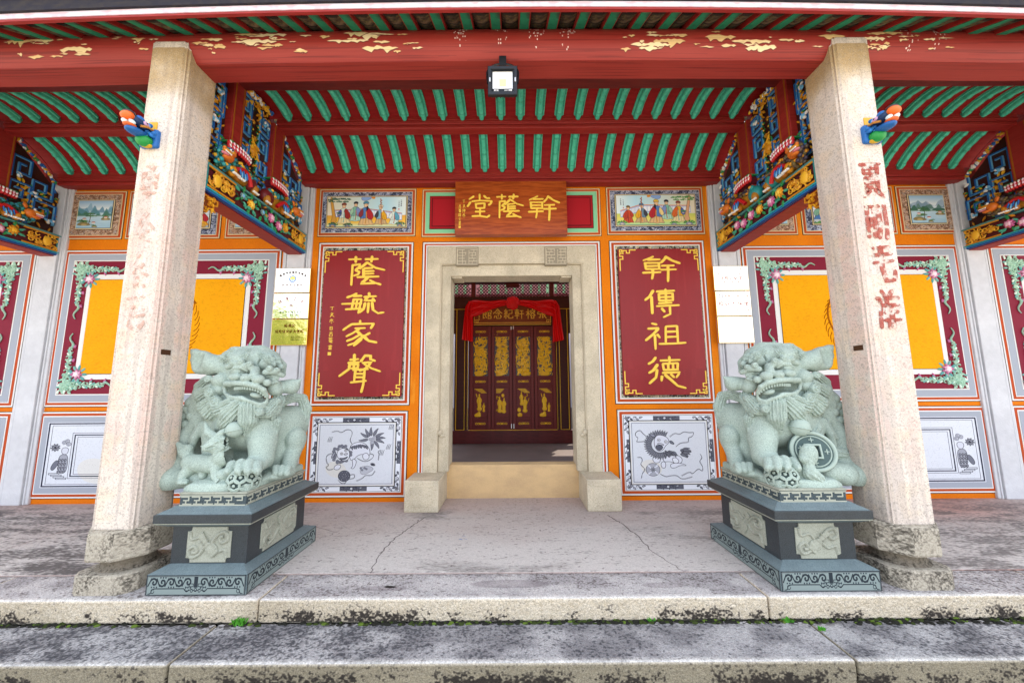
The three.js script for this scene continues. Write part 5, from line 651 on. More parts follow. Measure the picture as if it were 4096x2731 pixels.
  put('fretwork', fret(Bf, -0.068)); put('green_scroll', scrollVine(-1.0, 3.6, 0.7, -0.08, 630)); put('gold_medallion', [...foliage(-1.05, -0.95, 3.86, 4.02, 30, -0.07, [C.gold, C.gold2], 631, 0.045), paint(blob(-1.0, 3.94, -0.07, 0.045, 0.065, 0.025), C.gold)]); put('gold_foliage', [foliage(-1.2, -0.8, 3.45, 4.5, 80, -0.082, [C.gold, C.gold, C.dgreen], 632, 0.045), foliage(-1.2, -0.8, 4.38, 4.55, 40, -0.075, [C.gold, C.gold2], 633, 0.05)]);
  const Cf = [hui(-0.54, 4.0, 0.17, 0.24, 0, 0), hui(-0.33, 3.84, 0.2, 0.22, 1, 1), hui(-0.54, 3.7, 0.19, 0.22, 1, 0), hui(-0.3, 3.56, 0.22, 0.22, 1, 0), hui(-0.54, 3.45, 0.2, 0.18, 0, 1)]; put('fretwork', fret(Cf, -0.068));
  put('gold_foliage', foliage(-0.54, -0.09, 3.44, 3.95, 80, -0.082, [C.gold, C.gold, C.gold2, C.green], 640, 0.05));
  const crest = []; for (let i = 0; i < 46; i++) { const z = 0.12 + (i / 45) * 0.42, y = top(z) - 0.02 + (r() - 0.5) * 0.03, k = r(); crest.push(paint(blob(-z, y, -0.07 + r() * 0.02, 0.02 + r() * 0.012, 0.014, 0.016, [0, 0, r() * 3], true), k < 0.35 ? C.gold2 : k < 0.6 ? C.blue : k < 0.8 ? C.green : C.white)); } for (let i = 0; i < 40; i++) { const z = 0.8 + (i / 39) * 0.4, k = r(); crest.push(paint(blob(-z, 4.53 + (r() - 0.5) * 0.05, -0.06 + r() * 0.02, 0.02 + r() * 0.012, 0.014, 0.016, [0, 0, r() * 3], true), k < 0.5 ? C.gold2 : k < 0.75 ? C.blue : C.white)); } put('cresting', crest);
  const clouds = []; for (const [u, y] of [[-1.5, 4.2], [-1.53, 3.9], [-0.86, 4.33], [-0.33, 3.83], [-0.46, 4.0], [-0.14, 3.56]]) for (let i = 0; i < 7; i++) clouds.push(paint(blob(u + (r() - 0.5) * 0.08, y + (r() - 0.5) * 0.05, -0.045, 0.022, 0.015, 0.012, [0, 0, r() * 3], true), i % 2 ? C.white : C.sky)); put('cloud_scrolls', clouds);
  carvedLion(t, s, -1.3, -1); carvedLion(t, s, -0.62, 1);
  // corbel under the beam beside the column
  { const o = put('corbel', [xf(prism([[-1.69, 3.118], [-1.45, 3.118], [-1.45, 3.06], [-1.49, 3.05], [-1.49, 3.01], [-1.54, 3.0], [-1.56, 2.955], [-1.69, 2.955]], 0.15, 0.006), new THREE.Matrix4().makeTranslation(0, 0, -0.18))], flat('#7a3a10', { roughness: 0.5 })); obj('gold_carving', FG([foliage(-1.67, -1.5, 2.99, 3.1, 40, -0.03, [C.gold, C.gold2], 650, 0.04), paint(ribbon([[-1.68, 3.108], [-1.456, 3.108], [-1.456, 3.066], [-1.496, 3.056], [-1.496, 3.016], [-1.546, 3.006], [-1.566, 2.962], [-1.68, 2.962]], 0.012, -0.04, -0.018), C.gold)], s), VP, o); }
  return t;
}
for (const s of [-1, 1]) {
  const f = carvedFrame(s), c = f.clone(); c.name = numbered('carved_frame'); c.position.x = 5.977 * s; scene.add(c);
  tag(c, s < 0 ? 'carved and painted timber frame cut by the left picture edge' : 'carved and painted timber frame cut by the right picture edge');
}
// dragon heads: beam ends that come out through the column fronts
for (const s of [-1, 1]) {
  const t = thing('dragon_head', s < 0 ? 'painted dragon head with orange snout poking out of the left column' : 'painted dragon head with white fang poking out of the right column', 'dragon head', [2.888 * s, 3.375, 1.955], null), r = rng(700);
  const f = (G) => [G].flat(9).map((g) => (s > 0 ? g : xf(g, flipX))), B = (x, y, z, a, b, c, rot) => blob(x, y, z, a, b, c, rot);
  obj('neck', f([paint(bx(-0.072, 0.072, -0.085, 0.068, 0, 0.05, 0.02, 2), lin('#1f62a8')), ...Array.from({ length: 26 }, (_, i) => paint(B((r() - 0.5) * 0.12, (r() - 0.3) * 0.12, 0.04 + r() * 0.04, 0.022, 0.014, 0.02, [0, 0, r() * 3]), i % 4 ? lin('#1a6ab4') : lin('#58a8dc')))]), VP, t);
  obj('throat', f([paint(B(0.004, -0.05, 0.065, 0.058, 0.045, 0.05), lin('#1c8a3c')), paint(B(0.0, -0.078, 0.05, 0.045, 0.016, 0.03), lin('#c8a020'))]), VP, t);
  obj('lower_jaw', f([paint(B(0.008, -0.02, 0.13, 0.05, 0.028, 0.075, [0.1, 0, 0]), lin('#1a5a9c')), paint(B(0.012, 0.002, 0.175, 0.04, 0.016, 0.04), lin('#d8622a'))]), VP, t);
  obj('snout', f([paint(B(0.008, 0.052, 0.12, 0.055, 0.036, 0.085, [-0.15, 0, 0]), lin('#16335c')), paint(B(0.012, 0.062, 0.2, 0.047, 0.034, 0.035), lin('#e0641c')), paint(B(0.012, 0.092, 0.19, 0.04, 0.016, 0.034), lin('#4a3038')), ...[-1, 1].map((k) => paint(B(0.01 + k * 0.025, 0.088, 0.13, 0.018, 0.02, 0.03), lin('#1f6ab8')))]), VP, t);
  obj('fang', f([paint(B(0.03, 0.022, 0.19, 0.02, 0.018, 0.028), lin('#dceef2')), paint(B(-0.016, 0.02, 0.185, 0.016, 0.016, 0.024), lin('#dceef2'))]), VP, t);
  for (const k of [-1, 1]) obj('eye', f([paint(B(0.006 + k * 0.044, 0.058, 0.105, 0.016, 0.018, 0.03, [0, k * 0.3, 0]), lin('#c8a0c4')), paint(B(0.006 + k * 0.056, 0.06, 0.112, 0.007, 0.009, 0.01), lin('#1a141c'))]), VP, t);
  obj('whisker', f([paint(tubePts([[-0.05, 0.04, 0.06], [-0.06, 0.03, 0.11], [-0.045, 0.012, 0.15]], 0.009, 12, 5), lin('#b87a2c')), paint(tubePts([[0.05, 0.05, 0.05], [0.064, 0.03, 0.1], [0.05, 0.01, 0.15]], 0.009, 12, 5), lin('#b87a2c'))]), VP, t);
  obj('wedge', f([paint(bx(-0.036, 0.03, 0.07, 0.145, 0.0, 0.022, 0.003), lin('#d9a41c'))]), VP, t);
}

// ------------------------------------------------------------------ stone doorway
{
  const t = thing('stone_doorway', 'pale carved stone door surround with square seal panels and two floor blocks', 'doorway', [0, 0, 0], null);
  for (const s of [-1, 1]) {
    const e = (a, b) => (s < 0 ? [-b, -a] : [a, b]);
    obj('jamb', [bx(...e(0.935, 1.113), 0.34, 3.24, -0.33, 0.012, 0.006), bx(...e(0.803, 0.936), 0.34, 2.96, -0.33, -0.035, 0.01)], M.doorStone, t);
    obj('moulding', [tubePts([[s * 0.935, 0.85, -0.012], [s * 0.935, 2, -0.012], [s * 0.935, 3.0, -0.012]], 0.016, 20, 8), blob(s * 0.915, 0.82, -0.02, 0.03, 0.035, 0.018), blob(s * 0.885, 0.78, -0.025, 0.03, 0.022, 0.014)], M.doorStone, t);
    obj('door_block', bx(...e(0.832, 1.218), 0, 0.345, -0.3, 0.412, 0.014, 3), M.doorStone, t);
    obj('block_carving', [ring(...e(0.9, 1.15), 0.09, 0.28, 0.008, 0.405, 0.416, 0.002), ...[0, 1, 2, 3].map((k) => tubePts([0, 1, 2, 3, 4].map((q) => [s * (0.95 + k * 0.05) + Math.cos(q * 0.8) * 0.02, 0.05 + Math.sin(q * 0.8) * 0.02, 0.412]), 0.004, 10, 5))], M.doorStone, t);
    const seal = new THREE.Group(); seal.name = 'seal_panel'; t.add(seal); const [x0, x1] = e(0.437, 0.735);
    obj('seal_plate', bx(x0, x1, 2.972, 3.228, -0.03, 0.019, 0.006), std({ color: new THREE.Color('#948a78'), bumpMap: grainBump, bumpScale: 0.002, roughness: 0.9 }), seal);
    const r = rng(800 + s), L = [], W = (x1 - x0 - 0.04) / 12, H = 0.216 / 11, X = (i) => x0 + 0.02 + i * W, Y = (j) => 2.992 + j * H; L.push(ring(x0 + 0.014, x1 - 0.014, 2.986, 3.214, 0.006, 0.018, 0.0225, 0.001));
    for (const [a, b] of [[0, 5], [7, 12]]) for (let j = 0; j <= 11; j += 2) { const k0 = r() < 0.4 ? a + 1 : a, k1 = r() < 0.4 ? b - 1 : b; L.push(bx(X(k0), X(k1) + W * 0.5, Y(j) - 0.0035, Y(j) + 0.0035, 0.018, 0.0225)); if (j < 10) for (let i = a; i <= b; i += 2 + Math.floor(r() * 2)) L.push(bx(X(i), X(i) + 0.006, Y(j) + 0.004, Y(j + 2) - 0.004, 0.018, 0.0223)); }
    obj('seal_script', L, std({ color: new THREE.Color('#c9bda4'), roughness: 0.9 }), seal);
  }
  obj('lintel', [bx(-1.113, 1.113, 3.0, 3.24, -0.33, 0.0105, 0.006), bx(-0.934, 0.934, 2.846, 3.001, -0.33, -0.036, 0.01)], M.doorStone, t);
  obj('lintel_moulding', [tubePts([[-0.935, 3.0, -0.012], [-0.5, 3.012, -0.012], [0, 3.012, -0.012], [0.5, 3.012, -0.012], [0.935, 3.0, -0.012]], 0.014, 40, 8), ...[-1, 1].map((s) => bx(s < 0 ? -0.8 : 0.66, s < 0 ? -0.66 : 0.8, 2.825, 2.85, -0.3, -0.06, 0.01))], M.doorStone, t);
  obj('threshold', bx(-0.84, 0.84, -0.02, 0.405, -0.33, -0.128, 0.012, 3), M.sill, t);
}

// ------------------------------------------------------------------ hall behind the door: screen doors, sign, swag
const SZ = -3.6;
{
  const t = thing('door_screen', 'dark red wooden screen of four gilded door leaves seen through the stone doorway', 'door screen', [0, 0, SZ], null);
  obj('base_panel', bx(-3.4, 3.4, 0.155, 0.44, -0.1, 0.03, 0.01), M.darkwood, t);
  obj('head_beam', [bx(-3.4, 3.4, 3.775, 4.1, -0.12, 0.04), bx(-3.4, 3.4, 3.17, 3.45, -0.1, 0.02), bx(-1.42, 1.42, 2.77, 3.17, -0.1, -0.03)], M.sideWood, t);
  obj('added_sun_wall', bx(-3.4, 3.4, 4.101, 5.0, -0.12, 0.0), M.sideWood, t);  // unseen wall added above the screen to block sun on the hall floor
  for (const x of [-0.885, 0.92]) obj('transom_post', bx(x - 0.05, x + 0.05, 3.45, 3.775, -0.1, 0.01), M.darkwood, t);
  for (const s of [-1, 1]) { const e = (a, b) => (s < 0 ? [-b, -a] : [a, b]); obj('side_panel', bx(...e(1.0, 1.3), 0.44, 3.17, -0.09, -0.01), M.sideWood, t); obj('side_panel', bx(...e(1.3, 1.42), 2.6, 3.17, -0.09, -0.012), M.sideWood, t); obj('gold_line', [bx(...e(1.0, 1.008), 0.455, 2.76, -0.01, 0.004), bx(...e(1.068, 1.078), 0.455, 2.76, -0.02, 0.002), bx(...e(1.255, 1.266), 0.455, 3.16, -0.02, 0.002), bx(...e(1.068, 1.266), 0.446, 0.455, -0.02, 0.002), bx(...e(1.0, 1.4), 3.158, 3.168, -0.02, 0.003)], M.gold, t); obj('screen_post', bx(...e(1.92, 2.05), 0.155, 4.1, -0.1, 0.03), M.darkwood, t); }
  // transom lattice of diagonal bars
  const bars = []; for (const [a, b] of [[-1.9, -0.94], [-0.83, 0.865], [0.975, 1.9]]) { for (let x = a - 0.3; x < b; x += 0.075) for (const f of [1, -1]) { const P = [], n = 3; for (let k = 0; k <= n; k++) { const y = 3.46 + k * 0.1, xx = f > 0 ? x + k * 0.1 : x + 0.3 - k * 0.1; if (xx > a && xx < b) P.push([xx, y]); } if (P.length > 1) bars.push(ribbon(P, 0.017, f > 0 ? -0.06 : -0.05, f > 0 ? -0.045 : -0.035)); } bars.push(bx(a, b, 3.45, 3.462, -0.06, -0.03), bx(a, b, 3.763, 3.775, -0.06, -0.03)); } bars.push(bx(-0.13, 0.17, 3.68, 3.775, -0.06, -0.02));
  obj('transom_lattice', bars, flat('#5a2026', { roughness: 0.5 }), t);
  obj('sill_line', bx(-0.98, 0.99, 0.44, 0.45, -0.02, 0.012), M.gold, t);
  // four leaves
  obj('backing_board', bx(-0.99, 1.0, 0.45, 2.77, -0.09, -0.061), M.darkwood, t);
  const X = [-0.955, -0.472, 0.008, 0.492, 0.985], r = rng(900), leafRed = std({ map: rep(woodMap([104, 34, 34], [124, 44, 42], 75), 0.6), roughness: 0.5 }), backing = flat('#5a5a64', { roughness: 0.4 });
  for (let i = 0; i < 4; i++) {
    const g = new THREE.Group(); g.name = 'door_leaf'; t.add(g); const a = X[i] + 0.006, b = X[i + 1] - 0.006, c = a + 0.068, d = b - 0.068, f = (y0, y1, z = 0.012) => bx(c, d, y0, y1, -0.05, z, 0.004), m = (c + d) / 2;
    obj('frame', [bx(a, c, 0.452, 2.76, -0.06, 0.012, 0.008), bx(d, b, 0.452, 2.76, -0.06, 0.012, 0.008), f(0.452, 0.5), f(0.668, 0.71), f(1.39, 1.432), f(1.59, 1.634), f(2.525, 2.56), f(2.72, 2.76)], leafRed, g);
    obj('panel', [f(0.5, 0.668, -0.012), f(0.71, 1.39, -0.012), f(1.432, 1.59, -0.012), f(2.56, 2.72, -0.012)], leafRed, g);
    obj('panel_bead', [ring(c + 0.012, d - 0.012, 0.72, 1.38, 0.012, -0.014, 0.0), ring(c + 0.012, d - 0.012, 0.512, 0.656, 0.01, -0.014, -0.002), ring(c + 0.012, d - 0.012, 1.444, 1.578, 0.01, -0.014, -0.002)], leafRed, g);
    obj('backing', bx(c, d, 1.634, 2.525, -0.05, -0.04), backing, g);
    const G = []; for (let k = 0; k < 240; k++) { const x = mix(c + 0.01, d - 0.01, r()), y = mix(1.645, 2.515, r()), ang = (r() - 0.5) * 1.4 + (r() < 0.3 ? 1.4 : 0), l = 0.05 + r() * 0.08, cl = (q) => Math.min(d, Math.max(c, q)); if (x + Math.cos(ang) * l > d) continue; G.push(leaf(x, y, -0.034 + r() * 0.016, ang, l, l * 0.34, 0.05, [1, 1, 1], r() < 0.5 ? 1 : -1)); }
    for (let k = 0; k < 16; k++) { const x = mix(c + 0.04, d - 0.04, r()), y = mix(1.68, 2.48, r()); for (let q = 0; q < 6; q++) G.push(blob(x + Math.cos(q) * 0.024, y + Math.sin(q) * 0.024, -0.018, 0.018, 0.012, 0.01, [0, 0, q], true)); G.push(blob(x, y, -0.01, 0.014, 0.014, 0.01, undefined, true)); }
    for (let k = 0; k < 7; k++) G.push(tubePts([[c + 0.02 + r() * 0.25, 1.64, -0.03], [mix(c, d, r()), 1.95, -0.024], [mix(c, d, 0.2 + r() * 0.6), 2.3, -0.03]], 0.007, 14, 5)); for (let k = 0; k < 4; k++) G.push(blob(mix(c + 0.05, d - 0.05, r()), 1.67 + (r() ** 3) * 0.1, -0.03, 0.07, 0.045, 0.015));
    obj('gilt_carving', G, M.gold, g);
    const O = []; for (const y of [0.584, 1.51, 2.64]) { O.push(blob(m, y, -0.01, 0.026, 0.024, 0.008, undefined, true)); for (const f of [1, -1]) for (let k = 1; k < 5; k++) { O.push(blob(m + f * k * 0.026, y + (k % 2 ? 0.014 : -0.012), -0.011, 0.018, 0.008, 0.006, [0, 0, f * 0.5], true), blob(m + f * k * 0.026, y + (k % 2 ? -0.014 : 0.012), -0.011, 0.018, 0.007, 0.006, [0, 0, -f * 0.5], true)); } }
    obj('gilt_ornament', O, M.gold, g);
    // gilt relief: clouds above one or two robed figures on a rock
    const R = [], Z = -0.012, rel = (x, y, w, h, rot = 0) => R.push(blob(m + x, y, Z, w, h, 0.012, [0, 0, rot])); const cf = i === 1 ? -1 : 1;
    for (let k = 0; k < 5; k++) R.push(bx(m - 0.13 + (cf > 0 ? k * 0.034 : 0), m + 0.05 + (cf > 0 ? k * 0.022 : -k * 0.02), 1.335 - k * 0.02, 1.35 - k * 0.02, Z, Z + 0.008, 0.003));
    const person = (x, y, h, lean) => { for (const [u, v, w, q] of [[0, 0.9, 0.052, 0.075], [0.01, 0.97, 0.03, 0.035], [-0.005, 0.66, 0.12, 0.18], [0, 0.36, 0.115, 0.25], [0.0, 0.12, 0.15, 0.13], [0.1, 0.6, 0.05, 0.12], [-0.11, 0.58, 0.045, 0.14]]) rel(x + (u + lean * v * 0.15) * h, y + v * h, w * h, q * h); };
    if (i === 0 || i === 3) { person(-0.02, 0.86, 0.38, -0.1); person(0.075, 0.84, 0.2, 0.1); rel(-0.06, 0.765, 0.075, 0.05); rel(-0.03, 0.8, 0.04, 0.05); rel(-0.085, 1.2, 0.012, 0.05, 0.3); }
    else if (i === 1) { person(-0.045, 0.82, 0.36, -0.2); person(0.04, 0.81, 0.34, 0.15); rel(0.02, 1.2, 0.034, 0.04); R.push(tubePts([[m - 0.13, 0.86, Z], [m - 0.1, 0.9, Z], [m - 0.09, 0.84, Z]], 0.01, 12, 5), tubePts([[m - 0.06, 1.15, Z], [m - 0.12, 1.18, Z], [m - 0.11, 1.12, Z]], 0.009, 12, 5)); }
    else { person(-0.04, 0.98, 0.3, -0.2); person(0.03, 0.82, 0.36, 0.1); rel(-0.085, 0.77, 0.055, 0.05); rel(-0.1, 0.88, 0.04, 0.05); R.push(tubePts([[m + 0.03, 1.16, Z], [m + 0.09, 1.2, Z], [m + 0.07, 1.24, Z]], 0.008, 12, 5), tubePts([[m + 0.06, 0.98, Z], [m + 0.1, 1.08, Z], [m + 0.12, 1.14, Z]], 0.009, 12, 5)); }
    obj('gilt_figures', R, M.gold, g);
  }
  const st = std({ color: new THREE.Color('#c8c8cc'), metalness: 0.9, roughness: 0.3 }); for (const [x, y, h] of [[-0.022, 0.48, 0.1], [0.03, 0.48, 0.1], [-0.02, 2.68, 0.08], [0.03, 2.69, 0.08]]) obj('bolt', bx(x - 0.012, x + 0.012, y, y + h, 0.012, 0.024, 0.004), st, t);
}
{
  const t = thing('sign_board', 'carved wooden sign board with six gold characters above the screen doors', 'sign', [0.013, 0, SZ + 0.03], null);
  obj('board', bx(-0.88, 0.88, 2.8, 3.24, -0.04, 0.02, 0.008), std({ map: rep(woodMap([112, 50, 16], [142, 70, 24], 77), 0.7), roughness: 0.4 }), t);
  obj('gold_line', [bx(-0.87, 0.87, 2.83, 2.842, 0.018, 0.026), bx(-0.88, 0.88, 2.785, 2.799, -0.03, 0.03, 0.004), ...[-1, 1].flatMap((s) => [ribbon([[s * 0.87, 2.842], [s * 0.87, 3.2]], 0.012, 0.016, 0.025), ribbon([[s * 0.86, 2.9], [s * 0.78, 2.9], [s * 0.78, 2.85], [s * 0.83, 2.85], [s * 0.83, 2.88]], 0.011, 0.017, 0.0255)])], M.goldPaint, t);
  ['guan', 'nian', 'ji', 'xuan', 'rong', 'zhang'].forEach((k, i) => obj('gold_character', glyphGeo(k, [-0.685, -0.445, -0.2, 0.05, 0.31, 0.56][i], 2.92, 0.215, 0.235, 0.026, 0.006, i).translate(0, 0, 0.0205), M.goldPaint, t));
  ['shi', 'ding', 'an', 'shu'].forEach((k, i) => obj('small_character', glyphGeo(k, -0.78, 3.08 - i * 0.06, 0.045, 0.05, 0.006, 0.002, i).translate(0, 0, 0.0205), M.goldPaint, t));
}
{ // red silk swag with its rosette
  const silk = std({ color: new THREE.Color('#e60a10'), roughness: 0.45, side: THREE.DoubleSide }), t = thing('silk_swag', 'bright red silk swag with a rosette draped over the sign board', 'swag', [0.02, 0, SZ + 0.08], null);
  const cloth = (f, nu, nv) => { const g = new THREE.PlaneGeometry(1, 1, nu, nv), p = g.attributes.position; for (let i = 0; i < p.count; i++) { const q = f(p.getX(i) + 0.5, p.getY(i) + 0.5); p.setXYZ(i, ...q); } g.computeVertexNormals(); return g; };
  for (const s of [-1, 1]) {
    obj('drape', cloth((u, v) => { const x = s * mix(0.06, 0.98, u), topY = 3.34 + 0.015 * Math.sin(u * 9), bot = mix(3.25, 2.98, u ** 0.8) + 0.03 * Math.sin(u * 5); return [x, mix(bot, topY, v) - (u > 0.93 ? (u - 0.93) * 0.4 : 0), 0.02 + 0.028 * Math.sin(v * 17 + u * 6) * (0.4 + u * 0.6) + 0.01 * Math.sin(v * 31)]; }, 50, 30), silk, t);
    obj('tail', cloth((u, v) => { const y = mix(s < 0 ? 2.45 : 2.4, 3.33, v), w = mix(1, 0.62, v), c = s * mix(1.0, 0.98, v); return [c + s * 0.02 * (1 - v) + (u - 0.5) * 0.25 * w - (v > 0.85 ? s * (v - 0.85) * 0.4 : 0), y - (u * s > 0 ? 0 : 0.03) * (1 - v) + (u - 0.5) * s * 0.05 * (1 - v), 0.03 + 0.03 * Math.sin(u * 15 + v * 3)]; }, 36, 36), silk, t);
  }
  const P = [], r = rng(910); for (let i = 0; i < 60; i++) { const a = r() * 6.28, q = Math.sqrt(r()) * 0.125; P.push(tubePts([[Math.cos(a) * q, 3.27 + Math.sin(a) * q * 1.05, 0.05], [Math.cos(a + 0.5) * q * 1.2, 3.27 + Math.sin(a + 0.5) * q * 1.2, 0.1 - q * 0.3], [Math.cos(a + 1) * q, 3.27 + Math.sin(a + 1) * q * 1.05, 0.06]], 0.02, 10, 6)); } P.push(blob(0, 3.27, 0.05, 0.13, 0.14, 0.05)); obj('rosette', P, silk, t);
}
{ // ceiling behind the transom, hall walls
  const c = thing('hall_ceiling', 'pink inner ceiling with green ribs showing through the transom lattice', 'ceiling', [0, 0.35, SZ - 1.5], null);
  obj('ceiling_board', bx(-2.6, 2.6, 3.3, 4.2, -0.06, 0), flat('#e8a2a4'), c); for (let i = 0; i < 22; i++) { const x = -2.4 + i * 0.225; obj('rib', bx(x - 0.035, x + 0.035, 3.55, 4.15, 0.001, 0.04, 0.012), flat('#b4ecb4'), c); } obj('lower_beam', bx(-2.6, 2.6, 3.5, 3.53, 0.001, 0.05), flat('#8a3a40'), c); obj('added_sun_canopy', bx(-3.6, 3.6, 4.15, 4.22, 0.85, 1.3), flat('#b06468'), c);  // the small roof piece is added, unseen, to stop sun through the transom
  struct('hall_back_wall', bx(-4.2, 4.2, -0.2, 3.6, -7.2, -7), flat('#c8d2de'));
  for (const s of [-1, 1]) struct('hall_side_wall', bx(s < 0 ? -4.4 : 4.201, s < 0 ? -4.201 : 4.4, -0.2, 4.2, -7.2, -0.36), M.plaster);
  struct('courtyard_plinth', bx(-4.2, 4.2, -0.1, 0.75, -6.99, -6.6), flat('#8a8c8a'));
}

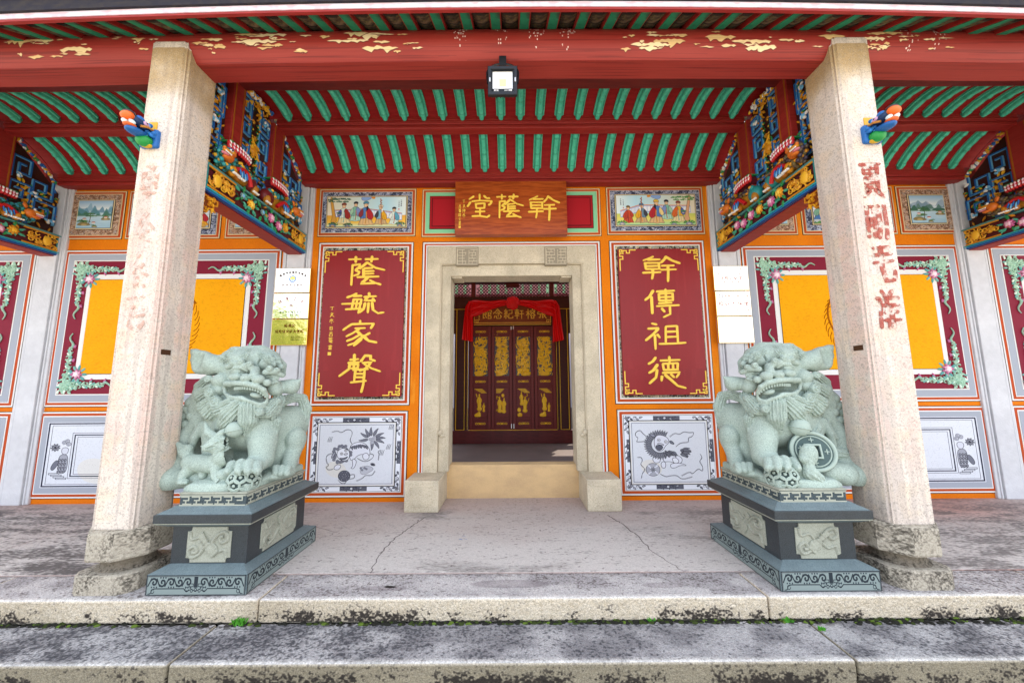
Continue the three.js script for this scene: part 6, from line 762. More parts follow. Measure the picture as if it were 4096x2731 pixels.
// ------------------------------------------------------------------ stone lions: distance fields of capsules and ellipsoids, meshed with surface nets
// 'e' centre, radii, blend, roll; 'c' from, to, radius, radius, blend, grooves; 'k' curl; 's' hollow; 'b' rounded box. Origin: middle of the plinth's top.
const LION = [
  ['b', [0, 0.02, 0.02], [0.225, 0.035, 0.36], 0.02, 0.03],
  ['e', [-0.51, 0.037, 0.14], [0.095, 0.1, 0.13], 0.05, 0, 0],
  ['e', [-0.145, 0.003, 0.28], [0.15, 0.05, 0.09], 0.04, 0, 0],
  ['e', [0.239, 0.053, 0.04], [0.1, 0.045, 0.16], 0.04, 0, 0],
  ['e', [-0.19, 0.419, -0.04], [0.24, 0.24, 0.2], 0.06, 0, 0],
  ['c', [-0.02, 0.42, 0], [0.1, 0.4, -0.2], 0.2, 0.19, 0.06, 0],
  ['e', [0.19, 0.453, -0.2], [0.1, 0.13, 0.14], 0.04, 0, 0],
  ['e', [0.101, 0.213, -0.1], [0.13, 0.2, 0.12], 0.04, 0, 0],
  ['e', [0.261, 0.307, -0.12], [0.08, 0.105, 0.095], 0.006, 0, 0],
  ['c', [0.251, 0.237, -0.12], [0.277, 0.075, 0.0], 0.07, 0.055, 0.03, 0],
  ['e', [0.296, 0.072, 0.09], [0.08, 0.045, 0.08], 0.012, 0, 0],
  ['c', [0.258, 0.109, 0.12], [0.279, 0.079, 0.16], 0.03, 0.025, 0.006, 0],
  ['c', [0.303, 0.109, 0.12], [0.323, 0.079, 0.16], 0.03, 0.025, 0.006, 0],
  ['c', [0.349, 0.109, 0.12], [0.369, 0.079, 0.16], 0.03, 0.025, 0.006, 0],
  ['c', [0.069, 0.604, -0.06], [0.126, 0.635, -0.12], 0.05, 0.04, 0.012, [8, 0.007]],
  ['c', [0.126, 0.635, -0.12], [0.188, 0.662, -0.18], 0.04, 0.035, 0.012, [8, 0.007]],
  ['c', [0.188, 0.662, -0.18], [0.241, 0.65, -0.22], 0.035, 0.036, 0.012, [8, 0.007]],
  ['c', [0.241, 0.65, -0.22], [0.272, 0.555, -0.23], 0.036, 0.042, 0.012, [8, 0.007]],
  ['c', [0.272, 0.555, -0.23], [0.269, 0.435, -0.23], 0.042, 0.03, 0.012, [8, 0.007]],
  ['c', [0.074, 0.464, 0.06], [0.135, 0.319, 0.12], 0.125, 0.1, 0.03, 0],
  ['c', [0.135, 0.319, 0.12], [0.163, 0.195, 0.16], 0.1, 0.088, 0.03, 0],
  ['e', [0.141, 0.154, 0.25], [0.115, 0.055, 0.1], 0.03, 0, 0],
  ['c', [0.029, 0.171, 0.29], [0.048, 0.138, 0.345], 0.036, 0.03, 0.01, 0],
  ['c', [0.117, 0.189, 0.32], [0.151, 0.15, 0.385], 0.036, 0.03, 0.01, 0],
  ['c', [0.185, 0.189, 0.325], [0.224, 0.151, 0.39], 0.036, 0.03, 0.01, 0],
  ['c', [0.236, 0.174, 0.31], [0.274, 0.145, 0.365], 0.036, 0.03, 0.01, 0],
  ['c', [0.056, 0.134, 0.365], [0.05, 0.112, 0.36], 0.014, 0.005, 0.006, 0],
  ['c', [0.166, 0.147, 0.405], [0.175, 0.117, 0.405], 0.014, 0.005, 0.006, 0],
  ['c', [0.238, 0.147, 0.41], [0.239, 0.116, 0.41], 0.014, 0.005, 0.006, 0],
  ['c', [0.287, 0.14, 0.38], [0.293, 0.118, 0.38], 0.014, 0.005, 0.006, 0],
  ['c', [-0.306, 0.41, 0.04], [-0.261, 0.255, 0.09], 0.11, 0.085, 0.03, 0],
  ['c', [-0.261, 0.255, 0.09], [-0.129, 0.082, 0.18], 0.085, 0.08, 0.03, 0],
  ['e', [-0.026, 0.099, 0.26], [0.07, 0.05, 0.08], 0.03, 0, 0],
  ['e', [-0.5, 0.119, 0.06], [0.13, 0.12, 0.1], 0.04, 0, 0],
  ['e', [-0.324, 0.044, 0.12], [0.18, 0.09, 0.12], 0.04, 0, 0],
  ['e', [-0.127, 0.182, -0.02], [0.15, 0.22, 0.08], 0.04, 0, 0],
  ['e', [-0.095, 0.004, 0.3], [0.2, 0.05, 0.09], 0.03, 0, 0],
  ['c', [-0.449, 0.501, 0.04], [-0.566, 0.336, 0.02], 0.05, 0.085, 0.03, 0],
  ['c', [-0.566, 0.336, 0.02], [-0.645, 0.158, 0.03], 0.085, 0.07, 0.03, 0],
  ['e', [-0.565, 0.235, 0.01], [0.12, 0.19, 0.11], 0.04, 0, 0],
  ['e', [-0.586, 0.155, 0.06], [0.085, 0.1, 0.09], 0.03, 0, 0],
  ['c', [-0.372, 0.453, 0.11], [-0.417, 0.348, 0.12], 0.03, 0.026, 0.012, 0],
  ['c', [-0.417, 0.348, 0.12], [-0.439, 0.252, 0.12], 0.026, 0.02, 0.012, 0],
  ['c', [-0.415, 0.435, 0.1], [-0.467, 0.32, 0.1], 0.022, 0.02, 0.012, 0],
  ['e', [-0.584, 0.518, 0.0], [0.07, 0.12, 0.05], 0.03, 0, 0],
  ['e', [-0.543, 0.627, 0.06], [0.03, 0.03, 0.03], 0.004, 0, 0],
  ['e', [-0.573, 0.577, 0.06], [0.032, 0.032, 0.032], 0.004, 0, 0],
  ['e', [-0.504, 0.572, 0.06], [0.028, 0.028, 0.028], 0.004, 0, 0],
  ['e', [-0.587, 0.518, 0.06], [0.033, 0.033, 0.033], 0.004, 0, 0],
  ['e', [-0.518, 0.517, 0.06], [0.032, 0.032, 0.032], 0.004, 0, 0],
  ['e', [-0.466, 0.462, 0.06], [0.03, 0.03, 0.03], 0.004, 0, 0],
  ['e', [-0.56, 0.454, 0.06], [0.036, 0.036, 0.036], 0.004, 0, 0],
  ['e', [-0.502, 0.426, 0.06], [0.034, 0.034, 0.034], 0.004, 0, 0],
  ['e', [-0.548, 0.545, 0.06], [0.02, 0.02, 0.02], 0.004, 0, 0],
  ['c', [-0.536, 0.639, 0.02], [-0.46, 0.465, 0.04], 0.05, 0.05, 0.03, 0],
  ['e', [-0.234, 0.607, -0.04], [0.25, 0.19, 0.18], 0.06, 0, 0],
  ['e', [-0.084, 0.483, 0.06], [0.19, 0.2, 0.15], 0.05, 0, 0],
  ['e', [-0.439, 0.685, 0.0], [0.1, 0.16, 0.12], 0.05, 0, 0],
  ['c', [-0.39, 0.801, 0.09], [-0.45, 0.76, 0.07], 0.04, 0.04, 0.012, [9, 0.009]],
  ['c', [-0.45, 0.76, 0.07], [-0.486, 0.723, 0.05], 0.04, 0.015, 0.012, [9, 0.009]],
  ['c', [-0.314, 0.732, 0.13], [-0.403, 0.687, 0.1], 0.045, 0.05, 0.012, [9, 0.009]],
  ['c', [-0.403, 0.687, 0.1], [-0.459, 0.622, 0.07], 0.05, 0.02, 0.012, [9, 0.009]],
  ['c', [-0.259, 0.643, 0.16], [-0.342, 0.597, 0.13], 0.05, 0.055, 0.012, [9, 0.009]],
  ['c', [-0.342, 0.597, 0.13], [-0.433, 0.586, 0.08], 0.055, 0.02, 0.012, [9, 0.009]],
  ['c', [-0.214, 0.617, 0.18], [-0.278, 0.554, 0.16], 0.05, 0.055, 0.012, [9, 0.009]],
  ['c', [-0.278, 0.554, 0.16], [-0.361, 0.512, 0.12], 0.055, 0.015, 0.012, [9, 0.009]],
  ['c', [-0.075, 0.622, 0.21], [-0.159, 0.582, 0.2], 0.05, 0.05, 0.012, [9, 0.009]],
  ['c', [-0.159, 0.582, 0.2], [-0.261, 0.563, 0.16], 0.05, 0.03, 0.012, [9, 0.009]],
  ['c', [0.002, 0.613, 0.23], [-0.07, 0.54, 0.225], 0.05, 0.062, 0.012, [9, 0.009]],
  ['c', [-0.07, 0.54, 0.225], [-0.188, 0.421, 0.19], 0.062, 0.012, 0.012, [9, 0.009]],
  ['c', [-0.017, 0.583, 0.23], [-0.091, 0.488, 0.22], 0.04, 0.05, 0.012, [9, 0.009]],
  ['c', [-0.091, 0.488, 0.22], [-0.172, 0.431, 0.2], 0.05, 0.012, 0.012, [9, 0.009]],
  ['c', [0.069, 0.592, 0.235], [0.069, 0.497, 0.23], 0.055, 0.05, 0.012, [9, 0.009]],
  ['c', [0.069, 0.497, 0.23], [0.043, 0.386, 0.2], 0.05, 0.012, 0.012, [9, 0.009]],
  ['c', [0.097, 0.582, 0.23], [0.097, 0.496, 0.22], 0.045, 0.04, 0.012, [9, 0.009]],
  ['c', [0.097, 0.496, 0.22], [0.057, 0.398, 0.19], 0.04, 0.012, 0.012, [9, 0.009]],
  ['c', [0.199, 0.611, 0.12], [0.179, 0.556, 0.16], 0.045, 0.045, 0.012, [9, 0.009]],
  ['c', [0.179, 0.556, 0.16], [0.119, 0.533, 0.2], 0.045, 0.02, 0.012, [9, 0.009]],
  ['c', [0.2, 0.645, 0.06], [0.193, 0.574, 0.1], 0.045, 0.045, 0.012, [9, 0.009]],
  ['c', [0.193, 0.574, 0.1], [0.202, 0.504, 0.12], 0.045, 0.015, 0.012, [9, 0.009]],
  ['c', [-0.306, 0.993, 0.06], [-0.198, 1.049, 0.06], 0.03, 0.04, 0.012, [9, 0.009]],
  ['c', [-0.198, 1.049, 0.06], [-0.1, 1.06, 0.04], 0.04, 0.03, 0.012, [9, 0.009]],
  ['c', [-0.1, 1.065, 0.04], [0.001, 1.057, 0.02], 0.035, 0.045, 0.012, [9, 0.009]],
  ['c', [0.001, 1.057, 0.02], [0.078, 1.005, 0.0], 0.045, 0.03, 0.012, [9, 0.009]],
  ['c', [0.092, 0.994, 0.02], [0.157, 0.927, 0.01], 0.035, 0.045, 0.012, [9, 0.009]],
  ['c', [0.157, 0.927, 0.01], [0.18, 0.861, 0.0], 0.045, 0.02, 0.012, [9, 0.009]],
  ['c', [0.161, 0.536, 0.06], [0.207, 0.465, 0.08], 0.03, 0.035, 0.012, [9, 0.009]],
  ['c', [0.207, 0.465, 0.08], [0.211, 0.376, 0.09], 0.035, 0.012, 0.012, [9, 0.009]],
  ['k', [-0.333, 0.821, 0.14], 0.032, 0.01],
  ['k', [-0.276, 0.71, 0.18], 0.042, 0.01],
  ['k', [-0.195, 0.636, 0.215], 0.046, 0.01],
  ['k', [0.229, 0.634, 0.12], 0.036, 0.01],
  ['k', [0.172, 0.556, 0.235], 0.034, 0.01],
  ['e', [-0.096, 0.862, 0.015], [0.21, 0.205, 0.135], 0.05, 0, 0],
  ['e', [-0.084, 0.986, 0.08], [0.125, 0.075, 0.115], 0.03, 0, 0],
  ['e', [0.087, 0.949, 0.05], [0.105, 0.075, 0.11], 0.03, 0, 0],
  ['e', [-0.048, 1.02, 0.0], [0.18, 0.065, 0.14], 0.04, 0, 0],
  ['e', [-0.243, 0.809, 0.12], [0.07, 0.06, 0.06], 0.012, 0, 0],
  ['e', [-0.253, 0.732, 0.115], [0.06, 0.045, 0.06], 0.012, 0, 0],
  ['e', [0.189, 0.733, 0.09], [0.055, 0.055, 0.06], 0.012, 0, 0],
  ['e', [0.185, 0.779, 0.11], [0.045, 0.035, 0.045], 0.012, 0, 0],
  ['e', [-0.05, 0.635, 0.1], [0.16, 0.07, 0.1], 0.02, 0, 0],
  ['e', [-0.011, 0.782, 0.17], [0.165, 0.042, 0.07], 0.02, 0, 0],
  ['s', [-0.047, 0.881, 0.195], [0.072, 0.042, 0.045], 0.012, -0.1],
  ['s', [0.207, 0.813, 0.165], [0.058, 0.04, 0.045], 0.012, -0.1],
  ['e', [-0.066, 0.88, 0.168], [0.052, 0.036, 0.036], 0.003, -0.1, 0],
  ['e', [0.186, 0.812, 0.136], [0.044, 0.034, 0.036], 0.003, 0, 0],
  ['s', [-0.028, 0.878, 0.212], [0.02, 0.02, 0.016], 0.002, 0],
  ['s', [0.213, 0.811, 0.18], [0.018, 0.018, 0.016], 0.002, 0],
  ['e', [-0.039, 0.879, 0.198], [0.011, 0.011, 0.011], 0.001, 0, 0],
  ['e', [0.204, 0.812, 0.166], [0.01, 0.01, 0.01], 0.001, 0, 0],
  ['c', [-0.14, 0.884, 0.165], [-0.085, 0.908, 0.195], 0.012, 0.014, 0.004, 0],
  ['c', [-0.085, 0.908, 0.195], [-0.024, 0.91, 0.205], 0.014, 0.014, 0.004, 0],
  ['c', [-0.024, 0.91, 0.205], [0.021, 0.885, 0.2], 0.014, 0.012, 0.004, 0],
  ['c', [-0.139, 0.879, 0.165], [-0.057, 0.85, 0.19], 0.01, 0.012, 0.004, 0],
  ['c', [-0.057, 0.85, 0.19], [0.015, 0.857, 0.195], 0.012, 0.01, 0.004, 0],
  ['c', [0.16, 0.835, 0.17], [0.202, 0.843, 0.165], 0.012, 0.013, 0.004, 0],
  ['c', [0.202, 0.843, 0.165], [0.233, 0.821, 0.14], 0.013, 0.011, 0.004, 0],
  ['c', [0.159, 0.798, 0.16], [0.2, 0.784, 0.155], 0.01, 0.011, 0.004, 0],
  ['c', [0.2, 0.784, 0.155], [0.23, 0.796, 0.14], 0.011, 0.009, 0.004, 0],
  ['c', [-0.191, 0.92, 0.14], [-0.068, 0.944, 0.185], 0.02, 0.024, 0.012, 0],
  ['c', [-0.068, 0.944, 0.185], [0.056, 0.91, 0.21], 0.024, 0.026, 0.012, 0],
  ['c', [0.175, 0.871, 0.21], [0.219, 0.88, 0.175], 0.024, 0.024, 0.012, 0],
  ['c', [0.219, 0.88, 0.175], [0.255, 0.849, 0.12], 0.024, 0.02, 0.012, 0],
  ['k', [-0.112, 0.953, 0.19], 0.024, 0.006],
  ['k', [-0.029, 0.957, 0.21], 0.026, 0.006],
  ['k', [0.053, 0.936, 0.225], 0.027, 0.006],
  ['k', [0.206, 0.901, 0.21], 0.026, 0.006],
  ['k', [0.244, 0.89, 0.175], 0.024, 0.006],
  ['k', [0.239, 0.919, 0.11], 0.022, 0.006],
  ['c', [0.079, 0.891, 0.19], [0.106, 0.84, 0.235], 0.032, 0.036, 0.015, 0],
  ['e', [0.057, 0.825, 0.255], [0.044, 0.034, 0.04], 0.006, 0, 0],
  ['e', [0.151, 0.815, 0.255], [0.046, 0.036, 0.042], 0.006, 0, 0],
  ['e', [0.203, 0.788, 0.225], [0.029, 0.029, 0.029], 0.006, 0, 0],
  ['e', [-0.055, 0.835, 0.22], [0.05, 0.03, 0.035], 0.008, 0, 0],
  ['s', [0.108, 0.798, 0.292], [0.012, 0.01, 0.016], 0.003, 0],
  ['s', [0.204, 0.778, 0.278], [0.012, 0.01, 0.016], 0.003, 0],
  ['c', [-0.185, 0.76, 0.16], [-0.146, 0.786, 0.195], 0.015, 0.018, 0.006, 0],
  ['c', [-0.146, 0.786, 0.195], [-0.029, 0.785, 0.25], 0.018, 0.02, 0.006, 0],
  ['c', [-0.029, 0.785, 0.25], [0.071, 0.781, 0.272], 0.02, 0.021, 0.006, 0],
  ['c', [0.071, 0.781, 0.272], [0.152, 0.763, 0.268], 0.021, 0.021, 0.006, 0],
  ['c', [0.152, 0.763, 0.268], [0.191, 0.731, 0.24], 0.021, 0.019, 0.006, 0],
  ['c', [0.191, 0.731, 0.24], [0.195, 0.685, 0.205], 0.019, 0.016, 0.006, 0],
  ['c', [-0.185, 0.76, 0.16], [-0.162, 0.714, 0.175], 0.014, 0.014, 0.006, 0],
  ['c', [-0.162, 0.714, 0.175], [-0.094, 0.68, 0.215], 0.014, 0.018, 0.006, 0],
  ['c', [-0.094, 0.68, 0.215], [0.012, 0.672, 0.25], 0.018, 0.02, 0.006, 0],
  ['c', [0.012, 0.672, 0.25], [0.1, 0.653, 0.255], 0.02, 0.021, 0.006, 0],
  ['c', [0.1, 0.653, 0.255], [0.156, 0.615, 0.225], 0.021, 0.02, 0.006, 0],
  ['c', [0.156, 0.615, 0.225], [0.186, 0.632, 0.195], 0.02, 0.016, 0.006, 0],
  ['c', [0.186, 0.632, 0.195], [0.189, 0.681, 0.195], 0.016, 0.014, 0.006, 0],
  ['e', [0.028, 0.615, 0.205], [0.125, 0.03, 0.05], 0.012, 0, 0],
  ['e', [0.124, 0.6, 0.195], [0.07, 0.028, 0.05], 0.012, 0, 0],
  ['s', [-0.022, 0.724, 0.21], [0.105, 0.04, 0.13], 0.004, -0.06],
  ['s', [0.101, 0.697, 0.205], [0.09, 0.042, 0.13], 0.004, -0.4],
  ['s', [0.148, 0.672, 0.2], [0.045, 0.036, 0.1], 0.004, -0.6],
  ['s', [-0.122, 0.733, 0.195], [0.026, 0.028, 0.05], 0.003, 0],
  ['s', [0.073, 0.979, 0.16], [0.01, 0.055, 0.05], 0.02, -0.3],
  ['c', [-0.114, 1.025, 0.12], [-0.157, 0.995, 0.14], 0.03, 0.034, 0.008, [9, 0.009]],
  ['c', [-0.157, 0.995, 0.14], [-0.194, 0.954, 0.14], 0.034, 0.012, 0.008, [9, 0.009]],
  ['c', [-0.037, 1.033, 0.125], [-0.037, 0.998, 0.16], 0.03, 0.034, 0.008, [9, 0.009]],
  ['c', [-0.037, 0.998, 0.16], [-0.033, 0.969, 0.18], 0.034, 0.014, 0.008, [9, 0.009]],
  ['c', [0.058, 1.016, 0.1], [0.136, 0.985, 0.13], 0.03, 0.032, 0.008, [9, 0.009]],
  ['c', [0.136, 0.985, 0.13], [0.193, 0.933, 0.14], 0.032, 0.012, 0.008, [9, 0.009]],
  ['c', [0.088, 1.019, 0.06], [0.177, 0.969, 0.09], 0.028, 0.03, 0.008, [9, 0.009]],
  ['c', [0.177, 0.969, 0.09], [0.224, 0.922, 0.1], 0.03, 0.012, 0.008, [9, 0.009]],
  ['c', [-0.219, 1.029, 0.08], [-0.256, 0.99, 0.1], 0.028, 0.03, 0.008, [9, 0.009]],
  ['c', [-0.256, 0.99, 0.1], [-0.276, 0.943, 0.11], 0.03, 0.012, 0.008, [9, 0.009]],
  ['c', [-0.284, 0.921, 0.08], [-0.362, 0.95, 0.08], 0.06, 0.075, 0.02, 0],
  ['c', [-0.362, 0.95, 0.08], [-0.438, 0.996, 0.095], 0.075, 0.062, 0.02, 0],
  ['c', [-0.438, 0.996, 0.095], [-0.49, 1.042, 0.11], 0.062, 0.03, 0.02, 0],
  ['c', [-0.49, 1.042, 0.11], [-0.527, 1.067, 0.11], 0.03, 0.008, 0.02, 0],
  ['c', [-0.365, 0.904, 0.07], [-0.453, 0.922, 0.09], 0.05, 0.05, 0.03, 0],
  ['c', [-0.453, 0.922, 0.09], [-0.493, 0.982, 0.105], 0.05, 0.03, 0.03, 0],
  ['s', [-0.434, 0.981, 0.165], [0.04, 0.105, 0.05], 0.02, -0.25],
  ['c', [0.195, 0.756, 0.02], [0.274, 0.76, 0.01], 0.055, 0.06, 0.02, 0],
  ['c', [0.274, 0.76, 0.01], [0.343, 0.817, 0.005], 0.06, 0.008, 0.02, 0],
  ['s', [0.336, 0.755, 0.09], [0.05, 0.022, 0.035], 0.012, 0.35],
];
const CUB = [
  ['c', [-0.366, 0.175, 0.195], [-0.27, 0.171, 0.22], 0.062, 0.062, 0.02, 0],
  ['c', [-0.27, 0.171, 0.22], [-0.155, 0.171, 0.245], 0.062, 0.07, 0.02, 0],
  ['e', [-0.072, 0.232, 0.26], [0.07, 0.08, 0.065], 0.03, 0, 0],
  ['e', [-0.107, 0.323, 0.285], [0.075, 0.052, 0.055], 0.02, 0, 0],
  ['c', [-0.125, 0.321, 0.3], [-0.149, 0.305, 0.325], 0.04, 0.03, 0.012, 0],
  ['c', [-0.15, 0.312, 0.32], [-0.207, 0.313, 0.31], 0.018, 0.004, 0.008, 0],
  ['c', [-0.119, 0.347, 0.31], [-0.073, 0.411, 0.29], 0.024, 0.02, 0.01, [8, 0.003]],
  ['c', [-0.073, 0.411, 0.29], [-0.062, 0.435, 0.28], 0.02, 0.006, 0.01, [8, 0.003]],
  ['c', [-0.082, 0.34, 0.26], [-0.208, 0.407, 0.25], 0.03, 0.026, 0.01, [8, 0.003]],
  ['c', [-0.208, 0.407, 0.25], [-0.266, 0.481, 0.22], 0.026, 0.006, 0.01, [8, 0.003]],
  ['k', [-0.051, 0.301, 0.305], 0.028, 0.01],
  ['k', [-0.013, 0.346, 0.305], 0.032, 0.01],
  ['k', [-0.083, 0.281, 0.305], 0.026, 0.01],
  ['k', [0.016, 0.305, 0.305], 0.034, 0.01],
  ['k', [0.003, 0.256, 0.305], 0.03, 0.01],
  ['k', [-0.117, 0.281, 0.305], 0.02, 0.01],
  ['k', [-0.057, 0.363, 0.305], 0.026, 0.01],
  ['s', [-0.108, 0.308, 0.345], [0.035, 0.007, 0.02], 0.004, 0.3],
  ['k', [-0.076, 0.346, 0.332], 0.014, 0.004],
  ['c', [-0.104, 0.161, 0.275], [-0.078, 0.093, 0.3], 0.042, 0.03, 0.012, 0],
  ['c', [-0.078, 0.093, 0.3], [-0.024, 0.051, 0.33], 0.03, 0.026, 0.012, 0],
  ['e', [-0.007, 0.046, 0.345], [0.034, 0.022, 0.03], 0.01, 0, 0],
  ['c', [-0.333, 0.15, 0.215], [-0.366, 0.093, 0.24], 0.055, 0.036, 0.015, 0],
  ['c', [-0.366, 0.093, 0.24], [-0.371, 0.069, 0.26], 0.036, 0.026, 0.015, 0],
  ['e', [-0.342, 0.047, 0.28], [0.042, 0.026, 0.03], 0.01, 0, 0],
  ['c', [-0.24, 0.125, 0.22], [-0.227, 0.08, 0.24], 0.035, 0.026, 0.012, 0],
  ['c', [-0.4, 0.207, 0.18], [-0.453, 0.25, 0.16], 0.035, 0.04, 0.01, [9, 0.004]],
  ['c', [-0.453, 0.25, 0.16], [-0.525, 0.31, 0.15], 0.04, 0.012, 0.01, [9, 0.004]],
  ['c', [-0.414, 0.219, 0.18], [-0.424, 0.276, 0.16], 0.03, 0.03, 0.01, [9, 0.004]],
  ['c', [-0.424, 0.276, 0.16], [-0.466, 0.296, 0.15], 0.03, 0.01, 0.01, [9, 0.004]],
  ['e', [-0.013, 0.04, 0.365], [0.013, 0.013, 0.013], 0.004, 0, 0],
  ['e', [0.01, 0.04, 0.365], [0.013, 0.013, 0.013], 0.004, 0, 0],
  ['e', [0.032, 0.04, 0.365], [0.013, 0.013, 0.013], 0.004, 0, 0],
  ['e', [-0.344, 0.047, 0.305], [0.014, 0.014, 0.014], 0.004, 0, 0],
  ['e', [-0.32, 0.047, 0.305], [0.014, 0.014, 0.014], 0.004, 0, 0],
  ['e', [-0.297, 0.047, 0.305], [0.014, 0.014, 0.014], 0.004, 0, 0],
];
const smin = (a, b, k) => { const h = Math.max(k - Math.abs(a - b), 0) / k; return Math.min(a, b) - h * h * k * 0.25; };
const smax = (a, b, k) => -smin(-a, -b, k);
function compile(list) {
  return list.map((q) => {
    const t = q[0], a = q[1]; let f, c, R, k = 0.02, sub = t === 's';
    const ell = (cx, r, rot) => { const cr = Math.cos(rot || 0), sr = Math.sin(rot || 0); return (x, y, z) => { x -= cx[0]; y -= cx[1]; z -= cx[2]; const X = cr * x + sr * y, Y = -sr * x + cr * y, u = X / r[0], v = Y / r[1], w = z / r[2], k0 = Math.sqrt(u * u + v * v + w * w), k1 = Math.hypot(u / r[0], v / r[1], w / r[2]); return k1 > 1e-9 ? k0 * (k0 - 1) / k1 : -Math.min(...r); }; };
    if (t === 'e' || t === 's') { f = ell(a, q[2], q[4]); k = q[3]; c = a; R = Math.max(...q[2]); }
    else if (t === 'k') { const r = q[2], e = ell(a, [r, r, r * 0.8], 0), P = r * 0.5; f = (x, y, z) => { const d = e(x, y, z); if (d > 0.02) return d; const dx = x - a[0], dy = y - a[1], h = Math.hypot(dx, dy); return d + r * 0.15 * Math.cos(6.283 * h / P - Math.atan2(dy, dx)); }; k = q[3]; c = a; R = r * 1.1; }
    else if (t === 'b') { const h = q[2], r = q[3]; f = (x, y, z) => { const X = Math.abs(x - a[0]) - h[0] + r, Y = Math.abs(y - a[1]) - h[1] + r, Z = Math.abs(z - a[2]) - h[2] + r; return Math.hypot(Math.max(X, 0), Math.max(Y, 0), Math.max(Z, 0)) + Math.min(0, Math.max(X, Y, Z)) - r; }; k = q[4]; c = a; R = Math.hypot(...h); }
    else {
      const b = q[2], ra = q[3], rb = q[4], g = q[6], B = [b[0] - a[0], b[1] - a[1], b[2] - a[2]], L = Math.hypot(...B) || 1e-6, n = B.map((v) => v / L); k = q[5];
      let ref = Math.abs(n[2]) < 0.8 ? [0, 0, 1] : [1, 0, 0]; const dt = ref[0] * n[0] + ref[1] * n[1] + ref[2] * n[2]; ref = ref.map((v, i) => v - dt * n[i]); const rl = Math.hypot(...ref); ref = ref.map((v) => v / rl); const bi = [n[1] * ref[2] - n[2] * ref[1], n[2] * ref[0] - n[0] * ref[2], n[0] * ref[1] - n[1] * ref[0]];
      f = (x, y, z) => { const X = x - a[0], Y = y - a[1], Z = z - a[2]; let s = (X * n[0] + Y * n[1] + Z * n[2]); const t = Math.max(0, Math.min(1, s / L)); s = t * L; const px = X - n[0] * s, py = Y - n[1] * s, pz = Z - n[2] * s; const d = Math.sqrt(px * px + py * py + pz * pz) - (ra + (rb - ra) * t); if (!g || d > 0.03) return d; return d + g[1] * Math.cos(g[0] * 1.6 * Math.atan2(px * bi[0] + py * bi[1] + pz * bi[2], px * ref[0] + py * ref[1] + pz * ref[2])); };
      c = [(a[0] + b[0]) / 2, (a[1] + b[1]) / 2, (a[2] + b[2]) / 2]; R = L / 2 + Math.max(ra, rb);
    }
    return { f, c, R, k, sub };
  });
}
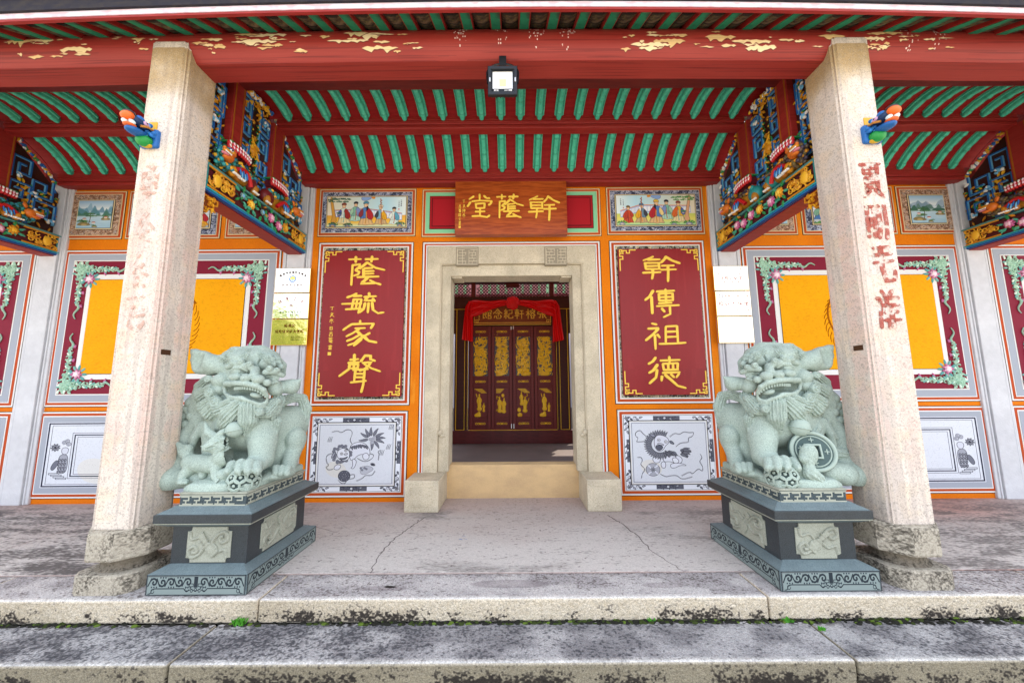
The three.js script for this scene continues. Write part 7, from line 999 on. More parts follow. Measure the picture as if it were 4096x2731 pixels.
function carve(list, lo, hi, cell, col, seed) {   // -> BufferGeometry with vertex colours
  const P = compile(list), nx = Math.ceil((hi[0] - lo[0]) / cell) + 1, ny = Math.ceil((hi[1] - lo[1]) / cell) + 1, nz = Math.ceil((hi[2] - lo[2]) / cell) + 1, F = new Float32Array(nx * ny * nz).fill(1), BS = 8;
  for (let bk = 0; bk < nz; bk += BS) for (let bj = 0; bj < ny; bj += BS) for (let bi = 0; bi < nx; bi += BS) {
    const h = (BS - 1) / 2 * cell, cx = lo[0] + bi * cell + h, cy = lo[1] + bj * cell + h, cz = lo[2] + bk * cell + h, rad = h * 1.74;
    const A = P.filter((p) => Math.hypot(cx - p.c[0], cy - p.c[1], cz - p.c[2]) < p.R + rad + 0.07); if (!A.some((p) => !p.sub)) continue;
    for (let k = bk; k < Math.min(bk + BS, nz); k++) for (let j = bj; j < Math.min(bj + BS, ny); j++) for (let i = bi; i < Math.min(bi + BS, nx); i++) {
      const x = lo[0] + i * cell, y = lo[1] + j * cell, z = lo[2] + k * cell; let d = 1; for (const p of A) { const e = p.f(x, y, z); d = p.sub ? smax(d, -e, p.k) : smin(d, e, p.k); } F[(k * ny + j) * nx + i] = d;
    }
  }
  const id = new Int32Array(nx * ny * nz).fill(-1), pos = [], at = (i, j, k) => F[(k * ny + j) * nx + i], idx = [];
  const E = [[0, 1], [0, 2], [0, 4], [1, 3], [1, 5], [2, 3], [2, 6], [3, 7], [4, 5], [4, 6], [5, 7], [6, 7]], o = (c) => [c & 1, (c >> 1) & 1, c >> 2];
  for (let k = 0; k < nz - 1; k++) for (let j = 0; j < ny - 1; j++) for (let i = 0; i < nx - 1; i++) {
    const v = []; let m = 0; for (let c = 0; c < 8; c++) { const q = at(i + (c & 1), j + ((c >> 1) & 1), k + (c >> 2)); v.push(q); if (q < 0) m |= 1 << c; } if (m === 0 || m === 255) continue;
    let x = 0, y = 0, z = 0, n = 0; for (const [a, b] of E) { if ((v[a] < 0) === (v[b] < 0)) continue; const t = v[a] / (v[a] - v[b]), A = o(a), B = o(b); x += A[0] + (B[0] - A[0]) * t; y += A[1] + (B[1] - A[1]) * t; z += A[2] + (B[2] - A[2]) * t; n++; }
    id[(k * ny + j) * nx + i] = pos.length / 3; pos.push(lo[0] + (i + x / n) * cell, lo[1] + (j + y / n) * cell, lo[2] + (k + z / n) * cell);
  }
  const I = (i, j, k) => id[(k * ny + j) * nx + i];
  for (let k = 1; k < nz - 1; k++) for (let j = 1; j < ny - 1; j++) for (let i = 1; i < nx - 1; i++) {
    const a = at(i, j, k) < 0; const q = (A, B, C, D, f) => { if (A < 0 || B < 0 || C < 0 || D < 0) return; f ? idx.push(A, B, C, A, C, D) : idx.push(A, C, B, A, D, C); };
    if (a !== at(i + 1, j, k) < 0) q(I(i, j - 1, k - 1), I(i, j, k - 1), I(i, j, k), I(i, j - 1, k), a);
    if (a !== at(i, j + 1, k) < 0) q(I(i - 1, j, k - 1), I(i - 1, j, k), I(i, j, k), I(i, j, k - 1), a);
    if (a !== at(i, j, k + 1) < 0) q(I(i - 1, j - 1, k), I(i, j - 1, k), I(i, j, k), I(i - 1, j, k), a);
  }
  const g = new THREE.BufferGeometry(); g.setAttribute('position', new THREE.BufferAttribute(new Float32Array(pos), 3)); g.setIndex(idx); g.computeVertexNormals();
  const r = rng(seed), n = pos.length / 3, C2 = new Float32Array(n * 3); for (let i = 0; i < n; i++) { const s = r(), x = pos[i * 3], y = pos[i * 3 + 1], z = pos[i * 3 + 2], l = 0.9 + 0.2 * fbm(x * 5 + z * 3 + 9, y * 5 + z * 2 + 9, 3, 3), q = l * (s < 0.16 ? 0.72 : s > 0.84 ? 1.18 : 0.97 + (s - 0.5) * 0.12); C2[i * 3] = col[0] * q; C2[i * 3 + 1] = col[1] * q; C2[i * 3 + 2] = col[2] * q; } g.setAttribute('color', new THREE.BufferAttribute(C2, 3));
  return g;
}
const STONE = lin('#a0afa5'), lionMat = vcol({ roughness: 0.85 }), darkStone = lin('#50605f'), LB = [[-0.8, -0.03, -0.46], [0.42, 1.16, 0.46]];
const mir = (g, s) => { if (s < 0) return g; g = g.clone(); const p = g.attributes.position; for (let i = 0; i < p.count; i++) p.setX(i, -p.getX(i)); if (g.index) { const x = g.index.array; for (let i = 0; i < x.length; i += 3) { const t = x[i]; x[i] = x[i + 1]; x[i + 1] = t; } } else return xf(xf(g, flipX), new THREE.Matrix4()); g.computeVertexNormals(); return g; };
const mirN = (G, s) => G.flat(9).map((g) => (s < 0 ? g : xf(g, flipX)));
const lionBody = carve(LION, ...LB, 0.005, STONE, 41), cubBody = carve(CUB, [-0.62, -0.02, 0.04], [-0.02, 0.62, 0.46], 0.005, STONE, 43);
function stoneLion(s) {
  const t = thing('stone_lion', s < 0 ? 'grey green stone guardian lion with a cub under its paw, left of the doorway' : 'grey green stone guardian lion with a big coin and ribbons, right of the doorway', 'stone lion', [2.15 * s, 0.64, 1.54], null);
  const body = obj('body', mir(lionBody, s), lionMat, t);
  obj('tongue', mirN([paint(blob(0.112, 0.692, 0.2, 0.046, 0.026, 0.055, [0, 0.2, -0.25]), STONE)], s), lionMat, body);
  const T = []; const tp = [[-0.05, 0.745, 0.222], [0.0, 0.748, 0.242], [0.05, 0.748, 0.252], [0.1, 0.742, 0.252], [0.14, 0.73, 0.248], [0.172, 0.708, 0.232], [0.192, 0.685, 0.215]]; const tc = new THREE.CatmullRomCurve3(tp.map((p) => new THREE.Vector3(...p))); for (let i = 0; i < 14; i++) { const p = tc.getPointAt(i / 13); T.push(paint(bx(p.x - 0.008, p.x + 0.008, p.y - 0.014, p.y + 0.012, p.z - 0.012, p.z + 0.006, 0.004), STONE)); } obj('teeth', mirN(T, s), lionMat, body);
  // openwork ball under the paw
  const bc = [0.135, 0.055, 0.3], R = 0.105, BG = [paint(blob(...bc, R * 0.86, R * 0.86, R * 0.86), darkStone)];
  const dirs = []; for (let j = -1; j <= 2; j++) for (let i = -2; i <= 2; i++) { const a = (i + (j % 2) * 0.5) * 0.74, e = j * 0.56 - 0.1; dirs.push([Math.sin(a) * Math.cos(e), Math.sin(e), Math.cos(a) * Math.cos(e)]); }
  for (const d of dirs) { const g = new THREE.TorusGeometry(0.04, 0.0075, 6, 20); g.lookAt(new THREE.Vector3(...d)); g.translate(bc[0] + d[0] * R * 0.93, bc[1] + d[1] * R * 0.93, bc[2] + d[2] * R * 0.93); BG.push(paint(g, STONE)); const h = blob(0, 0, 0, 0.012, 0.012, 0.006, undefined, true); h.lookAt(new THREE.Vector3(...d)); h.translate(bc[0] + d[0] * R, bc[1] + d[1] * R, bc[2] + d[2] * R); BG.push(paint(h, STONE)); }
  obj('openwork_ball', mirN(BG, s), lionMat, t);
  const bell = s < 0 ? [-0.008, 0.428, 0.245, 0.062] : [-0.085, 0.42, 0.235, 0.072]; obj('bell', mirN([paint(blob(bell[0], bell[1], bell[2], bell[3], bell[3], bell[3]), STONE), paint(new THREE.TorusGeometry(bell[3] * 1.005, 0.006, 6, 30).rotateX(Math.PI / 2).rotateZ(0.2).translate(bell[0], bell[1] - 0.008, bell[2]), STONE)], s), lionMat, t);
  if (s < 0) { obj('cub', cubBody, lionMat, t); return; }
  // the right lion holds a big pierced coin tied with ribbons
  const cm = new THREE.Matrix4().makeTranslation(-0.14, 0.235, 0.26).multiply(new THREE.Matrix4().makeRotationY(0.3)).multiply(new THREE.Matrix4().makeRotationX(-0.3)), ci = (g, c) => paint(xf(g, cm), c), hole = new THREE.Shape(); hole.absarc(0, 0, 0.15, 0, 6.283, false); const hp = new THREE.Path(); hp.moveTo(-0.04, -0.04); hp.lineTo(-0.04, 0.04); hp.lineTo(0.04, 0.04); hp.lineTo(0.04, -0.04); hole.holes.push(hp);
  obj('coin', mirN([ci(new THREE.ExtrudeGeometry(hole, { depth: 0.03, bevelEnabled: true, bevelSize: 0.004, bevelThickness: 0.004, bevelSegments: 1, curveSegments: 40 }), darkStone), ci(new THREE.TorusGeometry(0.138, 0.014, 8, 48).translate(0, 0, 0.033), STONE), ci(new THREE.TorusGeometry(0.112, 0.005, 6, 40).translate(0, 0, 0.034), STONE), ci(ring(-0.054, 0.054, -0.054, 0.054, 0.013, 0.03, 0.045, 0.002), STONE), ...[[0.08, 0.02], [-0.085, 0.0], [0, 0.085], [0, -0.085]].flatMap(([x, y]) => [ci(bx(x - 0.016, x + 0.016, y - 0.003, y + 0.003, 0.033, 0.039), STONE), ci(bx(x - 0.003, x + 0.003, y - 0.018, y + 0.018, 0.033, 0.04), STONE)])], s), lionMat, t);
  const rb = carve([['e', [-0.06, 0.225, 0.33], [0.062, 0.085, 0.05], 0.02, 0.2], ['c', [-0.04, 0.17, 0.34], [-0.045, 0.1, 0.345], 0.03, 0.042, 0.02, [6, 0.003]], ['c', [-0.045, 0.1, 0.345], [-0.1, 0.06, 0.345], 0.048, 0.04, 0.02, [6, 0.004]], ['c', [-0.06, 0.16, 0.335], [-0.01, 0.2, 0.345], 0.022, 0.03, 0.015, 0], ['c', [-0.2, 0.2, 0.2], [-0.33, 0.215, 0.14], 0.035, 0.045, 0.02, [7, 0.004]], ['c', [-0.33, 0.215, 0.14], [-0.5, 0.19, 0.1], 0.045, 0.055, 0.02, [7, 0.004]], ['c', [-0.2, 0.3, 0.17], [-0.3, 0.4, 0.13], 0.035, 0.03, 0.02, [6, 0.004]], ['c', [-0.3, 0.4, 0.13], [-0.33, 0.5, 0.1], 0.03, 0.03, 0.02, [6, 0.004]], ['c', [-0.26, 0.08, 0.24], [-0.42, 0.06, 0.2], 0.07, 0.08, 0.04, 0], ['c', [-0.4, 0.05, 0.22], [-0.5, 0.06, 0.16], 0.07, 0.07, 0.04, 0]], [-0.62, -0.03, 0.0], [0.08, 0.6, 0.44], 0.006, STONE, 47); obj('ribbons', mir(rb, s), lionMat, t);
}
stoneLion(-1); stoneLion(1);

// pedestals of dark and light granite
const darkGr = std({ map: rep(speckle([46, 52, 56], [26, 30, 34], [78, 86, 90], 73, 256, 0.06), 0.4), roughness: 0.28 }), midGr = std({ map: rep(speckle([100, 116, 120], [74, 88, 92], [128, 142, 144], 75, 256, 0.06), 0.4), roughness: 0.55 }), lightGr = std({ map: rep(speckle([158, 160, 146], [118, 122, 110], [184, 188, 174], 77, 256, 0.06), 0.4), roughness: 0.9 });
const darkMatt = std({ map: darkGr.map, color: new THREE.Color(2.0, 2.1, 2.0), roughness: 0.75 });
const bandTex = ctex(1024, 160, (c, w, h) => {
  c.fillStyle = '#2a3238'; c.fillRect(0, 0, w, h); c.fillStyle = '#7f8c8a'; c.fillRect(16, 14, w - 32, h - 22); c.fillStyle = '#2a3238'; c.fillRect(w / 2 - 20, 10, 40, 90); c.lineCap = 'round'; c.strokeStyle = '#262e34';
  for (const f of [1, -1]) { const X = (u) => w / 2 + f * u; for (let i = 0; i < 5; i++) { const cx = 80 + i * 88, up = i % 2; c.lineWidth = 15; c.beginPath(); for (let k = 0; k <= 20; k++) { const t = k / 20, a = (up ? 1 : -1) * (0.6 + t * 6.4), q = 36 * (1 - t * 0.78); (k ? c.lineTo : c.moveTo).call(c, X(cx + Math.cos(a) * q), 58 + Math.sin(a) * q * 0.95); } c.stroke(); c.lineWidth = 11; c.beginPath(); c.moveTo(X(cx + 28), 58 + (up ? 30 : -30)); c.quadraticCurveTo(X(cx + 44), 58, X(cx + 60), 58 + (up ? -30 : 30)); c.stroke(); for (let k = 0; k < 3; k++) { c.beginPath(); c.arc(X(cx - 30 + k * 26), 58 + (up ? -38 : 38), 7, 0, 7); c.fillStyle = '#333d44'; c.fill(); } }
    c.lineWidth = 8; c.beginPath(); c.moveTo(X(484), 150); c.quadraticCurveTo(X(452), 150, X(452), 126); c.quadraticCurveTo(X(440), 106, X(400), 108); c.lineTo(X(120), 108); c.quadraticCurveTo(X(100), 140, X(60), 118); c.stroke(); for (const [u, v, r] of [[90, 116, 17], [440, 128, 16], [40, 124, 12]]) { c.lineWidth = 6; c.beginPath(); c.arc(X(u), v, r, 0, 5.5); c.stroke(); } c.lineWidth = 6; c.strokeRect(f > 0 ? w / 2 + 26 : w / 2 - 66, 70, 40, 22); }
  c.lineWidth = 6; c.beginPath(); c.arc(w / 2, 118, 13, 0, 7); c.stroke(); c.beginPath(); c.moveTo(w / 2 - 60, 100); c.quadraticCurveTo(w / 2, 150, w / 2 + 60, 100); c.stroke(); c.strokeStyle = '#aab4b0'; c.lineWidth = 2; c.strokeRect(12, 10, w - 24, h - 16);
});
const bandMat = tm(bandTex, { roughness: 0.6 });
function frust(x, z0, z1, y0, y1, inset) { const g = new THREE.BoxGeometry(1, 1, 1), p = g.attributes.position; for (let i = 0; i < p.count; i++) { const up = p.getY(i) > 0, q = up ? inset : 0; p.setXYZ(i, p.getX(i) > 0 ? x - q : -x + q, up ? y1 : y0, p.getZ(i) > 0 ? z1 - q : z0 + q); } g.computeVertexNormals(); return uvBox(nonIdx(g)); }
function meander(x0, x1, y, h, lw) { const n = Math.max(2, Math.round((x1 - x0) / 0.078)), W = (x1 - x0) / n, L = []; for (let i = 0; i < n; i++) { const a = x0 + i * W; L.push([[a + 0.006, y + h], [a + W * 0.75, y + h], [a + W * 0.75, y + h * 0.5], [a + W * 0.3, y + h * 0.5]], [[a + W * 0.99, y], [a + W * 0.25, y]].slice(0, 2), [[a + W * 0.5, y + h * 0.5], [a + W * 0.5, y], [a + W * 1.0, y]]); } return L.filter((l) => l.every((p) => p[0] <= x1 - 0.003)); }
function pedestal(s) {
  const t = thing('lion_pedestal', s < 0 ? 'dark granite pedestal with carved panels under the left lion' : 'dark granite pedestal with carved panels under the right lion', 'pedestal', [2.15 * s, 0, 1.585], null);
  const Z0 = -0.445, Z1 = 0.445, X = 0.34;
  obj('base_slab', bx(-X, X, 0.0, 0.132, Z0, Z1, 0.003), midGr, t); obj('base_slope', frust(X - 0.002, Z0 + 0.002, Z1 - 0.002, 0.132, 0.168, 0.085), midGr, t);
  obj('scroll_band', plate(-X + 0.003, X - 0.003, 0.004, 0.13, Z1 - 0.002, Z1 + 0.0025), bandMat, t);
  { const g = plate(-0.44, 0.44, 0.004, 0.13, -0.002, 0.0025), b = g.clone(); g.rotateY(Math.PI / 2); g.translate(X, 0, 0); b.rotateY(-Math.PI / 2); b.translate(-X, 0, 0); obj('scroll_band', g, bandMat, t); obj('scroll_band', b, bandMat, t); }
  obj('dado', bx(-0.268, 0.268, 0.16, 0.425, -0.36, 0.36, 0.004), darkGr, t); obj('cornice_underside', frust(0.335, -0.44, 0.44, 0.452, 0.424, 0.05), midGr, t); obj('cornice_edge', bx(-0.337, 0.337, 0.4515, 0.459, -0.441, 0.441, 0.002), lightGr, t);
  obj('cornice', bx(-0.342, 0.342, 0.459, 0.517, -0.446, 0.446, 0.004), darkGr, t); obj('cornice_slope', frust(0.334, -0.437, 0.437, 0.516, 0.534, 0.03), midGr, t); obj('cornice_step', frust(0.3, -0.405, 0.405, 0.533, 0.556, 0.04), midGr, t);
  obj('key_slab', bx(-0.238, 0.238, 0.55, 0.64, -0.37, 0.365, 0.004), darkMatt, t); obj('slab_lip', bx(-0.243, 0.243, 0.632, 0.646, -0.375, 0.37, 0.003), lightGr, t);
  const key = (L, m) => L.map((l, i) => xf(ribbon(l, 0.0075, -0.002, 0.003 + (i % 3) * 0.0004), m)), sides = [new THREE.Matrix4().makeTranslation(0, 0, 0.365), new THREE.Matrix4().makeTranslation(0.238, 0, 0).multiply(new THREE.Matrix4().makeRotationY(Math.PI / 2)), new THREE.Matrix4().makeTranslation(-0.238, 0, 0).multiply(new THREE.Matrix4().makeRotationY(-Math.PI / 2))];
  sides.forEach((m, i) => { const w = i ? 0.36 : 0.23; obj('key_pattern', [key(meander(-w, w, 0.567, 0.048, 0.007), m), key([[[-w, 0.624], [w, 0.624]], [[-w, 0.558], [w, 0.558]]], m)], lightGr, t); });
  const panel = (w, h, m, kind) => {
    const c = 0.03, pts = [], r = rng(950 + kind + s); for (const [sx, sy] of [[1, 1], [-1, 1], [-1, -1], [1, -1]]) { const a = []; for (let k = 0; k <= 4; k++) { const q = k / 4 * Math.PI / 2; a.push([sx * (w - c + c * 0.9 * (1 - Math.cos(q)) * 0 + (k === 0 ? c : 0) - (k > 0 ? c * Math.sin(q) * 0.0 : 0) + (k > 0 ? c * (1 - Math.sin(q)) * 0.6 : 0)), sy * (h - c + (k === 4 ? c : 0) + (k < 4 ? c * (1 - Math.cos(q)) * 0.6 : 0) - 0)]); } pts.push(...(sx * sy > 0 ? a : a.reverse())); }
    const g = new THREE.Group(); g.name = 'relief_panel'; t.add(g); obj('panel_ground', uvBox(xf(prism(pts, 0.006, 0.002), m)), lightGr, g);
    const T = (P, rr) => xf(tubePts(P.map((p) => [p[0] * w, p[1] * h, 0.008]), rr, 40, 7), m), R = [];
    for (const f of [1, -1]) { R.push(T([[f * 0.05, -f * 0.1], [f * 0.4, f * 0.55], [f * 0.75, f * 0.7], [f * 0.88, f * 0.3], [f * 0.6, f * 0.1], [f * 0.5, f * 0.42], [f * 0.68, f * 0.46]], 0.013), T([[f * 0.1, f * 0.0], [f * 0.4, -f * 0.4], [f * 0.75, -f * 0.3], [f * 0.85, -f * 0.75]], 0.011)); }
    const tilt = kind ? 0.5 : 0.75, cm = m.clone().multiply(new THREE.Matrix4().makeTranslation(0, 0, 0.008)).multiply(new THREE.Matrix4().makeRotationZ(tilt * -s)); R.push(xf(prism([[-0.03, -h * 0.75], [0.03, -h * 0.75], [0.034, -h * 0.1], [0.014, h * 0.1], [0.03, h * 0.8], [-0.012, h * 0.8], [-0.014, h * 0.1], [-0.034, -h * 0.1]], 0.01, 0.004), cm)); for (let i = 0; i < 6; i++) R.push(xf(bx(-0.03, 0.03, -h * 0.7 + i * h * 0.22, -h * 0.7 + i * h * 0.22 + 0.004, 0.008, 0.017), cm)); R.push(xf(blob(0, -h * 0.35, 0.004, 0.04, 0.05, 0.014), cm));
    obj('relief', R.map((q) => uvBox(q)), lightGr, g);
  };
  panel(0.155, 0.118, new THREE.Matrix4().makeTranslation(0, 0.293, 0.36), 0); for (const f of [1, -1]) panel(0.225, 0.118, new THREE.Matrix4().makeTranslation(f * 0.268, 0.293, 0).multiply(new THREE.Matrix4().makeRotationY(f * Math.PI / 2)), 1);
}
pedestal(-1); pedestal(1);

// ------------------------------------------------------------------ name plaque, couplet boards, metal plaques, floodlight
{
  const t = thing('name_plaque', 'wooden name plaque over the doorway with three large gold characters', 'plaque', [0, 0, 0.19], null);
  obj('board', bx(-0.727, 0.722, 3.325, 4.05, -0.1, 0, 0.006), std({ map: rep(woodMap([132, 52, 16], [176, 84, 34], 79), 1.3), roughness: 0.28 }), t);
  for (const [k, x0, x1, y0, y1] of [['tang', -0.572, -0.245, 3.545, 3.872], ['yin', -0.19, 0.16, 3.54, 3.866], ['gan', 0.222, 0.63, 3.5, 3.85]]) obj('gold_character', glyphGeo(k, x0, y0, x1 - x0, y1 - y0, 0.034, 0.008, 3).translate(0, 0, 0.0005), M.goldPaint, t);
  ['ding', 'hai', 'zhong', 'dong'].forEach((k, i) => obj('small_character', glyphGeo(k, -0.632, 3.745 - i * 0.064, 0.042, 0.054, 0.0065, 0.002, i).translate(0, 0, 0.0005), M.goldPaint, t)); ['lv', 'an', 'ju', 'shi', 'shu'].forEach((k, i) => obj('small_character', glyphGeo(k, -0.685, 3.68 - i * 0.057, 0.042, 0.05, 0.0065, 0.002, i).translate(0, 0, 0.0005), M.goldPaint, t)); obj('gold_seal', bx(-0.678, -0.65, 3.412, 3.44, 0, 0.003), M.goldPaint, t);
}
const boardRed = std({ map: rep(dtex(512, 512, (u, v) => { const l = fbm(u * 5, v * 4, 271, 4, 5), n = hsh(u * 512, v * 512, 6), s = fbm(u * 40, v * 3, 272, 3, 40); return mx([142, 25, 27], [130, 22, 26], l).map((q) => q * (0.95 + n * 0.1) + sm(0.6, 0.8, s) * 6); }), 1.6), roughness: 0.5 });
function coupletBoard(cx, label, chars, small) {
  const t = thing('couplet_board', label, 'couplet board', [cx, 0, 0.06], null), w = 0.526;
  obj('board', bx(-w, w, 1.273, 3.172, -0.045, 0, 0.006), boardRed, t);
  for (const [k, x0, x1, y0, y1] of chars) obj('gold_character', glyphGeo(k, x0 - cx, y0, x1 - x0, y1 - y0, 0.042, 0.007, 5).translate(0, 0, 0.0005), M.goldPaint, t);
  for (const sx of [-1, 1]) for (const sy of [-1, 1]) { const x = (v) => sx * (w - 0.018 - v), y = (v) => 2.2225 + sy * (0.9495 - 0.018 - v), L = [[[0.205, 0], [0.13, 0], [0.13, 0.042], [0.09, 0.042], [0.09, 0.008], [0.045, 0.008], [0.045, 0.05], [0, 0.05], [0, 0.085], [0.04, 0.085], [0.04, 0.125], [0, 0.125], [0, 0.275]], [[0.045, 0.03], [0.0, 0.03], [0, 0], [0.03, 0], [0.03, 0.05]]]; obj('corner_fret', L.map((l) => ribbon(l.map((p) => [x(p[0]), y(p[1])]), 0.0125, -0.002, 0.004)), M.goldPaint, t); }
  if (small) { ['ding', 'hai', 'dong', 'ri', 'lv', 'an', 'shu'].forEach((k, i) => obj('small_character', glyphGeo(k, -2.343 - cx, 2.365 - i * 0.083, 0.068, [0.062, 0.066, 0.066, 0.05, 0.066, 0.075, 0.06][i], 0.009, 0.002, i).translate(0, 0, 0.0005), M.goldPaint, t)); obj('gold_seal', bx(-2.335 - cx, -2.293 - cx, 1.796, 1.836, 0, 0.003), M.goldPaint, t); }
}
coupletBoard(-1.921, 'red couplet board left of the doorway with four gold characters and a small signature', [['yin', -2.13, -1.648, 2.699, 3.092], ['yu', -2.19, -1.638, 2.32, 2.604], ['jia', -2.162, -1.711, 1.908, 2.245], ['sheng', -2.184, -1.655, 1.326, 1.813]], true);
coupletBoard(1.924, 'red couplet board right of the doorway with four gold characters and no signature', [['gan', 1.702, 2.201, 2.72, 3.075], ['chuan', 1.713, 2.154, 2.254, 2.622], ['zu', 1.694, 2.209, 1.846, 2.183], ['de', 1.7, 2.173, 1.353, 1.758]], false);
const warp = rep(dtex(256, 256, (u, v) => { const n = fbm(u * 6, v * 6, 281, 3, 6) * 255; return [n, n, n]; }, false), 1);
function metalPlaque(x0, x1, y0, y1, label, draw) {
  const t = thing('metal_plaque', label, 'plaque', [(x0 + x1) / 2, (y0 + y1) / 2, 0.064], 'metal plaques on the pilasters'), w = (x1 - x0) / 2, h = (y1 - y0) / 2 - 0.003;
  obj('plate', bx(-w, w, -h, h, -0.01, 0.018, 0.005), std({ color: new THREE.Color('#e8c460'), metalness: 1, roughness: 0.2 }), t);
  const face = ctex(512, 384, (c, W, H) => { c.fillStyle = '#f6f2e2'; c.fillRect(0, 0, W, H); draw(c, W, H); });
  obj('printed_face', plate(-w + 0.006, w - 0.006, -h + 0.006, h - 0.006, 0.0175, 0.0195), std({ map: face, metalness: 0.85, roughness: 0.1, bumpMap: warp, bumpScale: 0.0015 }), t);
}
const RED = '#6a0a0a', BRN = '#4a1808', GRN = '#0c3a20';
metalPlaque(-3.057, -2.604, 2.6, 2.935, 'shiny plaque with a round blue emblem, topmost of the three on the left pilaster', (c) => { miniText(c, '梅州市华侨历史学会', 256, 62, 34, 12, 6, '#3a1e10', 54); c.fillStyle = '#2a6ab0'; c.beginPath(); c.arc(256, 170, 54, 0, 7); c.fill(); c.fillStyle = '#f0d060'; c.beginPath(); c.arc(256, 170, 40, 0, 7); c.fill(); c.fillStyle = '#2a6ab0'; c.beginPath(); c.arc(256, 170, 34, 0.2, 2.9); c.fill(); c.strokeStyle = '#fff'; c.lineWidth = 3; for (let i = 0; i < 3; i++) { c.beginPath(); c.moveTo(230, 176 + i * 9); c.quadraticCurveTo(256, 190 + i * 9, 282, 176 + i * 9); c.stroke(); } miniText(c, '研学交流基地', 256, 268, 38, 16, 4, BRN); miniText(c, '二〇二〇年八月', 256, 328, 22, 8, 3, GRN); });
metalPlaque(-3.06, -2.6, 2.263, 2.597, 'shiny plaque with a red star knot emblem, middle of the three on the left pilaster', (c) => { miniText(c, '侨胞之家', 256, 70, 54, 56, 5, RED, 46); c.strokeStyle = RED; c.lineWidth = 4; for (let i = 0; i < 6; i++) { c.beginPath(); c.ellipse(256 + Math.cos(i * 1.047) * 26, 182 + Math.sin(i * 1.047) * 26, 24, 15, i * 1.047, 0, 7); c.stroke(); } miniText(c, '梅州市民国华侨会', 256, 292, 28, 14, 3, GRN); miniText(c, '二〇二〇年七月', 256, 336, 22, 8, 3, GRN); });
metalPlaque(-3.06, -2.6, 1.922, 2.26, 'shiny gold plaque with red writing, lowest of the three on the left pilaster', (c, W, H) => { c.fillStyle = '#e8d88a'; c.fillRect(0, 0, W, H); miniText(c, '梅县区', 256, 92, 46, 8, 5, RED); miniText(c, '侨胞侨史教育基地', 256, 180, 44, 8, 5, RED); for (let i = 0; i < 3; i++) miniText(c, '梅县人民政府', 350, 260 + i * 26, 18, 4, 2, '#5a4a1a'); });
metalPlaque(2.612, 3.063, 2.597, 2.926, 'pale plaque with a small flower emblem, topmost of three on the right pilaster', (c) => { miniText(c, '梅州市华侨历史', 130, 46, 16, 6, 3, '#4a5a2a'); c.strokeStyle = '#b04a2a'; c.lineWidth = 4; for (let i = 0; i < 5; i++) { c.beginPath(); c.arc(410 + Math.cos(i * 1.257) * 14, 44 + Math.sin(i * 1.257) * 14, 10, 0, 7); c.stroke(); } miniText(c, '梅州十四大名人故居', 256, 116, 34, 12, 3, BRN); miniText(c, '张榕轩故居', 256, 190, 56, 14, 5, RED); miniText(c, '文物不可移动屋人', 256, 250, 30, 12, 3, BRN); for (let i = 0; i < 3; i++) miniText(c, '梅县人民政府', 410, 300 + i * 22, 14, 6, 2, GRN); });
metalPlaque(2.617, 3.067, 2.262, 2.594, 'white gold plaque with a dark round seal, middle of the three on the right pilaster', (c) => { c.strokeStyle = '#5a5260'; c.lineWidth = 12; c.beginPath(); c.arc(76, 72, 26, 0, 7); c.stroke(); c.lineWidth = 3; c.beginPath(); c.arc(76, 72, 38, 0, 7); c.stroke(); miniText(c, '梅县不可移动文物', 306, 72, 38, 8, 4, '#7a3a1c'); miniText(c, '榕轩大张屋', 256, 196, 70, 26, 6, RED); miniText(c, '梅县人民政府', 370, 302, 26, 14, 3, BRN); miniText(c, '2012年2月3日公布', 370, 342, 18, 6, 2.4, BRN); });
metalPlaque(2.62, 3.07, 1.914, 2.259, 'nearly blank plaque, lowest of the three on the right pilaster', (c) => { c.strokeStyle = '#5a5248'; c.lineWidth = 6; c.beginPath(); c.arc(446, 40, 15, 0, 7); c.stroke(); miniText(c, '梅州市不可移动文物', 256, 120, 26, 12, 2, '#dcd6c0'); miniText(c, '榕轩大张屋', 256, 170, 38, 12, 2.4, '#d8d0ba'); for (let i = 0; i < 4; i++) miniText(c, '梅县人民政府文物故居', 256, 240 + i * 30, 20, 14, 2, '#e6e0cc'); });
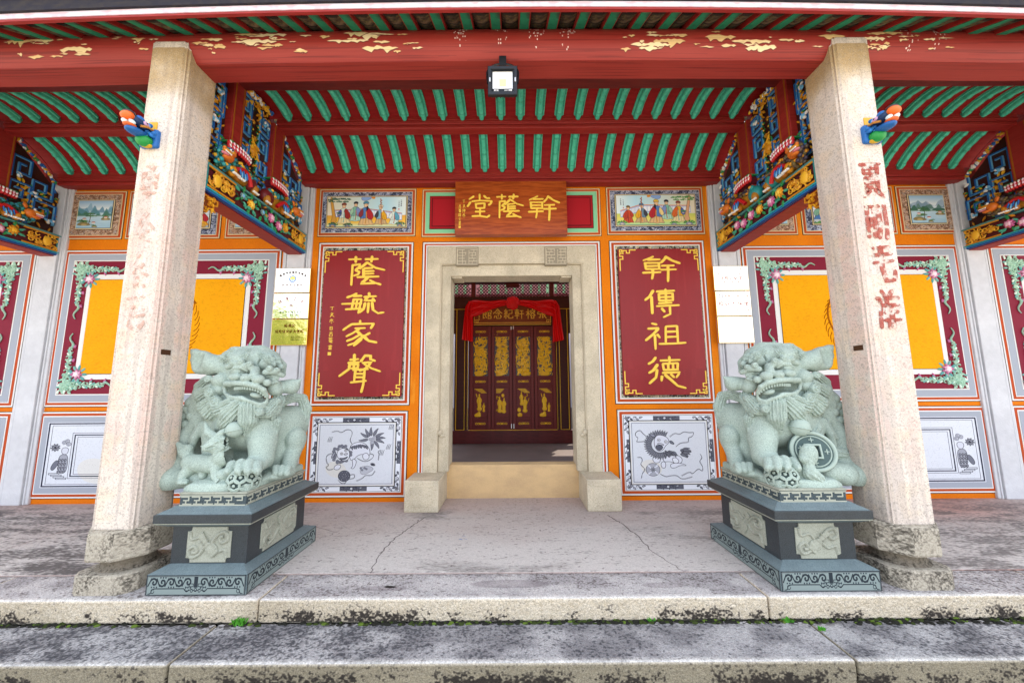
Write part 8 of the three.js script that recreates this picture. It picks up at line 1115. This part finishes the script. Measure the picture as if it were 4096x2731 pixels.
{ // floodlight under the eave beam
  const t = thing('floodlight', 'small black floodlight hanging below the middle of the red eave beam', 'floodlight', [-0.064, 3.885, 1.94], null); t.rotation.x = 0.12;
  const blk = flat('#15171c', { roughness: 0.35 });
  obj('housing', [ring(-0.122, 0.122, -0.12, 0.12, 0.03, 0.0, 0.03, 0.005), bx(-0.105, 0.105, -0.1, 0.1, -0.04, -0.02, 0.01), ...[0, 1, 2, 3, 4, 5].map((i) => bx(-0.09 + i * 0.034, -0.082 + i * 0.034, -0.09, 0.09, -0.06, -0.035))], blk, t);
  obj('front_panel', ring(-0.1, 0.1, -0.1, 0.1, 0.018, 0.008, 0.02, 0.003), flat('#0c0d10', { roughness: 0.15 }), t);
  { const v = [], a = 0.083, b = 0.028, y0 = -0.055, c = [[-a, -0.06, 0.012], [a, -0.06, 0.012], [a, 0.085, 0.012], [-a, 0.085, 0.012]], d = [[-b, -0.015, -0.018], [b, -0.015, -0.018], [b, 0.04, -0.018], [-b, 0.04, -0.018]]; for (let i = 0; i < 4; i++) { const j = (i + 1) % 4; v.push(...c[i], ...c[j], ...d[j], ...c[i], ...d[j], ...d[i]); } const g = new THREE.BufferGeometry(); g.setAttribute('position', new THREE.BufferAttribute(new Float32Array(v), 3)); g.computeVertexNormals(); obj('reflector', g, std({ color: new THREE.Color('#e8e8e8'), metalness: 0.5, roughness: 0.35, side: THREE.DoubleSide }), t); }
  obj('lamp_chip', bx(-0.028, 0.028, -0.015, 0.04, -0.022, -0.016), std({ color: new THREE.Color('#e6dca0'), roughness: 0.5 }), t);
  obj('label_strip', plate(-0.08, 0.08, -0.088, -0.066, 0.014, 0.0205), std({ map: ctex(256, 40, (c) => { c.fillStyle = '#0c0d10'; c.fillRect(0, 0, 256, 40); miniText(c, '闽信', 44, 20, 26, 6, 3, '#e8e8e8'); c.fillStyle = '#e8e8e8'; c.font = 'bold 22px sans-serif'; c.fillText('50W', 150, 28); c.fillRect(206, 10, 44, 20); c.fillStyle = '#111'; c.font = 'bold 15px sans-serif'; c.fillText('IP66', 209, 26); }), roughness: 0.2 }), t);
  obj('clip', [-1, 1].map((s) => bx(s * 0.104 - 0.006, s * 0.104 + 0.006, -0.015, 0.02, 0.026, 0.036, 0.003)), flat('#c8c8c8', { metalness: 0.8, roughness: 0.3 }), t);
  obj('bracket', [tubePts([[-0.125, 0, -0.01], [-0.125, 0.14, -0.05], [-0.06, 0.2, -0.07], [0.06, 0.2, -0.07], [0.125, 0.14, -0.05], [0.125, 0, -0.01]], 0.008, 30, 6), bx(-0.03, 0.03, 0.19, 0.27, -0.085, -0.06)], blk, t);
}
{ // a sunlit tree across the courtyard, seen in the mirror of the lower plaques
  const t = thing('leafy_tree', 'yellow green leafy tree across the courtyard mirrored in the left metal plaques', 'tree', [-13.4, -0.28, 16.5]), r = rng(990), L = [];
  obj('trunk', [tubePts([[0, 0, 0], [0.1, 1.2, 0], [-0.1, 2.4, 0.1], [0.2, 3.6, 0]], (q) => 0.2 * (1 - q * 0.6), 16, 8), tubePts([[-0.05, 2.2, 0], [-0.8, 3.2, 0.3], [-1.3, 4.2, 0.4]], 0.07, 10, 6), tubePts([[0, 2.4, 0], [0.8, 3.3, -0.3], [1.4, 4.0, -0.2]], 0.07, 10, 6)], flat('#5a4a38'), t);
  for (let i = 0; i < 6500; i++) { const c = [[0, 4.6, 0, 1.7], [-1.3, 4.2, 0.3, 1.3], [1.5, 3.7, 0, 1.1], [0.2, 3.4, 0.8, 1.5], [-1.6, 3.0, 0, 1.1], [-0.6, 5.8, 0, 0.9]][Math.floor(r() * 6)], a = r() * 6.28, b = Math.acos(2 * r() - 1), q = c[3] * Math.cbrt(r()); const g = new THREE.PlaneGeometry(0.18, 0.3); g.rotateX(r() * 6); g.rotateY(r() * 6); g.translate(c[0] + Math.sin(b) * Math.cos(a) * q, c[1] + Math.cos(b) * q * 0.9, c[2] + Math.sin(b) * Math.sin(a) * q); L.push(paint(g, r() < 0.5 ? [0.26, 0.4, 0.03] : [0.5, 0.56, 0.05])); }
  obj('crown', L, vcol({ side: THREE.DoubleSide, roughness: 0.8 }), t).userData.kind = 'stuff';
}

scene.traverse((o) => { if (o.isMesh) { o.castShadow = true; o.receiveShadow = true; } });
renderer.render(scene, camera);
